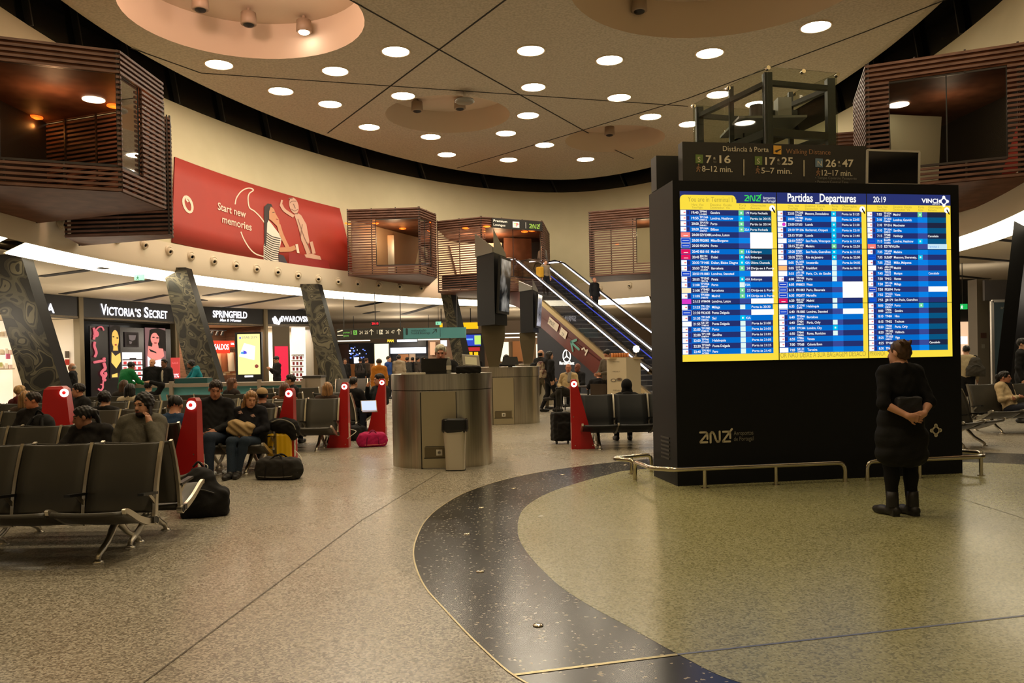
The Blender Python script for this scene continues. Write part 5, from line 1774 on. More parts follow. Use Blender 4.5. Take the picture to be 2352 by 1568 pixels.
# ================================================================== SHOPS ROUND THE OVAL
glow_w = mat('shop_white_glow', (246, 238, 224), .6, emit=.55, ecol=(255, 238, 214))  # emission makes the back wall itself glow as if brightly lit
fascia_m = mat('fascia_black', (20, 20, 20), .4)
frame_m = mat('shop_frame', (120, 108, 84), .4, .6)
lit_letters = mat('lit_letters', (255, 255, 255), .5, emit=2.2, ecol=(244, 242, 255))
Q = [np.array(k) for k in ((-19.8, 26.0), (-17.95, 33.6), (-16.35, 39.3), (-13.3, 43.6), (-11.0, 45.1))]
ZF = 3.55
def seg(i):
    a, b = Q[i], Q[i + 1]
    d = (b - a) / np.linalg.norm(b - a)
    return a, b, np.array((d[0], d[1], 0)), np.array((d[1], -d[0], 0))
def on(i, px, py, off=0.0):
    a, b, d, nr = seg(i)
    return onplane(px, py, np.array((a[0], a[1], 0)) + nr * off, nr)
def px_rect(mb, i, x0, y0, x1, y1, mt, off=.03, th=.03):
    a, b = on(i, x0, y0, off), on(i, x1, y1, off)
    _, _, d, nr = seg(i)
    L = (b - a) @ d
    p = [np.array(k) for k in (a, a + d * L, a + d * L, a)]
    z0, z1 = min(a[2], b[2]), max(a[2], b[2])
    for k, z in zip(p, (z0, z0, z1, z1)): k[2] = z
    mb.slab(p, -nr * th, mt)
    return a, d, nr, L, z0, z1
def shop(i, label, inner, back_mt, depth=3.5, light=250, lcol=(1, .95, .88), side=True, open_=(0, 1)):
    a, b, d, nr = seg(i)
    L = np.linalg.norm(b - a)
    t = thing('shopfront', label, 'shop', ((a[0] + b[0]) / 2, (a[1] + b[1]) / 2, 0), 0, 'shopfronts round the hall')
    A, B_ = np.array((a[0], a[1], 0)), np.array((b[0], b[1], 0))
    fa = MB(); fa.slab([A + ZV * ZF, B_ + ZV * ZF, B_ + ZV * (ZL - .01), A + ZV * (ZL - .01)], -nr * .25, fascia_m)
    for p in (A, B_):
        fr_ = MB(); fr_.slab([p - d * .12 + nr * .05, p + d * .12 + nr * .05, p + d * .12 + nr * .05 + ZV * (ZL - .01), p - d * .12 + nr * .05 + ZV * (ZL - .01)], -nr * .3, frame_m); fr_.build('frame', t)
    bk = MB()
    q = [A - nr * depth, B_ - nr * depth]
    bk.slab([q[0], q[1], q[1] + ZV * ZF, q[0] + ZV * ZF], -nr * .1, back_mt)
    bk.build('back_wall', t)
    for p in (A, B_):
        MB().slab([p, p - nr * depth, p - nr * depth + ZV * ZF, p + ZV * ZF], d * .08, inner).build('side_wall', t)
    MB().slab([A + ZV * (ZF + .02), B_ + ZV * (ZF + .02), q[1] + ZV * (ZF + .02), q[0] + ZV * (ZF + .02)], (0, 0, .08), white_paint).build('shop_ceiling', t)
    if light:
        c = (A + B_) / 2 - nr * 1.6
        l = lamp('shop_light', 'AREA', (c[0], c[1], ZF - .12), light, lcol, 2.2, (c[0], c[1], 0))
    return t, fa
white_in = mat('shop_interior', (240, 228, 208), .6)
brick_in = mat('wood_boards', (96, 70, 52), .7)
noise_mix(brick_in, (80, 56, 42), (112, 82, 62), 2, .3, .7, 3, stretch=(1, 1, 7))
gar0 = [mat('stock_%s' % n_, c_, .8) for n_, c_ in (('cream', (232, 218, 196)), ('blush', (226, 196, 180)), ('stone', (206, 196, 180)), ('sand', (220, 200, 168)))]
# brightly lit shop with the letter A
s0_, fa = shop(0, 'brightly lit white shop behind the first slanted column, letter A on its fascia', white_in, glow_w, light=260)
a = on(0, 108, 717, .03); _, _, d, nr = seg(0)
fa.text('ZARA'[-1:], a, d, ZV, .5, lit_letters, .03)
fa.build('fascia', s0_)
mb = MB()
px_rect(mb, 0, 150, 806, 160, 822, mat('small_poster', (120, 110, 100), .6), -.6); px_rect(mb, 0, 150, 825, 160, 838, mat('small_poster_red', (220, 70, 60), .6), -.6)
mb.build('wall_poster', s0_)
shm = mat('shop_shelf', (200, 186, 166), .6)
for k_, (x0, x1) in enumerate(((-30, 34), (126, 176))):
    for y_ in (772, 812, 846):
        mb = MB(); px_rect(mb, 0, x0, y_, x1, y_ + 2.2, shm, -2.6, .4); mb.build('wall_shelf', s0_)
        mb = MB()
        for j_ in range(6):
            w_ = (x1 - x0) / 7
            px_rect(mb, 0, x0 + 2 + j_ * w_ * 1.1, y_ - 9 - (j_ * 7 + k_) % 5, x0 + 2 + j_ * w_ * 1.1 + w_ * .7, y_, gar0[(j_ + k_) % 4], -2.55, .2)
        mb.build('folded_clothes', s0_)
mb = MB(); px_rect(mb, 0, 14, 812, 24, 824, mat('pink_tag', (240, 120, 160), .6), -.6); px_rect(mb, 0, -2, 832, 6, 842, mat('yellow_tag', (230, 230, 150), .6), -.6); mb.build('price_tag', s0_)
# lingerie shop
s1_, fa = shop(1, 'black lingerie shop with two glowing portrait posters and pink scrolls', black, black, light=30, depth=1.2)
a, b = on(1, 232, 722, .03), on(1, 386, 734, .03)
_, _, d, nr = seg(1)
L_ = (b - a) @ d
for word, s_, w_ in (('V', 0, .085), ('ICTORIA', .085, .40), ("'S", .485, .09), ('S', .62, .07), ('ECRET', .70, .30)):
    fa.text(word, a + d * L_ * s_ + ZV * .0, d, ZV, .66 if len(word) == 1 else .5, lit_letters, .022, 'L', L_ * w_ * .97)
fa.build('fascia', s1_)
mb = MB()
A_, d_, n_, L2, z0, z1 = px_rect(mb, 1, 206, 748, 395, 915, mat('black_gloss', (22, 18, 20), .25), .02, .06)
mb.build('display_front', s1_)
def pic(i, x0, y0, x1, y1, off, items, base, name, parent):
    """a flat printed or lit picture: items are outlines in its own 0..1 frame"""
    mb = MB()
    a, d, nr, L, z0, z1 = px_rect(mb, i, x0, y0, x1, y1, base, off, .04)
    for k, (mt, pts) in enumerate(items):
        mb.poly([np.array((a[0], a[1], 0)) + d * L * u + ZV * (z0 + (z1 - z0) * v) + nr * (.006 + .003 * k) for u, v in pts], mt)
    mb.build(name, parent)
def lit_col(n_, rgb, k=1.0):
    return mat('lit_' + n_, tuple(int(v * .6) for v in rgb), .6, emit=k, ecol=rgb)
def oval(cx_, cy_, rx, ry, n=16):
    return [(cx_ + rx * math.cos(2 * PI * k / n), cy_ + ry * math.sin(2 * PI * k / n)) for k in range(n)]
lk, lsk, lgold, lrose, lwhite, lgrey = lit_col('ink', (24, 18, 18), .3), lit_col('skin_gold', (236, 190, 90)), lit_col('gold', (246, 206, 104)), lit_col('skin_rose', (236, 140, 130)), lit_col('pale_pink', (255, 238, 246), 1.3), lit_col('dim_grey', (130, 118, 116), .6)
pic(1, 252, 746, 278, 868, .07, [(lsk, oval(.5, .74, .36, .17)), (lk, [(0, .95), (0, .45), (.14, .45), (.18, .86), (.5, .95), (.85, .85), (.88, .5), (1, .5), (1, .98), (.5, 1)]), (lsk, [(.3, .62), (.7, .62), (.75, .52), (.25, .52)]), (lgold, [(.1, .5), (.45, .42), (.95, .48), (1, .32), (.55, .18), (.05, .3)]), (lk, [(.0, .3), (.5, .18), (1, .32), (1, .1), (0, .08)]), (lk, oval(.3, .78, .1, .012)), (lk, oval(.68, .76, .1, .012)), (lit_col('lip', (170, 60, 50), .8), oval(.5, .63, .12, .016)), (lgold, [(.05, .02), (.6, .02), (.6, .1), (.05, .07)])], lit_col('poster_dark', (58, 50, 52), .5), 'portrait_poster', s1_)
pic(1, 287, 762, 319, 797, .07, [(lk, [(.1, .1), (.9, .1), (.9, .9), (.1, .9)]), (lgrey, [(.25, .8), (.8, .8), (.72, .5), (.5, .42), (.3, .5)]), (lgrey, [(.28, .4), (.5, .36), (.42, .2), (.3, .22)])], lit_col('frame_dark', (50, 42, 42), .5), 'framed_picture', s1_)
pic(1, 334, 752, 382, 860, .07, [(lk, [(.2, .95), (.1, .6), (.3, .5), (.9, .5), (1, .9), (.6, 1)]), (lrose, [(.34, .7), (.58, .7), (.66, .52), (.26, .52)]), (lrose, oval(.45, .77, .22, .13)), (lk, [(.24, .8), (.3, .92), (.5, .9), (.68, .8), (.8, .55), (1, .5), (1, .95), (.6, 1), (.25, .97)]), (lrose, [(.1, .62), (.45, .58), (.85, .56), (.9, .4), (.6, .3), (.3, .34), (.05, .4)]), (lwhite, [(.05, .4), (.35, .3), (.85, .34), (.85, .12), (.6, .0), (.05, .06)]), (lk, [(.12, .56), (.2, .5), (.5, .46), (.48, .49)]), (lk, oval(.36, .8, .07, .012)), (lk, oval(.56, .79, .07, .012)), (lit_col('lip', (170, 60, 50), .8), oval(.45, .68, .08, .014))], lit_col('poster_rose', (150, 110, 112), .6), 'portrait_poster', s1_)
mb = MB()
lpk, lwh = lit_col('shelf_pink', (240, 120, 118), 1.0), lit_col('shelf_white', (255, 240, 236), 1.3)
px_rect(mb, 1, 282, 809, 328, 878, lwh, .07, .04)
for k in range(4):
    px_rect(mb, 1, 282, 825 + k * 12, 328, 827 + k * 12, lk, .08, .02)
    for j in range(4):
        px_rect(mb, 1, 284 + j * 11, 830 + k * 12, 291 + j * 11, 836.5 + k * 12, lpk if (j + k) % 2 else lit_col('box_red', (214, 60, 64), .9), .085, .02)
px_rect(mb, 1, 298, 822, 313, 824.5, lk, .085, .01)
mb.build('lit_shelves', s1_)
mb = MB(); lpink2 = lit_col('scroll_pink', (226, 110, 120), .9)
def scroll(pts, wd):
    for p, q in zip(pts, pts[1:]):
        a, b = on(1, p[0] / 8.71 + 180, p[1] / 8.71 + 740, .075), on(1, q[0] / 8.71 + 180, q[1] / 8.71 + 740, .075)
        mb.tube([a, b], wd, lpink2, 6)
for pts, wd in (([(310, 110), (330, 230), (310, 340)], .05), ([(340, 180), (370, 210), (380, 240), (350, 270), (320, 250)], .07), ([(340, 190), (380, 120), (430, 90), (480, 100), (510, 160)], .03), ([(330, 390), (320, 470), (350, 560), (360, 620), (330, 690)], .05), ([(320, 800), (420, 780), (530, 765)], .06), ([(500, 730), (530, 720)], .05), ([(510, 810), (540, 920), (500, 960), (460, 1020), (500, 1080), (510, 1160)], .06), ([(540, 1000), (550, 1060), (500, 1120), (540, 1160)], .06), ([(500, 1170), (490, 1240), (450, 1240)], .03), ([(490, 1240), (490, 1310), (450, 1360), (400, 1330)], .035)):
    if pts[0] in ((330, 390), (320, 800)): mb.build('pink_scroll', s1_); mb = MB()
    scroll(spline([np.array(k, float) for k in pts], 3), wd)
mb.build('pink_scroll', s1_)
# clothing shop with the sale
s2_, fa = shop(2, 'clothing shop with wooden boards, warm-lit garments and a red sale sign', brick_in, brick_in, light=260, lcol=(1, .72, .48))
_, _, d, nr = seg(2)
a, b = on(2, 489, 728, .03), on(2, 568, 734, .03)
fa.text('SPRINGFIELD', a, d, ZV, .48, lit_letters, .025, 'L', (b - a) @ d)
a, b = on(2, 505, 737.5, .03), on(2, 554, 740, .03)
fa.text('Man & Woman', a, d, ZV, .2, lit_letters, .012, 'L', (b - a) @ d, .3)
fa.build('fascia', s2_)
mb = MB(); lsale = lit_col('sale_red', (250, 62, 36), .9)
A_, d_, n_, L2, z0, z1 = px_rect(mb, 2, 489, 782, 528.5, 811, lsale, -.8, .04)
mb.text('SALDOS', np.array((A_[0], A_[1], z0 + (z1 - z0) * .3)) + d_ * L2 * .08 + n_ * .01, d_, ZV, (z1 - z0) * .62, lit_letters, .01, 'L', L2 * .84)
A_, d_, n_, L2, z0, z1 = px_rect(mb, 2, 528.5, 782, 539, 797, lsale, -.8, .04)
mb.text('50%', np.array((A_[0], A_[1], z0 + (z1 - z0) * .35)) + d_ * L2 * .12 + n_ * .01, d_, ZV, (z1 - z0) * .45, lit_letters, .01, 'L', L2 * .76)
mb.build('sale_sign', s2_)
gar = [mat('garment_%s' % n_, c_, .8) for n_, c_ in (('sand', (214, 176, 134)), ('tan', (190, 140, 96)), ('white', (236, 222, 200)), ('rust', (160, 96, 60)))]
for k in range(9):
    u = on(2, 499 + k * 5, 812, -1.1 - .05 * (k % 3))
    mb = MB()
    w_ = .16
    a = np.array((u[0], u[1], 2.15))
    mb.add([a - d * w_ + nr * .05, a + d * w_ + nr * .05, a + d * w_ * 1.5 + nr * .05 - ZV * (1.0 + .1 * (k % 3)), a - d * w_ * 1.4 + nr * .05 - ZV * (1.0 + .1 * (k % 3)), a - d * w_ - nr * .05, a + d * w_ - nr * .05, a + d * w_ * 1.5 - nr * .05 - ZV * 1.0, a - d * w_ * 1.4 - nr * .05 - ZV * 1.0], [(3, 2, 1, 0), (4, 5, 6, 7), (0, 1, 5, 4), (1, 2, 6, 5), (3, 0, 4, 7)], gar[k % 4], True)
    mb.tube([a + ZV * .02, a + ZV * .16], .012, black, 5)
    o_ = mb.build('garment')
    o_.location = (0, 0, 0)
    tag(o_, ('garment %s hanging in the clothing shop, %s along the rail' % (('in sand', 'in tan', 'in white', 'in rust')[k % 4], ('first', 'second', 'third', 'fourth', 'fifth', 'sixth', 'seventh', 'eighth', 'ninth')[k])), 'garment', 'garments on the shop rail')
mb = MB(); u, v = on(2, 492, 812, -1.15), on(2, 548, 812, -1.15)
mb.tube([(u[0], u[1], 2.3), (v[0], v[1], 2.3)], .02, black, 6)
for q in (u, v): mb.tube([(q[0], q[1], 2.3), (q[0], q[1], 0)], .02, black, 6)
mb.build('clothes_rail', s2_)
mb = MB()
u, v = on(2, 480, 761, -.6), on(2, 520, 761, -.6)
mb.beam((u[0], u[1], 3.3), (v[0], v[1], 3.3), .05, .04, black)
for k in range(3):
    p = u + (v - u) * (.2 + .3 * k); mb.lathe([(.05, 0), (.08, -.22)], black, 10, (p[0], p[1], 3.25), ax=(.3, 0, 1))
mb.build('track_spot', s2_)
# jeweller
s3_, fa = shop(3, 'crystal jeweller shop with a pink-red poster and a glowing white display', mat('grey_wall', (104, 94, 74), .6), white_in, light=300, lcol=(1, .92, .85))
_, _, d, nr = seg(3)
a, b = on(3, 645, 738, .03), on(3, 712, 743, .03)
fa.text('SWAROVSKI', a, d, ZV, .42, lit_letters, .03, 'L', (b - a) @ d)
c = on(3, 636, 736, .04)
for q in ([(-.2, .1), (-.12, -.12), (.1, -.16), (.2, .1)], [(-.1, .18), (.0, .0), (-.12, -.1)]):
    stroke(fa, q, .12, c, d, ZV, lit_letters)
fa.build('fascia', s3_)
mb = MB()
px_rect(mb, 3, 626, 749, 668, 905, mat('grey_wall', (104, 94, 74), .6), .02, .1); mb.build('wall_panel', s3_)
mb = MB(); px_rect(mb, 3, 631, 795, 663, 874, lit_col('poster_red', (236, 36, 70), .95), .06, .03); mb.build('poster', s3_)
mb = MB()
A_, d_, n_, L2, z0, z1 = px_rect(mb, 3, 670, 751, 704, 900, lit_col('case_white', (255, 244, 230), 1.1), -.4, .05)
for k in range(5):
    px_rect(mb, 3, 671, 814 + k * 13, 697, 816 + k * 13, mat('case_shelf', (196, 186, 170), .5), -.3, .2)
    for j in range(3):
        px_rect(mb, 3, 673 + j * 8.5, 818 + k * 13, 677 + j * 8.5, 825 + k * 13, mat('case_box', (150, 150, 156) if (j + k) % 3 else (170, 40, 40), .5), -.26, .1)
mb.text('Noël', np.array((A_[0], A_[1], 0)) + d_ * L2 * .1 + ZV * 1.8 + n_ * .01, d_, ZV, .3, greyp, 0)
mb.build('display_case', s3_)
# the rest of the hall beyond
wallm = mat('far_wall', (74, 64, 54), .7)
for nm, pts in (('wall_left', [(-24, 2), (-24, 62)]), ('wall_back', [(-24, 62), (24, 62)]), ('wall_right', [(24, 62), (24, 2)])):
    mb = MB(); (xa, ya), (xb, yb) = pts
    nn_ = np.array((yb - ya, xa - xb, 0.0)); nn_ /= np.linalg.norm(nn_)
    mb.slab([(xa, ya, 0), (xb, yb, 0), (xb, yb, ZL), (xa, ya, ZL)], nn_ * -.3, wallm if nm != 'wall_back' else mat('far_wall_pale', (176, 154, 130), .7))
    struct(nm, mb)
for x, y, e in ((-15.5, 24, 130), (-14.6, 30, 130), (-13, 36, 130), (-10, 41.5, 110), (-6, 46.5, 130), (0, 48, 120), (6, 47, 120), (15, 20, 70), (16, 28, 60), (-7, 54, 200), (3, 54, 200), (-15, 17, 110)):
    lamp('concourse_fill', 'POINT', (x, y, 3.0), e, (1.0, .86, .68), .5)  # unseen point lamps added to brighten the shop-zone ceiling
# ================================================================== KIOSK, SIGNS AND THE FAR HALL
def frect(mb, x0, y0, x1, y1, Y, mt, th=.04):
    """upright plate facing the camera side, at distance Y"""
    a, b = at(x0, y0, Y), at(x1, y1, Y)
    z0, z1 = min(a[2], b[2]), max(a[2], b[2])
    mb.slab([(a[0], Y, z0), (b[0], Y, z0), (b[0], Y, z1), (a[0], Y, z1)], (0, th, 0), mt)
    return a[0], b[0], z0, z1
XD = np.array((1.0, 0, 0))
turq = mat('turquoise_panel', (104, 180, 188), .5)
ktop = mat('counter_grey', (150, 138, 122), .5)
xa, xb, yk = at(292, 890, 22.6)[0], at(700, 890, 22.6)[0], 22.6
kio = thing('kiosk_counter', 'long turquoise kiosk counter with a grey top behind the benches', 'counter', ((xa + xb) / 2, yk, 0))
mb = MB(); mb.box(((xa + xb) / 2, yk + .3, .98), (xb - xa, .75, .1), ktop); mb.build('worktop', kio)
mb = MB(); mb.box(((xa + xb) / 2, yk + .35, .47), (xb - xa - .1, .5, .92), turq); mb.build('front_panel', kio)
for k in range(5):
    x = xa + (xb - xa) * (k + .02) / 4.04
    mb = MB(); mb.box((x, yk - .03, .55), (.1, .1, 1.1), ktop); mb.build('post', kio)
t = thing('display_box', 'small dark turquoise box on the kiosk counter under the man in the blue-green jacket', 'box', (at(438, 880, 22.8)[0], 22.9, 1.03))
mb = MB(); frect(mb, 401, 881, 476, 868, 22.7, mat('dark_turq', (24, 78, 78), .5), .4); mb.build('body', t)
mb = MB(); frect(mb, 402, 868.5, 475, 867, 22.69, ktop, .42); mb.build('lid', t)
t = thing('counter_shelf', 'grey low cabinet at the far end of the kiosk counter', 'cabinet', (at(715, 880, 22.6)[0], 22.6, 0))
mb = MB(); p = at(715, 880, 22.6); mb.box((p[0], 22.95, .56), (.5, .6, 1.12), ktop); mb.build('body', t)
mb = MB(); mb.box((p[0], 22.95, 1.15), (.54, .64, .06), dark_grey); mb.build('worktop', t)
# lit advertising totem
t = thing('advertising_totem', 'tall lit yellow screen totem for a 2019 fair, in front of the clothing shop', 'advertising totem', (at(571, 880, 31)[0], 31, 0))
mb = MB()
x0, x1, z0, z1 = frect(mb, 542, 880, 600, 762, 31.0, mat('totem_frame', (18, 18, 18), .35), .18)
mb.slab([(x0, 31, 0), (x1, 31, 0), (x1, 31, z0), (x0, 31, z0)], (0, .18, 0), mat('totem_frame', (18, 18, 18), .35)); mb.build('case', t)
mb = MB(); yl = lit_col('screen_yellow', (250, 240, 150), 1.15)
x0, x1, z0, z1 = frect(mb, 547, 860, 596, 766.5, 30.98, yl, .02)
w_, h_ = x1 - x0, z1 - z0
P = lambda u, v, o=.004: np.array((x0 + w_ * u, 30.98 - o, z0 + h_ * v))
dk, bl_ = lit_col('screen_ink', (110, 110, 150), .8), lit_col('screen_blue', (60, 150, 220), 1)
mb.poly([P(.05, .45), P(.75, .35), P(.8, .7), P(.3, .78)], lit_col('screen_pale', (255, 255, 228), 1.2))
mb.text('SISAB 2019', P(.2, .89), XD, ZV, .13, dk, 0, 'L', w_ * .68)
mb.poly([P(.09, .885), P(.16, .885), P(.16, .93), P(.09, .93)], lit_col('screen_ultra', (70, 70, 220), 1))
mb.poly([P(.13, .52, .006), P(.28, .5, .006), P(.28, .57, .006), P(.16, .56, .006)], bl_); mb.poly([P(.28, .5, .007), P(.42, .52, .007), P(.40, .57, .007), P(.26, .6, .007)], lit_col('screen_ultra', (70, 70, 220), 1))
stroke(mb, [(0, 0), (.001, 0)], .15, P(.84, .2, .006), XD, ZV, lit_col('screen_brown', (150, 70, 60), .8))
mb.build('screen', t)
mb = MB(); frect(mb, 562, 866, 581, 862, 30.97, lit_letters, .02); mb.build('maker_plate', t)
# sale stand
t = thing('sale_stand', 'slim red half-price stand beside the lingerie shop posters', 'sign', (at(402, 872, 30)[0], 30, 0))
mb = MB(); x0, x1, z0, z1 = frect(mb, 393, 874, 412, 821, 30, lit_col('stand_red', (214, 66, 62), .8), .05)
mb.text('50%', (x0 + .04, 29.99, z0 + .12), XD, ZV, .2, lwhite, .01, 'L', (x1 - x0) * .8)
mb.text('SALE', (x0 + .05, 29.99, z0 + .62), XD, ZV, .1, lpk, .0, 'L', (x1 - x0) * .7); mb.build('face', t)
mb = MB(); mb.box(((x0 + x1) / 2, 30.05, z0 / 2), (.06, .06, z0), alu); mb.box(((x0 + x1) / 2, 30.05, .02), (.4, .3, .03), alu); mb.build('stand', t)
# hanging gate sign
t = thing('gate_sign', 'hanging black and turquoise sign to the gates and the food court', 'sign', (at(920, 765, 36)[0], 36, at(920, 779, 36)[2]))
mb = MB(); dg = mat('gate_black', (40, 38, 30), .5)
x0, x1, z0, z1 = frect(mb, 774, 779, 926, 752, 36, dg, .2)
u0_, u1_, _, _ = frect(mb, 926, 778, 1070, 751, 36, mat('gate_turq', (62, 118, 118), .5, emit=.12, ecol=(62, 130, 130)), .2)
gw = mat('gate_white', (226, 220, 196), .5, emit=.35, ecol=(226, 220, 196)); gg = mat('gate_green', (120, 200, 90), .5, emit=.3, ecol=(110, 200, 90)); gd = mat('gate_dark', (20, 40, 40), .5)
wz = x1 - x0
pt = lambda u, v=.35: np.array((x0 + wz * u, 35.99, z0 + (z1 - z0) * v))
mb.text('portas', pt(.1, .55), XD, ZV, .13, gg, 0, 'L', wz * .095); mb.text('gates', pt(.1, .25), XD, ZV, .13, gg, 0, 'L', wz * .08)
stroke(mb, [(-.1, .1), (.1, .16)], .05, pt(.05, .5), XD, ZV, gw); stroke(mb, [(-.12, -.06), (.12, -.06)], .03, pt(.05, .5), XD, ZV, gw)
for u, l_, c_ in ((.25, 'S', gg), (.64, 'N', gw)):
    mb.slab([pt(u, .4), pt(u + .055, .4), pt(u + .055, .82), pt(u, .82)], (0, -.006, 0), c_); mb.text(l_, pt(u + .012, .48) - np.array((0, .01, 0)), XD, ZV, .2, gd, .01)
for u, s_ in ((.34, '24'), (.42, '25'), (.735, '26'), (.82, '47')):
    mb.text(s_, pt(u, .45), XD, ZV, .22, gw, 0, 'L', wz * .05)
for u in (.52, .935):
    arrow_up(mb, pt(u, .62), XD, ZV, .24, gw)
for u in (.215, .605):
    mb.slab([pt(u, .45), pt(u + .004, .45), pt(u + .004, .8), pt(u, .8)], (0, -.004, 0), gw)
wz2 = u1_ - u0_; pu = lambda u, v: np.array((u0_ + wz2 * u, 35.99, z0 + (z1 - z0) * v))
mb.text('restauração', pu(.13, .6), XD, ZV, .15, gd, 0, 'L', wz2 * .24); mb.text('Food & Beverage', pu(.13, .35), XD, ZV, .15, gd, 0, 'L', wz2 * .3)
arrow_up(mb, pu(.5, .6), XD, ZV, .26, gd, PI / 4); stroke(mb, [(0, -.1), (0, .1)], .1, pu(.06, .6), XD, ZV, gd); mb.slab([pu(.59, .05), pu(.594, .05), pu(.594, .95), pu(.59, .95)], (0, -.004, 0), gd)
mb.build('sign_face', t)
for px in (790, 920, 1050):
    a = at(px, 752, 36.1); mb = MB(); mb.tube([(a[0], 36.1, a[2] - .02), (a[0], 36.1, ZL + .02)], .02, dark_grey, 6); mb.build('hanger', t)
# red clock
t = thing('digital_clock', 'small red digital clock hanging above the gate sign', 'clock', at(861, 748, 34.5))
mb = MB(); x0, x1, z0, z1 = frect(mb, 852, 748, 871, 737, 34.5, black, .12); mb.text('20:18', (x0 + .04, 34.49, z0 + .05), XD, ZV, .13, lit_col('clock_red', (255, 30, 50), 1.6), .01, 'L', (x1 - x0) * .78); mb.build('case', t)
mb = MB(); mb.tube([((x0 + x1) / 2, 34.56, z1), ((x0 + x1) / 2, 34.56, ZL + .02)], .02, black, 6); mb.build('hanger', t)
# emergency exit signs
for px, py, Y, lb in ((1007, 742, 44, 'little lit green exit sign above the gate sign'), (2211, 704, 27, 'small green exit sign past the far edge of the board'), (320, 637, 25.5, 'small white exit sign on the shop zone ceiling, over the lingerie shop')):
    p = at(px, py, Y)
    t = thing('exit_sign', lb, 'sign', p, 0, 'exit signs on the ceiling')
    mb = MB(); mb.box((p[0], Y, p[2]), (.3, .05, .18), lit_col('exit_green', (150, 235, 190), .9) if py != 704 else lit_col('exit_deep', (30, 190, 90), .9)); person_mark(mb, np.array((p[0] - .04, Y - .03, p[2] - .07)), XD, ZV, .13, lwhite if py == 704 else lit_col('exit_ink', (40, 120, 80), .6)); mb.build('face', t)
    mb = MB(); mb.tube([(p[0], Y, p[2]), (p[0], Y, ZL + .01)], .012, dark_grey, 6); mb.build('hanger', t)

# ---- food court far behind
YF = 56.0
def far_thing(name, label, cat, items, group=None, Y=YF):
    xs = [i[0] for i in items] + [i[2] for i in items]
    t = thing(name, label, cat, (at((min(xs) + max(xs)) / 2, 830, Y)[0], Y, 0), 0, group)
    for k, (x0, y0, x1, y1, mt, nm, dy) in enumerate(items):
        mb = MB(); frect(mb, x0, y0, x1, y1, Y + dy, mt, .1 if nm != 'counter' else .8); mb.build(nm, t)
    return t
dkb = mat('far_dark', (24, 22, 24), .5); bro = mat('far_brown', (72, 46, 34), .6); orw = mat('far_orange_wood', (176, 116, 66), .6)
lcool = lit_col('cool_white', (232, 240, 255), 1.4); lblue = lit_col('lamp_blue', (120, 150, 255), 1.0); lpost = lit_col('poster_cream', (255, 246, 206), 1.3); lmcy = lit_col('mark_yellow', (250, 220, 60), 1.1); lscr = lit_col('screen_deep', (40, 70, 200), .9); lyel = lit_col('sign_amber', (250, 196, 20), 1.0); lgrn = lit_col('rate_green', (190, 230, 110), 1.0); lredf = lit_col('sign_crimson', (196, 40, 44), .8)
f1 = far_thing('food_stall', 'dark food stall with blue-white lamps and an orange wooden counter, far behind', 'food stall', [(776, 886, 860, 787, dkb, 'back_wall', .6), (780, 862, 800, 790, bro, 'side_wall', .3), (800, 886, 858, 835, orw, 'counter', -.8)], 'food stalls at the far end')
mb = MB()
rr = random.Random(4)
for k in range(26):
    px, py = rr.uniform(801, 840), rr.uniform(796, 822)
    frect(mb, px, py + rr.uniform(1.5, 4), px + rr.uniform(1.5, 5), py, YF - .05 - .01 * k, rr.choice([lcool, lblue, lblue, lcool]), .02)
frect(mb, 813, 834, 824, 820, YF - .4, lcool, .1)
mb.build('bar_lamps', f1)
far_thing('poster_screen', 'bright cream upright poster screen beside the dark food stall', 'screen', [(858, 886, 895, 787, dkb, 'frame', -.1), (861, 846, 892, 789, lpost, 'screen', -.2)])
f2 = far_thing('food_stall', 'food stall with a long white lit menu screen over its counter, in the middle', 'food stall', [(897, 886, 985, 780, dkb, 'back_wall', .6), (897, 812, 978, 797, lcool, 'menu_screen', .2), (915, 830, 938, 813, orw, 'side_wall', .4), (940, 834, 954, 812, mat('far_tan', (190, 160, 130), .6), 'side_wall', .4), (904, 886, 975, 850, orw, 'counter', -.8), (960, 796, 978, 780, dkb, 'fascia', .1)], 'food stalls at the far end')
mb = MB(); frect(mb, 912, 785, 958, 779, YF + .1, lcool, .05); mb.build('menu_sign', f2)
mb = MB()
for k in range(3):
    o = at(892 + k * 5, 785, YF - .3)
    stroke(mb, [(-.06, 0), (-.04, .16), (.0, .04), (.04, .16), (.06, 0)], .03, o, XD, ZV, lmcy, 1.0)
mb.build('yellow_marks', f2)
far_thing('food_stall', 'food stall in tan and pale light behind the man at the steel counter', 'food stall', [(985, 886, 1050, 780, mat('far_tan2', (150, 118, 92), .6), 'back_wall', .5), (988, 815, 1000, 785, mat('far_pink', (220, 180, 150), .6, emit=.4, ecol=(220, 170, 130)), 'lit_panel', .2), (1012, 795, 1026, 781, lcool, 'menu_sign', .1), (985, 886, 1050, 846, bro, 'counter', -.8)], 'food stalls at the far end')
far_thing('exchange_booth', 'blue screened currency booth with green rates, red band and yellow badges', 'booth', [(1050, 886, 1112, 765, dkb, 'back_wall', .4), (1062, 794, 1104, 768, lscr, 'screen', .1), (1066, 781, 1086, 777, lit_col('screen_sky', (110, 190, 255), 1), 'screen_band', .05), (1090, 791, 1104, 770, lgrn, 'rate_panel', .05), (1070, 806, 1102, 797, lredf, 'red_band', .1), (1075, 822, 1085, 808, lyel, 'badge', .1), (1089, 822, 1098, 808, lyel, 'badge', .1)])
far_thing('yellow_sign', 'yellow hanging sign above the currency booth', 'sign', [(1064, 755, 1098, 740, lyel, 'face', 0), (1080, 740, 1081, 699, dkb, 'hanger', .02)], None, 46)
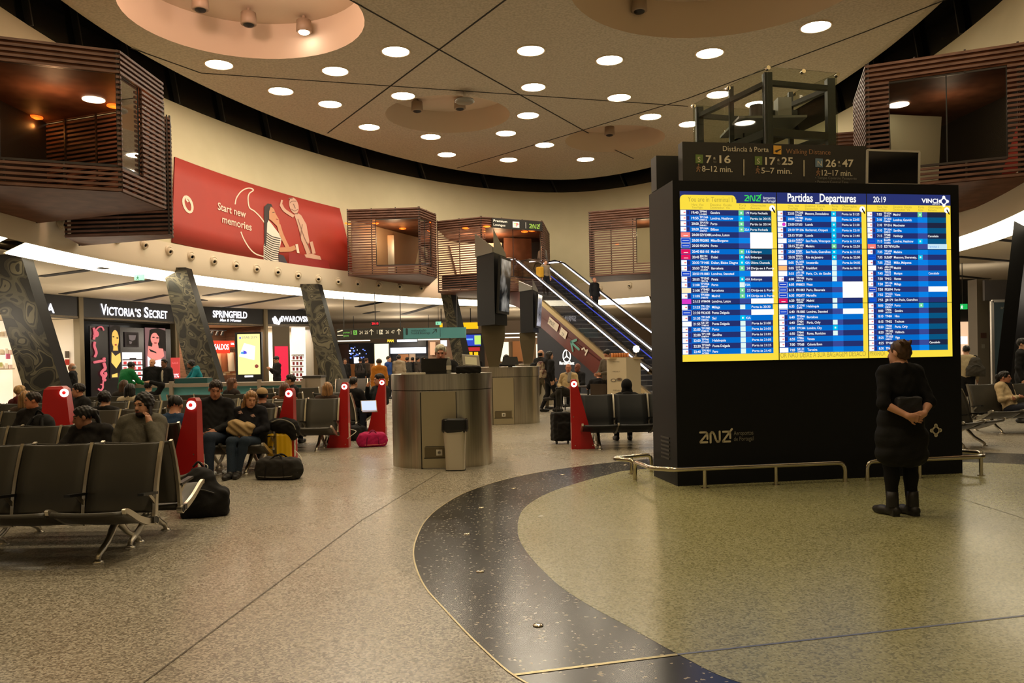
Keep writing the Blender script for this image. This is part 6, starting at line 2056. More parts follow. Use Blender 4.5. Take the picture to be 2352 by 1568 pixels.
far_thing('yellow_sign', 'small piece of yellow sign left of the far slanted column', 'sign', [(1010, 751, 1016, 742, lyel, 'face', 0), (1012.5, 742, 1013.5, 699, dkb, 'hanger', .02)], None, 46)
far_thing('back_shop', 'far shop with an orange wall and a white poster between the two totems', 'shop', [(1112, 886, 1250, 770, mat('far_tan3', (120, 92, 66), .6), 'back_wall', .5), (1150, 830, 1168, 785, lpost, 'poster', .1), (1178, 830, 1204, 783, orw, 'wall_panel', .2), (1232, 830, 1242, 790, lpost, 'lit_panel', .1), (1160, 845, 1240, 835, dkb, 'counter', -.6)])
for k, (x0, x1, y, lb) in enumerate(((776, 850, 783, 'over the dark food stall'), (1160, 1240, 766, 'upper one between the two totems'), (1160, 1240, 775, 'lower one between the two totems'), (960, 1010, 780, 'over the middle food stall'))):
    p, q = at(x0, y, 52), at(x1, y, 52)
    mb = MB(); mb.beam(p, (q[0], 52, p[2]), .1, .07, lit_col('tube_lamp', (255, 244, 220), 1.6)); t = thing('tube_lamp', 'long thin ceiling tube lamp ' + lb, 'ceiling light', p, 0, 'tube lamps over the food court'); mb.build('tube', t)
    mb = MB(); mb.tube([((p[0] + q[0]) / 2, 52, p[2]), ((p[0] + q[0]) / 2, 52, ZL)], .02, dark_grey, 6); mb.build('hanger', t)

# ---- café corner by the escalator foot
t = thing('menu_panel', 'folded white menu panel with printed dishes beside the departures board', 'menu board', (at(1430, 860, 20)[0], 20, 0))
mb = MB(); wp_ = mat('menu_white', (218, 204, 176), .6); ga = mat('menu_ink', (130, 122, 110), .6)
a, b, c = at(1394, 822, 19.8), at(1438, 822, 19.5), at(1471, 822, 20.0)
zt_ = a[2] - .0
for p, q in ((a, b), (b, c)):
    mb.slab([(p[0], p[1], .02), (q[0], q[1], .02), (q[0], q[1], zt_), (p[0], p[1], zt_)], (0, .05, 0), wp_)
dd = np.array((b[0] - a[0], b[1] - a[1], 0)); L_ = np.linalg.norm(dd); dd /= L_
o = np.array((a[0], a[1] - .01, 0))
for z, s_ in ((1.42, 'SNACK MENU'), (1.18, 'MENU'), (.72, 'MENU')):
    mb.text(s_, o + dd * L_ * .3 + ZV * z, dd, ZV, .04, ga, 0, 'L', L_ * .35)
for u, z, r_, m_ in ((.32, .98, .08, ga), (.62, 1.0, .08, ga), (.32, .98, .05, wp_), (.62, 1.01, .045, mat('dish_brown', (110, 84, 60), .6)), (.42, .42, .1, mat('dish_orange', (190, 110, 70), .6))):
    mb.poly([o + dd * (L_ * u + r_ * math.cos(2 * PI * k / 14)) + ZV * (z + r_ * .5 * math.sin(2 * PI * k / 14)) - np.array((0, .004 + .003 * (r_ < .07), 0)) for k in range(14)], m_)
mb.build('panel', t)
mb = MB(); mb.beam(a + ZV * .0, c + ZV * 0, .4, .04, mat('bar_top', (196, 170, 130), .5)); mb.build('shelf', t)
for k in range(7):
    p = a + (c - a) * (.16 + k * .075); p[2] = zt_ + .02
    t = thing('tumbler', 'amber glass tumbler on the white menu panel, %s in the row' % ('first', 'second', 'third', 'fourth', 'fifth', 'sixth', 'last')[k], 'glass', p, 0, 'amber tumblers in a row')
    MB().lathe([(.032, 0), (.04, .1), (.036, .1), (.03, .01)], mat('amber_glass', (206, 130, 70), .25), 10).build('cup', t, world=False)
p = np.array((c[0] - .1, c[1], zt_ + .02))
t = thing('globe_lamp', 'glowing white globe lamp on the end of the menu panel', 'lamp', p)
mb = MB(); mb.tube([(0, 0, 0), (0, 0, .12)], .015, chrome, 6); mb.lathe([(.05, 0), (.05, .015)], chrome, 12); mb.build('stem', t, world=False)
MB().lathe([(.0, .1), (.06, .12), (.085, .19), (.06, .26), (0, .28)], mat('globe_glow', (255, 240, 214), .5, emit=7, ecol=(255, 232, 200)), 14).build('globe', t, world=False)
def cafe_table(px, Y, label):
    p = at(px, 850, Y); t = thing('cafe_table', label, 'table', (p[0], Y, 0), 0, 'café tables')
    MB().lathe([(.35, .72), (.35, .75)], mat('table_dark', (52, 40, 32), .4), 24).build('table_top', t, world=False)
    mb = MB(); mb.tube([(0, 0, 0), (0, 0, .72)], .03, dark_grey, 8); mb.lathe([(.22, 0), (.22, .02)], dark_grey, 18); mb.build('pedestal', t, world=False)
cafe_table(1350, 22.6, 'round dark café table among the people by the escalator')
def cafe_chair(px, Y, rz, label):
    p = at(px, 850, Y); t = thing('cafe_chair', label, 'chair', (p[0], Y, 0), rz, 'café chairs')
    cm_ = mat('chair_wood', (60, 46, 36), .5)
    MB().box((0, 0, .45), (.42, .42, .04), cm_).build('seat', t, world=False)
    mb = MB(); mb.box((0, .2, .7), (.42, .03, .3), cm_); mb.build('backrest', t, world=False)
    for sx in (-.18, .18):
        for sy in (-.18, .19):
            MB().tube([(sx, sy, 0), (sx, sy, .85 if sy > 0 else .44)], .016, dark_grey, 6).build('leg', t, world=False)
cafe_chair(1306, 23.55, -.35, 'café chair of the man with the grey scarf')
cafe_chair(1372, 21.35, PI, 'café chair of the person in black, back to the camera')

# ---- far side beyond the departures board
far_thing('lit_window', 'warm lit shop window with a white lamp box, past the far edge of the board', 'shop window', [(2180, 911, 2262, 640, dkb, 'surround', .4), (2203, 838, 2246, 738, lit_col('window_warm', (244, 200, 160), 1.0), 'lit_back', .2), (2200, 790, 2222, 772, lcool, 'lamp_box', .0), (2230, 826, 2249, 816, lit_col('box_pale', (250, 170, 150), .8), 'display_box', .0), (2200, 911, 2262, 840, mat('plinth_dark', (40, 32, 28), .5), 'plinth', -.2)], None, 27)
f = thing('steel_pillar', 'plain grey pillar with notices between the lit window and the blue glass poster', 'pillar', at(2259, 880, 25))
mb = MB(); x0, x1, z0, z1 = frect(mb, 2247, 900, 2271, 640, 25, mat('pillar_grey', (104, 96, 82), .6), .5); mb.slab([(x0, 25, 0), (x1, 25, 0), (x1, 25, z0), (x0, 25, z0)], (0, .5, 0), MATS['pillar_grey']); mb.build('shaft', f)
mb = MB(); frect(mb, 2253, 776, 2266, 764, 24.98, bro, .02); frect(mb, 2256, 800, 2262, 790, 24.98, greyp, .02); mb.build('notice', f)
f = thing('glass_poster', 'tall blue-grey glass poster with faint white words at the photo edge', 'poster', (at(2308, 800, 24)[0], 24, 0))
mb = MB(); gpm = mat('poster_blue', (58, 72, 78), .25)
x0, x1, z0, z1 = frect(mb, 2281, 905, 2350, 690, 24, gpm, .06)
mb.text('A conversa', (x0 + .25, 23.99, 1.9), XD, ZV, .2, greyp, 0, 'L', .8); mb.text('está', (x0 + .25, 23.99, 1.62), XD, ZV, .2, greyp, 0); mb.text('aqui', (x0 + .25, 23.99, 1.34), XD, ZV, .2, greyp, 0); mb.text('and', (x0 + .25, 23.99, 2.75), XD, ZV, .14, greyp, 0)
mb.build('pane', f)
mb = MB(); mb.beam((x0, 24, z0), (x0, 24, z1), .08, .08, alu, up=(0, 1, 0)); mb.beam((x0, 24, z1), (x1, 24, z1), .08, .08, alu); mb.build('frame', f)
far_thing('dark_cladding', 'dark panelled wall over the blue glass poster', 'wall panel', [(2262, 690, 2420, 640, mat('panel_dark', (54, 48, 42), .5), 'panel', 0)], None, 24.3)

# ================================================================== LUGGAGE
def bag_tag(o, label, cat, group=None): return tag(o, label, cat, group)
blk_f, dgrey_f = fabric('bag_black', (24, 23, 22)), fabric('bag_charcoal', (40, 38, 35))
wrinkle = lambda G, k=1: .006 * k * np.sin(G[..., 0] * 41 + 2 * np.sin(G[..., 2] * 23)) * np.sin(G[..., 2] * 37 + G[..., 1] * 29)
def duffel(x, y, L, r, rz, mt, label, strapm, trim=None):
    t = thing('duffel_bag', label, 'bag', (x, y, 0), rz, None)
    V, Q_ = soft([bx((0, 0, r * .8), (L / 2 - r * .6, r * .55, r * .5), r * .3, .05), rc((-L / 2 + r * .7, 0, r * .75), (L / 2 - r * .7, 0, r * .75), r * .75, k=.05), rc((-L / 2 + r, 0, r * 1.3), (L / 2 - r, 0, r * 1.2), r * .42, k=.08)], .014, cuts=[((0, 0, 0.002), (0, 0, -1))], post=wrinkle)
    soft_obj('body', V, Q_, mt, t)
    for s_ in (-1, 1):
        mb = MB(); mb.tube(spline([(-L * .2, s_ * r * .85, r * .2), (-L * .17, s_ * r * .8, r * 1.2), (-L * .05, s_ * r * .35, r * 1.85), (L * .08, s_ * r * .35, r * 1.85), (L * .17, s_ * r * .8, r * 1.2), (L * .2, s_ * r * .85, r * .2)], 4), .012, strapm, 6); mb.build('handle', t, world=False)
    mb = MB(); mb.tube(spline([(-L * .42, -.01, r * 1.3), (0, -.01, r * 1.68), (L * .42, -.01, r * 1.25)], 6), .006, trim or greyp, 5); mb.build('zip', t, world=False)
    if trim:
        mb = MB(); mb.tube(spline([(-L * .45, -r * .5, r * .6), (-L * .3, -r * .84, r * .3), (L * .3, -r * .86, r * .3), (L * .45, -r * .5, r * .6)], 6), .006, trim, 5); mb.build('piping', t, world=False)
    return t
p = onz(634, 1103)
duffel(p[0], p[1] + .14, .66, .17, -.12, dgrey_f, 'flat black holdall on the floor before the couple', blk_f, greyp)
p = onz(852, 1027)
duffel(p[0], p[1] + .15, .56, .15, .25, fabric('bag_pink', (176, 28, 84)), 'pink holdall by the red post and the steel counter', fabric('bag_berry', (120, 20, 60)), mat('piping_orange', (230, 140, 120), .6))
p = onz(826, 1012)
duffel(p[0] - .12, p[1] + .2, .5, .17, 1.1, blk_f, 'dark shoulder bag slumped behind the pink holdall', blk_f)
def backpack(x, y, rz, h, w_, mt, label, tilt=0.0):
    t = thing('backpack', label, 'backpack', (x, y, 0), rz)
    cx_ = lambda z: tilt * z
    V, Q_ = soft([rc((cx_(w_ * .45), 0, w_ * .42), (cx_(h - w_ * .4), 0, h - w_ * .42), w_ * .5, w_ * .38, .06), bx((0, .02, w_ * .3), (w_ * .42, w_ * .26, w_ * .22), .06, .06), rc((cx_(.1), -w_ * .3, w_ * .35), (cx_(h * .5), -w_ * .3, h * .5), w_ * .26, w_ * .2, .05)], .014, cuts=[((0, 0, 0.002), (0, 0, -1))], post=wrinkle)
    soft_obj('body', V, Q_, mt, t)
    for s_ in (-1, 1):
        mb = MB(); mb.tube(spline([(cx_(h * .92) + s_ * w_ * .15, w_ * .3, h * .9), (cx_(h * .6) + s_ * w_ * .28, w_ * .52, h * .65), (s_ * w_ * .3, w_ * .5, h * .3), (s_ * w_ * .34, w_ * .35, .08)], 5), .018, blk_f, 6); mb.build('strap', t, world=False)
    mb = MB(); mb.tube(spline([(cx_(h * .4) - w_ * .3, -w_ * .42, h * .48), (cx_(h * .5), -w_ * .55, h * .58), (cx_(h * .4) + w_ * .3, -w_ * .42, h * .48)], 6), .007, dark_grey, 5); mb.build('zip', t, world=False)
    mb = MB(); mb.tube(spline([(cx_(h) - .05, .06, h * .96), (cx_(h), .08, h * 1.05), (cx_(h) + .05, .06, h * .96)], 5), .012, blk_f, 6); mb.build('handle', t, world=False)
    return t
p = onz(468, 1190)
backpack(p[0] - .05, p[1] + .17, .3, .52, .42, blk_f, 'black backpack leaning on the bench end by the first red post', -.12)
q_ = backpack(at(97, 950, 9.75)[0], 9.75, PI, .6, .36, blk_f, 'dark bulky backpack on the bench seat before the wide red post'); q_.location.z = .42
# grey cloth on the backpack
q = at(432, 1100, p[1] + .35)
V, Q_ = soft([el(q, (.12, .1, .06), .05), el(q + np.array((-.08, 0, -.05)), (.07, .09, .08), .05), el(q + np.array((.1, .02, .0)), (.08, .07, .05), .05), rc(q + np.array((-.1, -.02, -.06)), q + np.array((-.14, 0, -.22)), .05, .03, .05)], .012, post=lambda G: .012 * np.sin(G[..., 0] * 60 + 3 * np.sin(G[..., 2] * 40)))
o = soft_obj('jacket_bundle', V, Q_, fabric('cloth_grey', (96, 90, 80)), None)
tag(o, 'crumpled grey jacket lying over the black backpack and the bench end', 'jacket')
# yellow trolley case
p = onz(639, 1079)
t = thing('suitcase', 'yellow hard trolley case with its handle pulled out, behind the holdall', 'suitcase', (p[0], p[1] + .12, 0), .15)
ym = mat('case_yellow', (226, 180, 18), .35)
V, Q_ = soft([bx((0, 0, .29), (.13, .08, .2), .04, .01)], .012, post=lambda G: .004 * np.cos(G[..., 0] * 95))
soft_obj('shell', V, Q_, ym, t)
mb = MB(); mb.box((-.05, -.121, .29), (.035, .012, .48), mat('case_band', (110, 92, 40), .5)); mb.box((.03, -.122, .14), (.035, .012, .16), MATS['case_band']); mb.build('band', t, world=False)
for sx in (-.06, .06):
    MB().tube([(sx, .07, .5), (sx, .07, .98)], .009, alu, 6).build('handle_tube', t, world=False)
MB().tube([(-.075, .07, .98), (.075, .07, .98)], .018, greyp, 8).build('handle_grip', t, world=False)
for sx in (-.11, .11):
    MB().lathe([(.03, -.012), (.03, .012)], black, 12, (sx, -.06, .03), ax=(1, 0, 0)).build('wheel', t, world=False); MB().lathe([(.03, -.012), (.03, .012)], black, 12, (sx, .06, .03), ax=(1, 0, 0)).build('wheel', t, world=False)
q = p + np.array((.07, .1, .64))
V, Q_ = soft([el(q, (.2, .12, .12), .06), el(q + np.array((.13, .0, -.08)), (.1, .11, .14), .06), el(q + np.array((-.14, 0, .02)), (.1, .1, .08), .05)], .013, post=wrinkle)
t = thing('shoulder_bag', 'soft black bag slung over the yellow trolley case', 'bag', (q[0], q[1], q[2] - .12))
soft_obj('body', V - np.array((q[0], q[1], q[2] - .12)), Q_, blk_f, t)
mb = MB(); mb.tube(spline([q + np.array((-.15, -.1, .06)), q + np.array((0, -.13, .1)), q + np.array((.16, -.1, .02)), q + np.array((.2, -.06, -.15))], 5), .01, greyp, 5); mb.build('strap', t)
# black trolley by the navy bench
p = onz(1290, 1020)
t = thing('suitcase', 'black fabric trolley case with a tall handle by the red post', 'suitcase', (p[0], p[1] + .14, 0), .3)
V, Q_ = soft([bx((0, 0, .31), (.13, .08, .22), .04, .01), bx((0, -.11, .24), (.1, .03, .13), .02, .03)], .013, post=wrinkle)
soft_obj('shell', V, Q_, blk_f, t)
for sx in (-.05, .05):
    MB().tube([(sx, .08, .54), (sx, .08, 1.0)], .008, dark_grey, 6).build('handle_tube', t, world=False)
MB().tube([(-.065, .08, 1.0), (.065, .08, 1.0)], .016, black, 8).build('handle_grip', t, world=False)
for sx in (-.11, .11):
    MB().lathe([(.03, -.012), (.03, .012)], black, 12, (sx, -.06, .03), ax=(1, 0, 0)).build('wheel', t, world=False)
# charging cables
for k, (a, b, c, lb) in enumerate((((462, 1062), (477, 1070), (472, 1092), 'white cable hanging from the first red post'), ((803, 985), (818, 990), (806, 1001), 'white cable loop from the red post by the pink holdall'), ((679, 1035), (692, 1052), (684, 1070), 'white cable from the red post behind the yellow case'))):
    Y = (9.0, 14.45, 11.72)[k]
    mb = MB(); mb.tube(spline([at(*a, Y), at(*b, Y - .1), at(*c, Y - .15), at(c[0] - 8, c[1] + 6, Y - .1)], 6), .006 if k else .004, white_pl, 5)
    o = mb.build('charging_cable'); tag(o, lb, 'cable', 'charging cables at the red posts')

# ---- things on the steel counter
zc = DH
def onc(px, Y): return at(px, 850, Y)[0]
t = thing('laptop', 'open black laptop on the steel counter, its lid towards the camera', 'laptop', (onc(1000, 11.75), 11.75, zc))
mb = MB(); mb.box((0, .12, .012), (.38, .26, .022), black); mb.build('base', t, world=False)
mb = MB(); mb.slab([(-.2, 0, .02), (.2, 0, .02), (.2, -.05, .225), (-.2, -.05, .225)], (0, .012, 0), mat('laptop_lid', (16, 16, 17), .5)); mb.build('lid', t, world=False)
t = thing('water_bottle', 'clear plastic water bottle with a label, in front of the laptop', 'bottle', (onc(1031, 11.55), 11.55, zc))
bot = mat('bottle_plastic', (150, 150, 140), .12, alpha=.55); mb = MB(); mb.lathe([(.033, 0), (.035, .02), (.033, .1), (.035, .15), (.028, .19), (.013, .215), (.013, .23)], bot, 16); mb.build('body', t, world=False)
MB().lathe([(.0365, .06), (.0365, .12)], mat('bottle_label', (214, 206, 190), .6), 16).build('bottle_label', t, world=False); MB().lathe([(.015, .225), (.015, .245)], white_pl, 12).build('bottle_cap', t, world=False)
t = thing('payment_terminal', 'tilted grey touch screen on a stand behind the black bag', 'screen', (onc(1083, 11.85), 11.85, zc))
mb = MB(); mb.slab([(-.12, -.05, .12), (.13, -.05, .09), (.11, .05, .25), (-.14, .05, .27)], (0, .03, .01), mat('tablet_frame', (120, 112, 92), .4)); mb.slab([(-.085, -.035, .135), (.085, -.035, .118), (.075, .035, .23), (-.095, .035, .245)], (0, -.01, -.003), mat('tablet_screen', (190, 186, 150), .3)); mb.build('tablet', t, world=False)
mb = MB(); mb.tube([(0, .04, 0), (0, .02, .16)], .02, dark_grey, 8); mb.lathe([(.08, 0), (.08, .012)], dark_grey, 16, (0, .04, 0)); mb.build('stand', t, world=False)
q = np.array((onc(1076, 11.6), 11.6, zc + .055))
V, Q_ = soft([bx((0, 0, 0), (.16, .07, .03), .02, .02)], .01, post=wrinkle)
t = thing('laptop_case', 'flat black zipped case lying on the steel counter', 'bag', q - np.array((0, 0, .055)))
soft_obj('body', V + np.array((0, 0, .055)), Q_, blk_f, t)
t = thing('keyboard', 'pale keyboard lying flat on the steel counter', 'keyboard', (onc(950, 11.6), 11.6, zc))
mb = MB(); mb.box((0, 0, .012), (.34, .13, .02), white_pl)
for r_ in range(4):
    for k in range(11): mb.box((-.15 + k * .03, -.045 + r_ * .03, .026), (.024, .024, .008), mat('key_grey', (190, 184, 170), .5))
mb.build('body', t, world=False)
for px, Y, lb in ((1160, 18.9, 'black screen seen from behind on the second steel counter'),):
    t = thing('desk_monitor', lb, 'monitor', (at(px + 12, 838, Y)[0], Y, DH))
    mb = MB(); mb.slab([(-.2, 0, .05), (.2, 0, .05), (.17, .04, .24), (-.17, .04, .24)], (0, .03, 0), black); mb.build('case', t, world=False)
    mb = MB(); mb.box((0, .04, .03), (.1, .1, .06), black); mb.build('stand', t, world=False)
# ================================================================== PEOPLE
def rotm(yaw=0.0, pitch=0.0, roll=0.0):
    """columns are the local axes; yaw turns to the viewer's right when facing the camera, pitch > 0 looks down"""
    y = np.array(Matrix.Rotation(yaw, 3, 'Z')); p = np.array(Matrix.Rotation(pitch, 3, 'X')); r = np.array(Matrix.Rotation(roll, 3, 'Y'))
    return y @ p @ r
STAND = dict(pel=(0, 0, .96), chest=(0, .005, 1.25), neck=(0, .02, 1.45), head=(0, -.01, 1.60), shl=(-.175, .01, 1.395), shr=(.175, .01, 1.395), ell=(-.225, .03, 1.12), elr=(.225, .03, 1.12),
             wrl=(-.235, -.05, .87), wrr=(.235, -.05, .87), hpl=(-.09, 0, .92), hpr=(.09, 0, .92), knl=(-.1, -.02, .50), knr=(.1, -.02, .50), anl=(-.1, .03, .09), anr=(.1, .03, .09), tol=(-.13, -.15, .035), tor=(.13, -.15, .035))
SIT = dict(pel=(0, -.12, .46), chest=(0, -.01, .74), neck=(0, .03, .95), head=(0, -.01, 1.09), shl=(-.175, .02, .88), shr=(.175, .02, .88), ell=(-.25, -.06, .64), elr=(.25, -.06, .64),
           wrl=(-.13, -.28, .58), wrr=(.13, -.28, .58), hpl=(-.09, -.14, .44), hpr=(.09, -.14, .44), knl=(-.13, -.56, .50), knr=(.13, -.56, .50), anl=(-.13, -.58, .09), anr=(.13, -.58, .09), tol=(-.15, -.76, .035), tor=(.15, -.76, .035))
hair_c = {'black': (20, 17, 15), 'dark': (38, 28, 22), 'brown': (74, 50, 34), 'auburn': (92, 58, 36), 'blond': (176, 140, 92), 'fair': (150, 112, 70), 'grey': (150, 146, 136), 'white': (222, 212, 190)}
def skin_m(c):
    return mat('skin_%d_%d_%d' % c, c, .5, spec=.35)
lipm, eyem = mat('lips', (150, 84, 72), .5), mat('eyes', (28, 22, 20), .3)
def hairm(k):
    nm = 'hair_' + k
    if nm in MATS: return MATS[nm]
    c = hair_c[k]; m_ = mat(nm, c, .5, spec=.4)
    return noise_mix(m_, tuple(int(v * .72) for v in c), tuple(min(255, int(v * 1.2)) for v in c), 30, .3, .7, 2, stretch=(1, 1, .15))
def person(px, Y, label, pose='stand', rz=0.0, H_=1.72, top=(30, 30, 30), bottom=(30, 32, 40), shoe=(24, 22, 20), skin=(196, 150, 122), hair=('short', 'dark'), yaw=0.0, pitch=0.0, roll=0.0, res=.02,
           jo=None, long_top=0.0, sleeve=1.0, hood=False, collar=False, skirt=None, z=0.0, x=None, beard=None, bulk=1.0, hands=None, legs=True, extra=None, group=None, loc=None, scale=1.0, hdir=None):
    base = STAND if pose == 'stand' else SIT
    s = H_ / 1.72
    J = {k: np.array(v, float) for k, v in base.items()}
    for k, v in (jo or {}).items():
        J[k] = np.array(v, float)
    J = {k: v * s for k, v in J.items()}
    if loc is None:
        loc = (at(px, 830, Y)[0] if x is None else x, Y, z)
    Rh = rotm(yaw, pitch, roll)
    hc = J['head']
    hp = lambda p: hc + Rh @ (np.array(p, float) * s)
    def hel(c, r, k=.015): return el(hp(c), np.array(r) * s, k, Rh)
    def hrc(a, b, ra, rb=None, k=.012): return rc(hp(a), hp(b), ra * s, (rb or ra) * s, k)
    up = J['neck'] - J['pel']; up /= np.linalg.norm(up)
    xs = J['shr'] - J['shl']; xs -= up * (xs @ up); xs /= np.linalg.norm(xs)
    Rt = np.stack([xs, np.cross(up, xs), up], 1)
    b = bulk
    def torso(a):
        return [el(J['pel'], np.array((.155 * b + a, .115 * b + a, .12 + a)) * s, .06, Rt), el((J['pel'] + J['chest']) / 2, np.array((.138 * b + a, .103 * b + a, .17 + a)) * s, .06, Rt), el(J['chest'], np.array((.163 * b + a, .11 * b + a, .17 + a)) * s, .06, Rt),
                rc(J['shl'] - Rt[:, 0] * -.015, J['shr'] - Rt[:, 0] * .015, (.06 + a) * s, k=.06), rc(J['neck'], (J['shl'] * .7 + J['neck'] * .3), (.052 + a * .6) * s, (.05 + a) * s, .05), rc(J['neck'], (J['shr'] * .7 + J['neck'] * .3), (.052 + a * .6) * s, (.05 + a) * s, .05)]
    def arm(sd, a, cut=1.0):
        S_, E_, W_ = J['sh' + sd], J['el' + sd], J['wr' + sd]
        out = [rc(S_, E_, (.054 + a) * s, (.042 + a) * s, .04)]
        if cut > .5:
            out.append(rc(E_, E_ + (W_ - E_) * ((cut - .5) * 2 * (.94 if a > 0 else 1)), (.042 + a) * s, (.027 + a * (.9)) * s, .03))
        elif cut < .5:
            out = [rc(S_, S_ + (E_ - S_) * cut * 2, (.054 + a) * s, (.046 + a) * s, .04)]
        return out
    def hand(sd):
        W_, E_ = J['wr' + sd], J['el' + sd]
        d = W_ - E_
        if hdir and sd in hdir: d = np.array(hdir[sd][0], float)
        d = d / np.linalg.norm(d)
        n_ = np.array(hdir[sd][1], float) if hdir and sd in hdir else np.array((1.0 if sd == 'l' else -1.0, -.2, 0))
        n_ = n_ - d * (n_ @ d); n_ /= np.linalg.norm(n_)
        sv = np.cross(d, n_) * (1 if sd == 'l' else -1)
        curl = hdir[sd][2] if hdir and sd in hdir else .6
        fr = max(.0078, res * .62)
        out = [rc(W_ - d * .01, W_ + d * .03, .026 * s, .03 * s, .02), bx(W_ + d * .055 * s, np.array((.028, .008, .03)) * s, .008, .02, np.stack([sv, n_, d], 1))]
        for i, L in enumerate((.066, .078, .072, .056)):
            o = W_ + d * .085 * s + sv * (-.029 + .0195 * i) * s * -1
            m1 = o + (d * (L * .52) + n_ * L * .30 * curl) * s
            m2 = m1 + (d * (L * .46 * (1 - .5 * curl)) + n_ * L * .5 * curl) * s
            out += [rc(o, m1, fr, fr * .95, .004), rc(m1, m2, fr * .95, fr * .85, .004)]
        tb = W_ + d * .02 * s + sv * .026 * s
        t1 = tb + (d * .035 + sv * .026 + n_ * .008) * s
        out += [rc(tb, t1, fr * 1.25, fr * 1.1, .008), rc(t1, t1 + (d * .032 + sv * .006 + n_ * .012) * s, fr * 1.1, fr * .95, .004)]
        return out
    def leg(sd, a, end=1.0):
        Hp, K_, A_ = J['hp' + sd], J['kn' + sd], J['an' + sd]
        c = K_ + (A_ - K_) * .3
        return [rc(Hp, K_, (.088 * b ** .5 + a) * s, (.056 + a) * s, .05), rc(K_, A_, (.053 + a) * s, (.038 + a * 1.1) * s, .03), el(c + (J['an' + sd] - J['to' + sd]) * np.array((0.1, .1, 0)), np.array((.05 + a, .055 + a, .1)) * s, .03)]
    def foot(sd, a):
        A_, T_ = J['an' + sd], J['to' + sd]
        d = T_ - A_; d = np.array((d[0], d[1], 0)) / max(np.linalg.norm(d[:2]), 1e-6)
        heel = A_ - d * .045 * s - ZV * (A_[2] - T_[2]) * .8
        ball = heel + d * .17 * s + ZV * (T_ - heel)[2]
        tip = T_ + d * .035 * s
        return [rc(heel, ball, (.036 + a) * s, (.036 + a) * s, .03), rc(ball, tip, (.036 + a) * s, (.026 + a) * s, .03), rc(A_, heel + d * .04, (.04 + a) * s, (.036 + a) * s, .03)]
    # ---- the body, one continuous surface
    pr = torso(0) + [rc(J['neck'] - up * .02, hp((0, .018, -.06)), .057 * s, .05 * s, .03), hel((0, .014, .03), (.075, .095, .088)), hel((0, -.03, -.04), (.06, .068, .076), .03), hel((0, -.02, -.07), (.053, .06, .042), .03),
                     hrc((-.012, -.07, -.098), (.012, -.07, -.098), .02, k=.02), hrc((0, -.095, .004), (0, -.110, -.03), .009, .014), hel((-.078, .012, -.008), (.012, .02, .031), .008), hel((.078, .012, -.008), (.012, .02, .031), .008),
                     hrc((-.034, -.086, .028), (.034, -.086, .028), .012, k=.02), hel((0, -.093, -.062), (.022, .010, .008), .008)]
    for sd in 'lr':
        pr += arm(sd, 0) + hand(sd)
        if legs: pr += leg(sd, 0) + foot(sd, 0)
    V, Q_ = soft(pr, res, carve=[el(hp((sx * .031, -.103, .008)), np.array((.014, .012, .010)) * s, .008, Rh) for sx in (-1, 1)])
    C_ = (V[Q_].mean(axis=1) - hc) @ Rh / s
    ax_ = np.abs(C_[:, 0])
    mi = np.zeros(len(Q_), int)
    fr_ = C_[:, 1] < -.062
    mi[fr_ & (C_[:, 2] > .001) & (C_[:, 2] < .013) & (ax_ > .020) & (ax_ < .041)] = 1
    mi[fr_ & (C_[:, 2] > -.071) & (C_[:, 2] < -.054) & (ax_ < .025) & (C_[:, 1] < -.08)] = 2
    if hair[0] != 'none' and res < .013:
        mi[fr_ & (C_[:, 2] > .027) & (C_[:, 2] < .036) & (ax_ > .016) & (ax_ < .046)] = 3
    o = soft_obj('person', V, Q_, None, None, mi, [skin_m(skin), eyem, lipm, hairm(hair[1])])
    o.location = tuple(float(v) for v in loc); o.rotation_euler = (0, 0, rz)
    PM[o.name] = Matrix.Translation(o.location) @ Matrix.Rotation(rz, 4, 'Z')
    tag(o, label, 'person', group)
    # ---- clothes and hair
    tm = fabric('cloth_%d_%d_%d' % top, top)
    a = .018 if bulk <= 1.05 else .03
    cl = torso(a)
    for sd in 'lr': cl += arm(sd, a * .9, sleeve)
    if long_top:
        for sd in 'lr': cl.append(rc(J['hp' + sd], J['hp' + sd] + (J['kn' + sd] - J['hp' + sd]) * long_top, (.1 + a) * s, (.1 + a + .03 * long_top) * s, .08))
    if collar: cl.append(el(J['neck'] + ZV * .02, np.array((.08, .08, .035)) * s, .02))
    if hood: cl += [el(J['neck'] + Rt @ (np.array((0, .085, -.01)) * s), np.array((.12, .06, .08)) * s, .03, Rt), el(J['neck'] + ZV * .015, np.array((.095, .09, .03)) * s, .02)]
    cuts = [] if hood or collar else [(J['neck'] + up * .012 * s, up)]
    neck_cut = [el(J['neck'] + Rt @ (np.array((0, -.035, .06)) * s), np.array((.075, .085, .075)) * s, .01, Rt)] if not (hood or collar) else []
    V, Q_ = soft(cl, max(res, .012), carve=neck_cut, post=(lambda G: .004 * np.sin(G[..., 2] * 55 + 3 * np.sin(G[..., 0] * 20)) * np.sin(G[..., 0] * 30 + G[..., 1] * 40)))
    soft_obj('jumper' if not (hood or collar) else 'jacket', V, Q_, tm, o)
    if skirt:
        V, Q_ = soft(skirt[1](J, s), max(res, .012), cuts=skirt[3](J, s) if len(skirt) > 3 else (), post=skirt[2] if len(skirt) > 2 else None)
        soft_obj('skirt', V, Q_, fabric('cloth_%d_%d_%d' % skirt[0], skirt[0]), o)
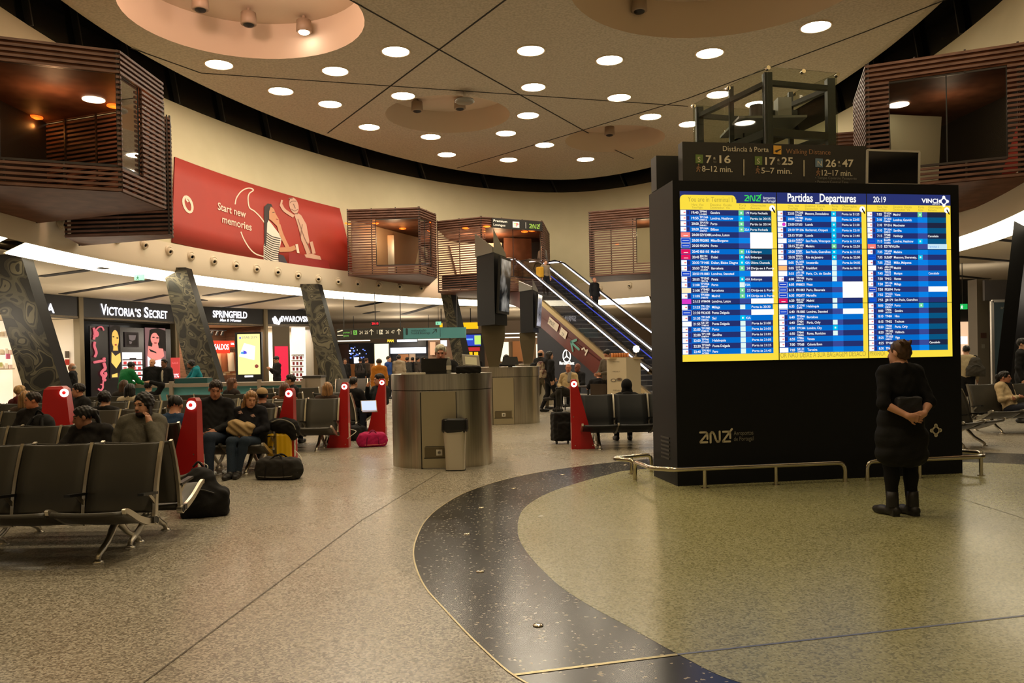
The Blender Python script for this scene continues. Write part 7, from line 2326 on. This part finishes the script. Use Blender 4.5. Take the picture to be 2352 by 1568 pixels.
    if legs:
        bm_ = fabric('cloth_%d_%d_%d' % bottom, bottom)
        V, Q_ = soft([el(J['pel'] - up * .03, np.array((.155 * b + .012, .12 * b + .01, .12)) * s, .05, Rt)] + leg('l', .013) + leg('r', .013), max(res, .013))
        soft_obj('trousers', V, Q_, bm_, o)
        for sd in 'lr':
            V, Q_ = soft(foot(sd, .009), max(res * .7, .009), cuts=[(J['an' + sd] * np.array((1, 1, 0)) + ZV * .002, (0, 0, -1))] if z == 0 and J['an' + sd][2] < .12 else ())
            soft_obj('shoe', V, Q_, mat('shoe_%d_%d_%d' % shoe, shoe, .5), o)
    st = hair[0]
    hr_res = max(res * .7, .008)
    face_cut = el(hp((0, -.09, -.025)), np.array((.066, .075, .088)) * s, .012, Rh)
    hcut = [(hp((0, .0, -.05)), Rh @ np.array((0, -.5, -1.0)))]
    base_h = [hel((0, .02, .04), (.084, .1, .09)), hel((0, -.03, .085), (.06, .05, .035), .03)]
    messy = lambda G: .006 * np.sin(G[..., 0] * 120) * np.sin(G[..., 1] * 110 + G[..., 2] * 60)
    hm = hairm(hair[1])
    if st == 'short':
        V, Q_ = soft(base_h, hr_res, cuts=hcut, carve=[face_cut], post=messy)
    elif st == 'curly':
        V, Q_ = soft([hel((0, .025, .045), (.092, .107, .096)), hel((-.058, .03, -.0), (.036, .055, .055), .03), hel((.058, .03, -.0), (.036, .055, .055), .03)], hr_res, carve=[face_cut], post=lambda G: .011 * np.sin(G[..., 0] * 95) * np.sin(G[..., 1] * 90) * np.sin(G[..., 2] * 85))
    elif st == 'balding':
        V, Q_ = soft([hel((0, .03, .0), (.082, .09, .07))], hr_res, cuts=hcut + [(hp((0, .02, .055)), Rh @ np.array((0, -.6, 1.0)))], carve=[face_cut])
    elif st == 'long':
        V, Q_ = soft(base_h + [hrc((-.07, .03, .02), (-.085, .045, -.2), .036, .03, .03), hrc((.07, .03, .02), (.085, .045, -.2), .036, .03, .03), hel((0, .075, -.09), (.09, .045, .15), .04)], hr_res, carve=[face_cut], post=lambda G: .005 * np.sin(G[..., 0] * 150 + G[..., 1] * 90))
    elif st == 'pony':
        V, Q_ = soft(base_h + [hel((0, .12, .03), (.035, .04, .04), .02), hrc((0, .125, .01), (0, .15, -.14), .035, .018, .02)], hr_res, cuts=[], carve=[face_cut], post=messy)
    elif st == 'bun':
        V, Q_ = soft([hel((0, .02, .04), (.082, .099, .089)), hel((0, .05, -.01), (.075, .06, .07), .03), hel((.035, .09, .075), (.045, .04, .038), .02), hrc((.05, .1, .08), (.115, .09, .1), .024, .012, .015), hrc((.04, .1, .09), (.08, .1, .125), .018, .008, .012), hrc((0, .1, .07), (-.02, .115, .11), .02, .01, .012)], hr_res, cuts=[(hp((0, .02, -.065)), Rh @ np.array((0, -.15, -1.0)))], carve=[face_cut, hel((-.085, -.0, -.012), (.03, .03, .035)), hel((.085, -.0, -.012), (.03, .03, .035))], post=messy)
    elif st == 'cap':
        V, Q_ = soft([hel((0, .02, .05), (.088, .104, .085))], hr_res, cuts=[(hp((0, 0, .03)), Rh @ np.array((0, 0, -1.0)))])
        soft_obj('cap', V, Q_, fabric('cap_beige', (176, 148, 108)), o)
        V, Q_ = soft([hel((0, -.12, .035), (.06, .05, .009))], .008); soft_obj('cap_brim', V, Q_, MATS['cap_beige'], o)
        V, Q_ = soft(base_h, hr_res, cuts=hcut + [(hp((0, 0, .035)), Rh @ np.array((0, 0, 1.0)))], carve=[face_cut])
    elif st == 'hat':
        V, Q_ = soft([hel((0, .02, .05), (.095, .11, .085)), hel((0, .02, .02), (.1, .115, .03), .02)], hr_res, carve=[face_cut])
    elif st == 'hood':
        V, Q_ = soft([hel((0, .025, .02), (.105, .125, .125)), hel((0, .05, -.1), (.11, .08, .07), .04)], hr_res, carve=[el(hp((0, -.12, -.02)), np.array((.07, .1, .095)) * s, .02, Rh)])
        hm = tm
    else:
        V = None
    if V is not None:
        soft_obj({'hood': 'hood', 'hat': 'hat'}.get(st, 'hair'), V, Q_, hm, o)
    if beard:
        V, Q_ = soft([hel((0, -.05, -.085), (.052, .052, .042)), hel((0, -.096, -.047), (.028, .012, .007), .008)], hr_res, carve=[hel((0, -.105, -.062), (.018, .012, .006), .004)], cuts=[(hp((0, 0, -.035)), Rh @ np.array((0, .35, 1.0)))])
        soft_obj('beard', V, Q_, hairm(beard), o)
    for nm, prs, mt_ in (extra or []):
        V, Q_ = soft(prs(J, s, hp), max(res * .8, .009)); soft_obj(nm, V, Q_, mt_, o)
    return o
def mov(base, **k):
    d = {}
    for kk, v in k.items():
        d[kk] = v
    return d
def held(name, label, cat, build, o):
    """a thing held by a person stays a thing of its own"""
    t = thing(name, label, cat, o.location, o.rotation_euler[2]); build(t); return t
lean = dict(neck=(0, -.12, 1.40), chest=(0, -.05, 1.22), head=(0, -.22, 1.52), shl=(-.175, -.1, 1.35), shr=(.175, -.1, 1.35), ell=(-.24, -.25, 1.12), elr=(.24, -.25, 1.12), wrl=(-.2, -.45, 1.05), wrr=(.2, -.45, 1.05))

# ---- the woman reading the board, seen from behind (local frame: she faces -y, so she is turned away)
wl = onz(2072, 1183)
SK = lambda J, s: [el((0, .0, .93), (.215, .17, .16), .05), el((0, .01, .74), (.25, .185, .17), .08), el((0, .01, .58), (.245, .18, .13), .08)]
quilt = lambda G: .006 * np.abs(np.sin((G[..., 2] + .12 * G[..., 0] + .02 * np.sin(G[..., 0] * 9)) * 2 * PI / .20)) * -1 + .003 * np.sin(G[..., 0] * 40 + G[..., 2] * 25)
wom = person(0, 0, 'woman in black with a hair bun, hands clasped behind her, reading the departures board', rz=PI + .12, H_=1.68, loc=(wl[0], wl[1], 0), top=(15, 15, 17), bottom=(17, 17, 19), shoe=(26, 23, 21), skin=(204, 150, 122), hair=('bun', 'brown'), yaw=.45, pitch=.06, res=.006, sleeve=.56, bulk=1.0,
    jo=dict(shl=(-.165, .0, 1.385), shr=(.165, .0, 1.385), ell=(-.235, .10, 1.10), elr=(.235, .10, 1.10), wrl=(-.095, .21, 1.0), wrr=(.075, .25, .985), neck=(0, .02, 1.445), head=(.0, -.01, 1.585), anl=(-.085, .03, .11), anr=(.10, .0, .11), tol=(-.06, -.13, .04), tor=(.15, -.15, .04), knl=(-.09, -.01, .5), knr=(.1, -.02, .5)),
    hdir={'l': ((-1.0, .12, -.28), (0, -1, -.1), .55), 'r': ((-.95, .1, .05), (0, -1, 0), .75)} and {'l': ((.95, .16, -.2), (0, -1, 0), .7), 'r': ((-.98, .02, -.25), (0, -1, 0), .35)},
    skirt=((22, 22, 23), SK, quilt, lambda J, s: [((0, 0, .475), (0, 0, -1)), ((0, 0, 1.03), (0, 0, 1))]))
for ch in wom.children:
    if ch.name.startswith('shoe'): ch.name = 'boot'
for sd, sx in (('l', -.085), ('r', .1)):
    mb = MB(); yy = .035 if sd == 'l' else .005
    mb.lathe([(.058, .09), (.056, .16), (.054, .235), (.05, .235)], MATS['shoe_26_23_21'], 16, (sx, yy, 0)); mb.box((sx, yy + .035, .03), (.066, .06, .06), MATS['shoe_26_23_21']); mb.build('boot_shaft', wom, world=False)
t = thing('waist_bag', 'grey-black crossbody pouch at the back of the woman reading the board', 'bag', wom.location, wom.rotation_euler[2])
V, Q_ = soft([bx((.02, .155, 1.06), (.1, .02, .055), .025, .02)], .01, post=wrinkle); soft_obj('body', V, Q_, fabric('pouch_black', (44, 44, 48), .5), t)
MB().tube(spline([(-.08, .175, 1.10), (.02, .19, 1.118), (.12, .17, 1.10)], 5), .006, greyp, 5).build('zip', t, world=False)

# ---- seated in the waiting area
ph = person(0, 0, 'bearded man in a grey jumper on the phone, on the bench behind the closest one', 'sit', H_=1.80, loc=(-4.13, 8.95, 0), top=(92, 88, 76), skin=(186, 136, 106), hair=('curly', 'black'), beard='dark', yaw=-.25, pitch=.05, roll=-.05, res=.0095, bulk=1.08,
    jo=dict(ell=(-.30, -.05, .62), wrl=(-.40, -.20, .44), elr=(.25, -.2, .67), wrr=(.15, -.14, .88), head=(.03, -.02, 1.075)), hdir={'r': ((-.25, .1, 1), (-1, .25, -.2), .7), 'l': ((-.3, -.6, -.5), (1, 0, -.5), .5)})
t = thing('mobile_phone', 'dark mobile phone held to the ear of the bearded man', 'phone', ph.location)
mb = MB(); mb.box((.125, -.05, 1.045), (.012, .07, .14), black); mb.build('body', t, world=False)
person(0, 0, 'woman in a dark jacket with tied black hair, in profile beside the bearded man', 'sit', H_=1.66, loc=(at(207, 950, 8.9)[0], 8.9, 0), top=(30, 27, 25), skin=(150, 104, 78), hair=('pony', 'black'), yaw=-1.2, pitch=.2, res=.0105, hood=True,
    jo=dict(neck=(.0, -.02, .92), head=(-.05, -.05, 1.045), ell=(-.30, -.12, .68), wrl=(-.50, -.2, .62), chest=(0, -.03, .72)))
person(0, 0, 'person in a dark hooded jacket at the photo edge, face in profile', 'sit', H_=1.7, loc=(at(8, 950, 11.2)[0], 11.9, 0), rz=0, top=(26, 23, 20), skin=(190, 126, 90), hair=('short', 'dark'), yaw=-1.1, res=.014, hood=True)
person(0, 0, 'long blonde hair seen from behind on a bench, near the photo edge', 'sit', H_=1.7, loc=(at(62, 920, 12.6)[0], 12.57, 0), rz=PI, top=(70, 56, 44), hair=('long', 'fair'), res=.015, legs=True)
person(0, 0, 'short pale-haired head with a dark red collar, from behind, near the photo edge', 'sit', H_=1.74, loc=(at(48, 920, 15.3)[0], 15.27, 0), rz=PI - .4, top=(92, 34, 28), hair=('short', 'blond'), res=.016, collar=True)
bench(right_end(-7.7, 4), 15.27, 4, PI, 'black bench back to back beside the first slanted column', far=True)
person(0, 0, 'dark-haired man in profile beside the wide orange-lit red post', 'sit', H_=1.78, loc=(at(178, 900, 14.7)[0], 14.75, 0), rz=-.5, top=(26, 25, 24), skin=(196, 136, 106), hair=('short', 'black'), yaw=-.9, res=.015, collar=True)
person(0, 0, 'curly dark hair from behind, over the back of the bench of the bearded man', 'sit', H_=1.66, loc=(at(243, 910, 12.6)[0], 12.57, 0), rz=PI, top=(24, 23, 22), hair=('curly', 'black'), res=.016)
person(0, 0, 'straight black bob from behind with a pale collar', 'sit', H_=1.72, loc=(at(298, 905, 15.6)[0], 15.62, 0), rz=PI, top=(186, 172, 146), hair=('long', 'black'), res=.016, collar=True)
bench(at(298, 905, 15.6)[0], 15.62, 2, PI, 'black two-seat bench under the black bob, before the kiosk counter', far=True)
person(0, 0, 'wavy light brown hair from behind, below the man in green', 'sit', H_=1.76, loc=(at(280, 890, 18.0)[0], 18.1, 0), rz=PI, top=(48, 42, 36), hair=('long', 'brown'), res=.018)
person(0, 0, 'person in black with one arm raised over the head, before the kiosk counter', 'sit', H_=1.7, loc=(at(336, 900, 18.0)[0], 18.1, 0), rz=PI, top=(20, 20, 20), hair=('short', 'black'), res=.017, jo=dict(ell=(-.33, .02, 1.12), wrl=(-.06, .04, 1.2)), hdir={'l': ((1, 0, .1), (0, 0, -1), .4)})
person(0, 0, 'man with black hair in a blue jumper, from behind, bowed, by the first red post', 'sit', H_=1.74, loc=(-4.08, 9.62, 0), rz=PI + .15, top=(34, 56, 84), skin=(176, 122, 92), hair=('short', 'black'), pitch=.5, res=.0105, jo=dict(chest=(0, -.06, .73), neck=(0, -.1, .93), head=(0, -.18, 1.05), shl=(-.19, -.08, .86), shr=(.19, -.08, .86)))
person(0, 0, 'tall man in a dark jumper and jeans, head bent to the woman next to him', 'sit', H_=1.9, loc=(-4.33, 11.7, 0), top=(22, 21, 22), bottom=(44, 54, 70), skin=(178, 122, 94), hair=('short', 'dark'), yaw=.35, pitch=.3, roll=.1, res=.0105, collar=True, bulk=1.05, jo=dict(wrl=(-.1, -.3, .55), wrr=(.1, -.3, .56), head=(.03, -.04, 1.08), knl=(-.16, -.58, .5), anl=(-.2, -.6, .09), tol=(-.22, -.8, .035)))
cpl = person(0, 0, 'woman with fair hair in a dark jumper and jeans, a cream bag on her lap', 'sit', H_=1.68, loc=(-3.82, 11.7, 0), top=(20, 20, 26), bottom=(38, 50, 64), shoe=(30, 28, 26), skin=(200, 146, 112), hair=('long', 'fair'), yaw=.5, pitch=.25, roll=.12, res=.010, jo=dict(wrl=(-.1, -.3, .60), wrr=(.1, -.3, .60), head=(.03, -.04, 1.07), knl=(-.08, -.6, .5), knr=(.1, -.58, .5), anl=(-.05, -.72, .09), anr=(.02, -.64, .09), tol=(-.06, -.92, .035), tor=(.05, -.84, .035)))
pl_ = mat('print_pale', (206, 170, 160), .7)
mb = MB()
for c, s_ in (((-.1, -.125, .86), .04), ((.08, -.125, .81), .04)):
    mb.poly([(c[0] - s_, c[1], c[2] + .01), (c[0] + s_, c[1], c[2] - .015), (c[0] + s_ * .3, c[1], c[2] + .03)], pl_); mb.poly([(c[0] - s_ * .8, c[1] - .001, c[2] - .012), (c[0] + s_ * .4, c[1] - .001, c[2] - .02), (c[0], c[1] - .001, c[2] + .0)], pl_)
mb.build('bird_print', cpl, world=False)
q = np.array((-3.86, 11.40, .64))
V, Q_ = soft([bx((0, 0, 0), (.13, .07, .06), .04, .03, rotm(0, 0, .3)), el((.1, .0, .02), (.07, .06, .07), .05)], .011, post=lambda G: .008 * np.sin(G[..., 0] * 50 + G[..., 2] * 60))
t = thing('lap_bag', 'crumpled cream bag on the lap of the fair-haired woman', 'bag', q); soft_obj('body', V, Q_, fabric('bag_cream', (168, 142, 100)), t)
person(0, 0, 'man in a beige cap from behind, over the back of the couple bench', 'sit', H_=1.68, loc=(at(602, 900, 12.3)[0], 12.3, 0), rz=PI + .2, top=(40, 36, 34), skin=(168, 112, 84), hair=('cap', 'black'), res=.0115)
person(0, 0, 'woman with long auburn hair in half profile, before the lit clothing shop', 'sit', H_=1.76, loc=(at(533, 880, 18)[0], 18.0, 0), rz=PI - .6, top=(40, 32, 28), skin=(176, 122, 94), hair=('long', 'auburn'), yaw=-.4, res=.016)
person(0, 0, 'bearded dark-haired man in a black jacket, above the second red post', 'sit', H_=1.84, loc=(at(668, 880, 18)[0], 18.0, 0), rz=-.9, top=(24, 22, 22), skin=(182, 130, 100), hair=('short', 'black'), beard='black', yaw=-.6, res=.015, collar=True)
person(0, 0, 'reddish brown hair just behind the lamp of the second red post', 'sit', H_=1.68, loc=(at(652, 890, 15)[0], 15.05, 0), rz=PI, top=(110, 74, 50), hair=('long', 'auburn'), res=.016)
person(0, 0, 'long fair hair from behind, over the back of the empty bench', 'sit', H_=1.68, loc=(at(751, 890, 15)[0], 15.02, 0), rz=PI, top=(60, 46, 38), hair=('long', 'fair'), res=.015)
person(0, 0, 'black-haired person with earphones from behind, beside the third red post', 'sit', H_=1.74, loc=(at(812, 890, 17.2)[0], 17.2, 0), rz=PI - .4, top=(28, 28, 30), hair=('short', 'black'), res=.016)
lm = person(0, 0, 'man in a dark jacket with his hand at his mouth, beside the steel counter', 'sit', H_=1.82, loc=(at(872, 880, 17.5)[0], 17.5, 0), rz=-.7, top=(26, 32, 34), bottom=(30, 36, 48), skin=(190, 138, 108), hair=('short', 'black'), yaw=-.6, pitch=.1, res=.014, collar=True, jo=dict(ell=(-.22, -.16, .68), wrl=(-.10, -.24, .96)), hdir={'l': ((.3, .3, 1), (1, .4, 0), .8)})
t = thing('laptop', 'open silver laptop with a bright screen between the red posts', 'laptop', (at(848, 925, 16.6)[0], 16.6, .52), .25)
mb = MB(); mb.box((0, -.1, .01), (.3, .2, .02), alu); mb.build('base', t, world=False)
mb = MB(); mb.slab([(-.16, 0, .02), (.16, 0, .02), (.15, .06, .23), (-.17, .06, .23)], (0, .01, 0), alu); mb.slab([(-.145, -.002, .035), (.145, -.002, .035), (.137, .05, .22), (-.155, .05, .22)], (0, -.003, 0), lit_col('laptop_blue', (190, 205, 255), 1.2))
for u, v, m_ in ((-.04, .1, black), (.06, .13, lit_col('tile_red', (230, 70, 80), 1)), (.08, .08, lit_col('tile_red', (230, 70, 80), 1)), (-.03, .06, lit_col('tile_red', (230, 70, 80), 1))):
    mb.slab([(u - .03, .022 * (v / .07) - .012, v - .015), (u + .03, .022 * (v / .07) - .012, v - .015), (u + .03, .022 * (v / .07) - .006, v + .015), (u - .03, .022 * (v / .07) - .006, v + .015)], (0, -.003, 0), m_)
mb.build('lid', t, world=False)
person(0, 0, 'hooded person in black from behind on the navy bench by the board', 'sit', H_=1.62, loc=(at(1437, 900, 14.6)[0], 14.47, 0), rz=PI, top=(16, 17, 19), hair=('hood', 'black'), res=.013, hood=True)
cw = person(0, 0, 'woman in a cream jumper and dark scarf, arms folded, seated past the board', 'sit', H_=1.66, loc=(at(2312, 930, 15.2)[0], 15.25, 0), rz=.55, top=(198, 176, 138), bottom=(28, 30, 40), shoe=(206, 130, 104), skin=(176, 120, 92), hair=('pony', 'black'), yaw=.35, res=.0125,
    jo=dict(wrl=(.1, -.2, .68), wrr=(-.1, -.22, .66), knr=(-.05, -.55, .56), anr=(-.2, -.62, .22), tor=(-.26, -.78, .15), head=(0, 0, 1.06)), extra=[('scarf', lambda J, s, hp: [el(J['neck'] + ZV * .0, (.1, .1, .045), .02), rc(J['neck'] + np.array((.03, -.1, -.02)), J['chest'] + np.array((.03, -.135, -.06)), .045, .04, .02)], fabric('scarf_dark', (34, 30, 30)))])
# ---- standing people
person(0, 0, 'man in a green jumper from behind, leaning on the kiosk counter', rz=PI - .5, H_=1.74, loc=(at(285, 850, 22.0)[0], 22.0, 0), top=(16, 104, 52), bottom=(40, 40, 46), hair=('short', 'black'), skin=(140, 96, 72), res=.018, jo=lean, pitch=.3, bulk=1.08)
person(0, 0, 'bald man in a black coat behind the kiosk counter', rz=.3, H_=1.76, loc=(at(350, 850, 24.0)[0], 24.0, 0), top=(20, 20, 20), bottom=(26, 26, 28), skin=(196, 140, 104), hair=('balding', 'grey'), yaw=-.3, res=.018, collar=True, long_top=.5)
person(0, 0, 'dark-skinned man in a dark jacket over a pale shirt behind the kiosk counter', rz=-.2, H_=1.74, loc=(at(378, 850, 24.1)[0], 24.1, 0), top=(30, 28, 28), bottom=(26, 26, 28), skin=(120, 82, 60), hair=('short', 'black'), yaw=-.2, res=.018, long_top=.3, extra=[('shirt', lambda J, s, hp: [el(J['chest'] + np.array((0, -.1, -.05)), (.05, .05, .2), .02)], fabric('shirt_pale', (170, 160, 140)))])
person(0, 0, 'bearded man in a blue-green jacket bending over the kiosk counter', rz=-1.0, H_=1.76, loc=(at(457, 850, 23.8)[0], 23.8, 0), top=(18, 116, 128), bottom=(28, 28, 30), skin=(126, 84, 60), hair=('curly', 'black'), beard='black', res=.018, jo=lean, pitch=.15, hood=True)
person(0, 0, 'man in black holding a brown folder beside the first slanted column', rz=-1.3, H_=1.66, loc=(at(166, 850, 22.6)[0], 22.6, 0), top=(20, 20, 20), bottom=(24, 24, 26), skin=(186, 132, 100), hair=('balding', 'grey'), res=.018, pitch=.15, collar=True, jo=dict(ell=(-.2, -.05, 1.13), wrl=(-.08, -.28, 1.08), elr=(.2, -.05, 1.13), wrr=(.1, -.28, 1.08)),
    extra=[('folder', lambda J, s, hp: [bx((0, -.3, 1.1), (.14, .01, .1), .008, .01)], fabric('folder_brown', (110, 84, 66)))])
person(0, 0, 'man in a black jacket looking at his phone before the pink-red poster', rz=-.9, H_=1.80, loc=(at(636, 850, 30)[0], 30, 0), top=(22, 20, 20), bottom=(24, 22, 24), skin=(180, 128, 98), hair=('short', 'black'), pitch=.4, res=.02, collar=True, jo=dict(ell=(-.22, -.06, 1.15), wrl=(-.04, -.26, 1.26), elr=(.22, -.06, 1.15), wrr=(.06, -.26, 1.28), tol=(-.2, -.12, .035), anl=(-.16, .03, .09), knl=(-.14, -.02, .5)))
person(0, 0, 'person in a long mustard coat and dark hat from behind, by the far bench', rz=PI + .3, H_=1.62, loc=(at(871, 850, 25)[0], 25, 0), top=(166, 104, 30), bottom=(40, 34, 30), hair=('hat', 'dark'), res=.018, long_top=.75, hood=True, bulk=1.08)
person(0, 0, 'man in a blue jacket in profile, right of the cream poster screen', rz=1.2, H_=1.74, loc=(at(893, 850, 33)[0], 33, 0), top=(34, 62, 120), bottom=(30, 30, 34), hair=('short', 'dark'), res=.022, collar=True)
person(0, 0, 'man in a pale grey hooded top from behind, before the white menu screen', rz=PI, H_=1.78, loc=(at(915, 850, 33)[0], 33.2, 0), top=(142, 128, 106), bottom=(30, 30, 34), hair=('short', 'black'), res=.022, hood=True, bulk=1.06)
for px, Y, c_, lb, r_ in ((936, 37, (60, 60, 58), 'person in dark grey in the queue under the white menu screen, first one', 2.6), (948, 38, (24, 24, 26), 'person in black in the queue under the white menu screen, second one', PI), (960, 37, (70, 62, 56), 'person in brown-grey in the queue, closest to the man with white hair', 2.2), (972, 37.5, (30, 28, 30), 'person in dark clothes at the end of the food queue', 1.2),
                       (793, 38, (34, 32, 34), 'woman in dark clothes with folded arms, by the third slanted column', .3), (828, 38, (44, 42, 40), 'person in dark clothes with a backpack before the dark food stall', PI), (842, 39, (64, 54, 46), 'person in brown next to the one with the backpack, at the orange counter', 2.4), (1084, 43.5, (40, 34, 34), 'person in dark clothes under the yellow badges of the currency booth', .4), (1098, 44.5, (28, 26, 26), 'second person under the currency booth, partly behind the screen pedestal', .2)):
    person(0, 0, lb, rz=r_, H_=1.70, loc=(at(px, 850, Y)[0], Y, 0), top=c_, bottom=(28, 28, 32), hair=('short', ('black', 'dark', 'brown')[int(px) % 3]), skin=(186, 134, 104), res=.025, hood=px == 960)
p = at(828, 850, 37.7)
backpack(p[0], 37.62, PI, .0001 + .45, .32, fabric('bag_slate', (58, 52, 52)), 'dark backpack worn by the person before the dark food stall').location.z = 1.0
wh = person(0, 0, 'white-haired man in black looking down at a laptop behind the steel counter', rz=.05, H_=1.80, loc=(at(1013, 830, 12.8)[0], 12.78, 0), top=(20, 19, 20), bottom=(22, 22, 24), skin=(206, 140, 116), hair=('short', 'white'), pitch=.22, res=.0105, collar=True, bulk=1.08, jo=dict(head=(0, -.06, 1.60), ell=(-.29, -.14, 1.16), elr=(.29, -.14, 1.16), wrl=(-.12, -.3, 1.38 - .29), wrr=(.12, -.3, 1.09)))
person(0, 0, 'man in dark clothes behind the second steel counter, by the black screen', rz=.2, H_=1.66, loc=(at(1163, 830, 21.5)[0], 21.5, 0), top=(24, 24, 26), bottom=(24, 24, 26), skin=(170, 120, 92), hair=('short', 'black'), pitch=.2, res=.018)
walk = dict(knl=(-.09, -.16, .52), anl=(-.09, -.12, .10), tol=(-.1, -.29, .04), knr=(.09, .03, .5), anr=(.09, .22, .13), tor=(.1, .05, .04), ell=(-.24, .1, 1.13), wrl=(-.2, .02, .9), elr=(.24, -.02, 1.13), wrr=(.22, -.2, .95))
pm = person(0, 0, 'man in a black jacket and grey-beige trousers walking off with a black backpack', rz=2.3, H_=1.80, loc=(at(1243, 850, 24.2)[0], 24.2, 0), top=(22, 22, 22), bottom=(88, 80, 62), shoe=(30, 28, 26), hair=('balding', 'black'), res=.016, jo=walk, collar=True, bulk=1.06)
pw = person(0, 0, 'dark-haired person in black wearing a grey-red backpack, walking off', rz=1.9, H_=1.74, loc=(at(1262, 850, 23.2)[0], 23.2, 0), top=(20, 19, 20), bottom=(20, 20, 22), hair=('long', 'black'), res=.016, jo=walk, hood=True, bulk=1.06)
pat = mat('bag_pattern', (120, 100, 84), .8); noise_mix(pat, (84, 44, 38), (166, 150, 126), 9, .42, .58, 2)
for o_, mt_, lb, dx, dy, hh in ((pm, blk_f, 'black backpack on the back of the man in grey-beige trousers', -.22, -.02, .46), (pw, pat, 'grey-red patterned backpack worn by the dark-haired person in black', -.24, .02, .5)):
    bk_ = backpack(o_.location[0] + dx, o_.location[1] + dy, o_.rotation_euler[2] + PI, hh, .34, mt_, lb); bk_.location.z = .98
person(0, 0, 'bald man in a cream jumper and grey scarf, legs crossed, at the café corner', 'sit', H_=1.86, loc=(at(1306, 860, 23.6)[0], 23.6, .06), rz=-.35, top=(188, 164, 120), bottom=(40, 38, 32), shoe=(28, 24, 22), skin=(176, 114, 84), hair=('none', 'dark'), yaw=.2, res=.015, jo=dict(knr=(-.02, -.56, .56), anr=(-.28, -.72, .36), tor=(-.42, -.80, .30)),
    extra=[('scarf', lambda J, s, hp: [el(J['neck'] + ZV * .01, (.12, .115, .06), .02), rc(J['neck'] + np.array((.05, -.1, 0)), J['chest'] + np.array((.05, -.14, 0)), .05, .05, .02)], fabric('scarf_grey', (150, 142, 130)))])
person(0, 0, 'bald brown man in black seated behind the man with the grey scarf', 'sit', H_=1.86, loc=(at(1327, 860, 24.8)[0], 24.8, .06), rz=-.8, top=(20, 20, 22), bottom=(22, 22, 24), skin=(120, 70, 52), hair=('none', 'black'), res=.016)
person(0, 0, 'waiter in a grey top and dark apron, looking down, left of the white menu panel', rz=-.9, H_=1.74, loc=(at(1396, 850, 21.2)[0], 21.2, 0), top=(86, 78, 66), bottom=(20, 20, 20), skin=(176, 122, 94), hair=('short', 'black'), pitch=.4, res=.016, jo=dict(ell=(-.2, -.1, 1.14), wrl=(-.08, -.36, 1.08), elr=(.2, -.1, 1.14), wrr=(.1, -.36, 1.1)))
person(0, 0, 'person in black from behind with bare forearms, bent at the café table', 'sit', H_=1.7, loc=(at(1372, 870, 21.3)[0], 21.3, .06), rz=PI - .3, top=(16, 16, 18), bottom=(20, 20, 22), skin=(206, 150, 120), hair=('short', 'black'), sleeve=.45, pitch=.5, res=.016, jo=dict(chest=(0, -.08, .72), neck=(0, -.14, .9), head=(0, -.26, .98), shl=(-.18, -.12, .84), shr=(.18, -.12, .84), ell=(-.28, -.1, .68), elr=(.28, -.1, .68), wrl=(-.12, -.3, .84), wrr=(.12, -.3, .84)))
# on the escalators
def on_esc(px, py_head, o, label, **k):
    best = min((abs((at_px(EP(s, o))[0]) - px), s) for s in np.arange(0, RUN, .05))[1]
    st_ = round(best / .346) * .346
    p = EP(st_, o)
    return person(0, 0, label, loc=(p[0], p[1], p[2] - .005), rz=math.atan2(D_[0], -D_[1]), **k)
def at_px(p):
    v = np.array(p) - CO
    return PPX + FOC * (v @ CR) / (v @ CF), PPY - FOC * (v @ CU) / (v @ CF)
on_esc(1258, 617, .6, 'person in grey with a yellow bag standing on the near escalator', H_=1.70, top=(124, 110, 92), bottom=(26, 26, 30), hair=('short', 'brown'), res=.02, extra=[('yellow_bag', lambda J, s, hp: [bx((-.3, .02, 1.1), (.07, .12, .2), .05, .03)], fabric('bag_mustard', (188, 142, 40)))], z=.1)
on_esc(1366, 691, 2.1, 'man in black with a shoulder bag standing on the second escalator', H_=1.78, top=(18, 18, 20), bottom=(22, 22, 24), hair=('none', 'dark'), skin=(176, 124, 96), res=.02, collar=True, z=.1)
tp = EP(-.6, 2.1)
person(0, 0, 'grey-clad man at the top of the escalators, by the timber pod', loc=(tp[0], tp[1], tp[2]), rz=PI * .8, H_=1.74, top=(110, 104, 96), bottom=(40, 40, 44), hair=('short', 'grey'), res=.022, z=.1)
# far side of the board
bm2 = person(0, 0, 'man in a cream top with a dark backpack, standing past the board edge', rz=2.7, H_=1.66, loc=(at(2220, 850, 19.5)[0], 19.5, 0), top=(180, 164, 130), bottom=(24, 24, 26), hair=('short', 'black'), res=.016)
bk_ = backpack(bm2.location[0] + .1, bm2.location[1] - .2, bm2.rotation_euler[2] + PI, .48, .34, fabric('bag_olive', (58, 54, 46)), 'dark backpack on the back of the man in the cream top'); bk_.location.z = .92
person(0, 0, 'dark-clad person at the photo edge beyond the seated woman', rz=.8, H_=1.78, loc=(at(2349, 850, 17)[0], 17, 0), top=(20, 20, 20), bottom=(24, 24, 26), hair=('short', 'black'), res=.018, collar=True, long_top=.5)
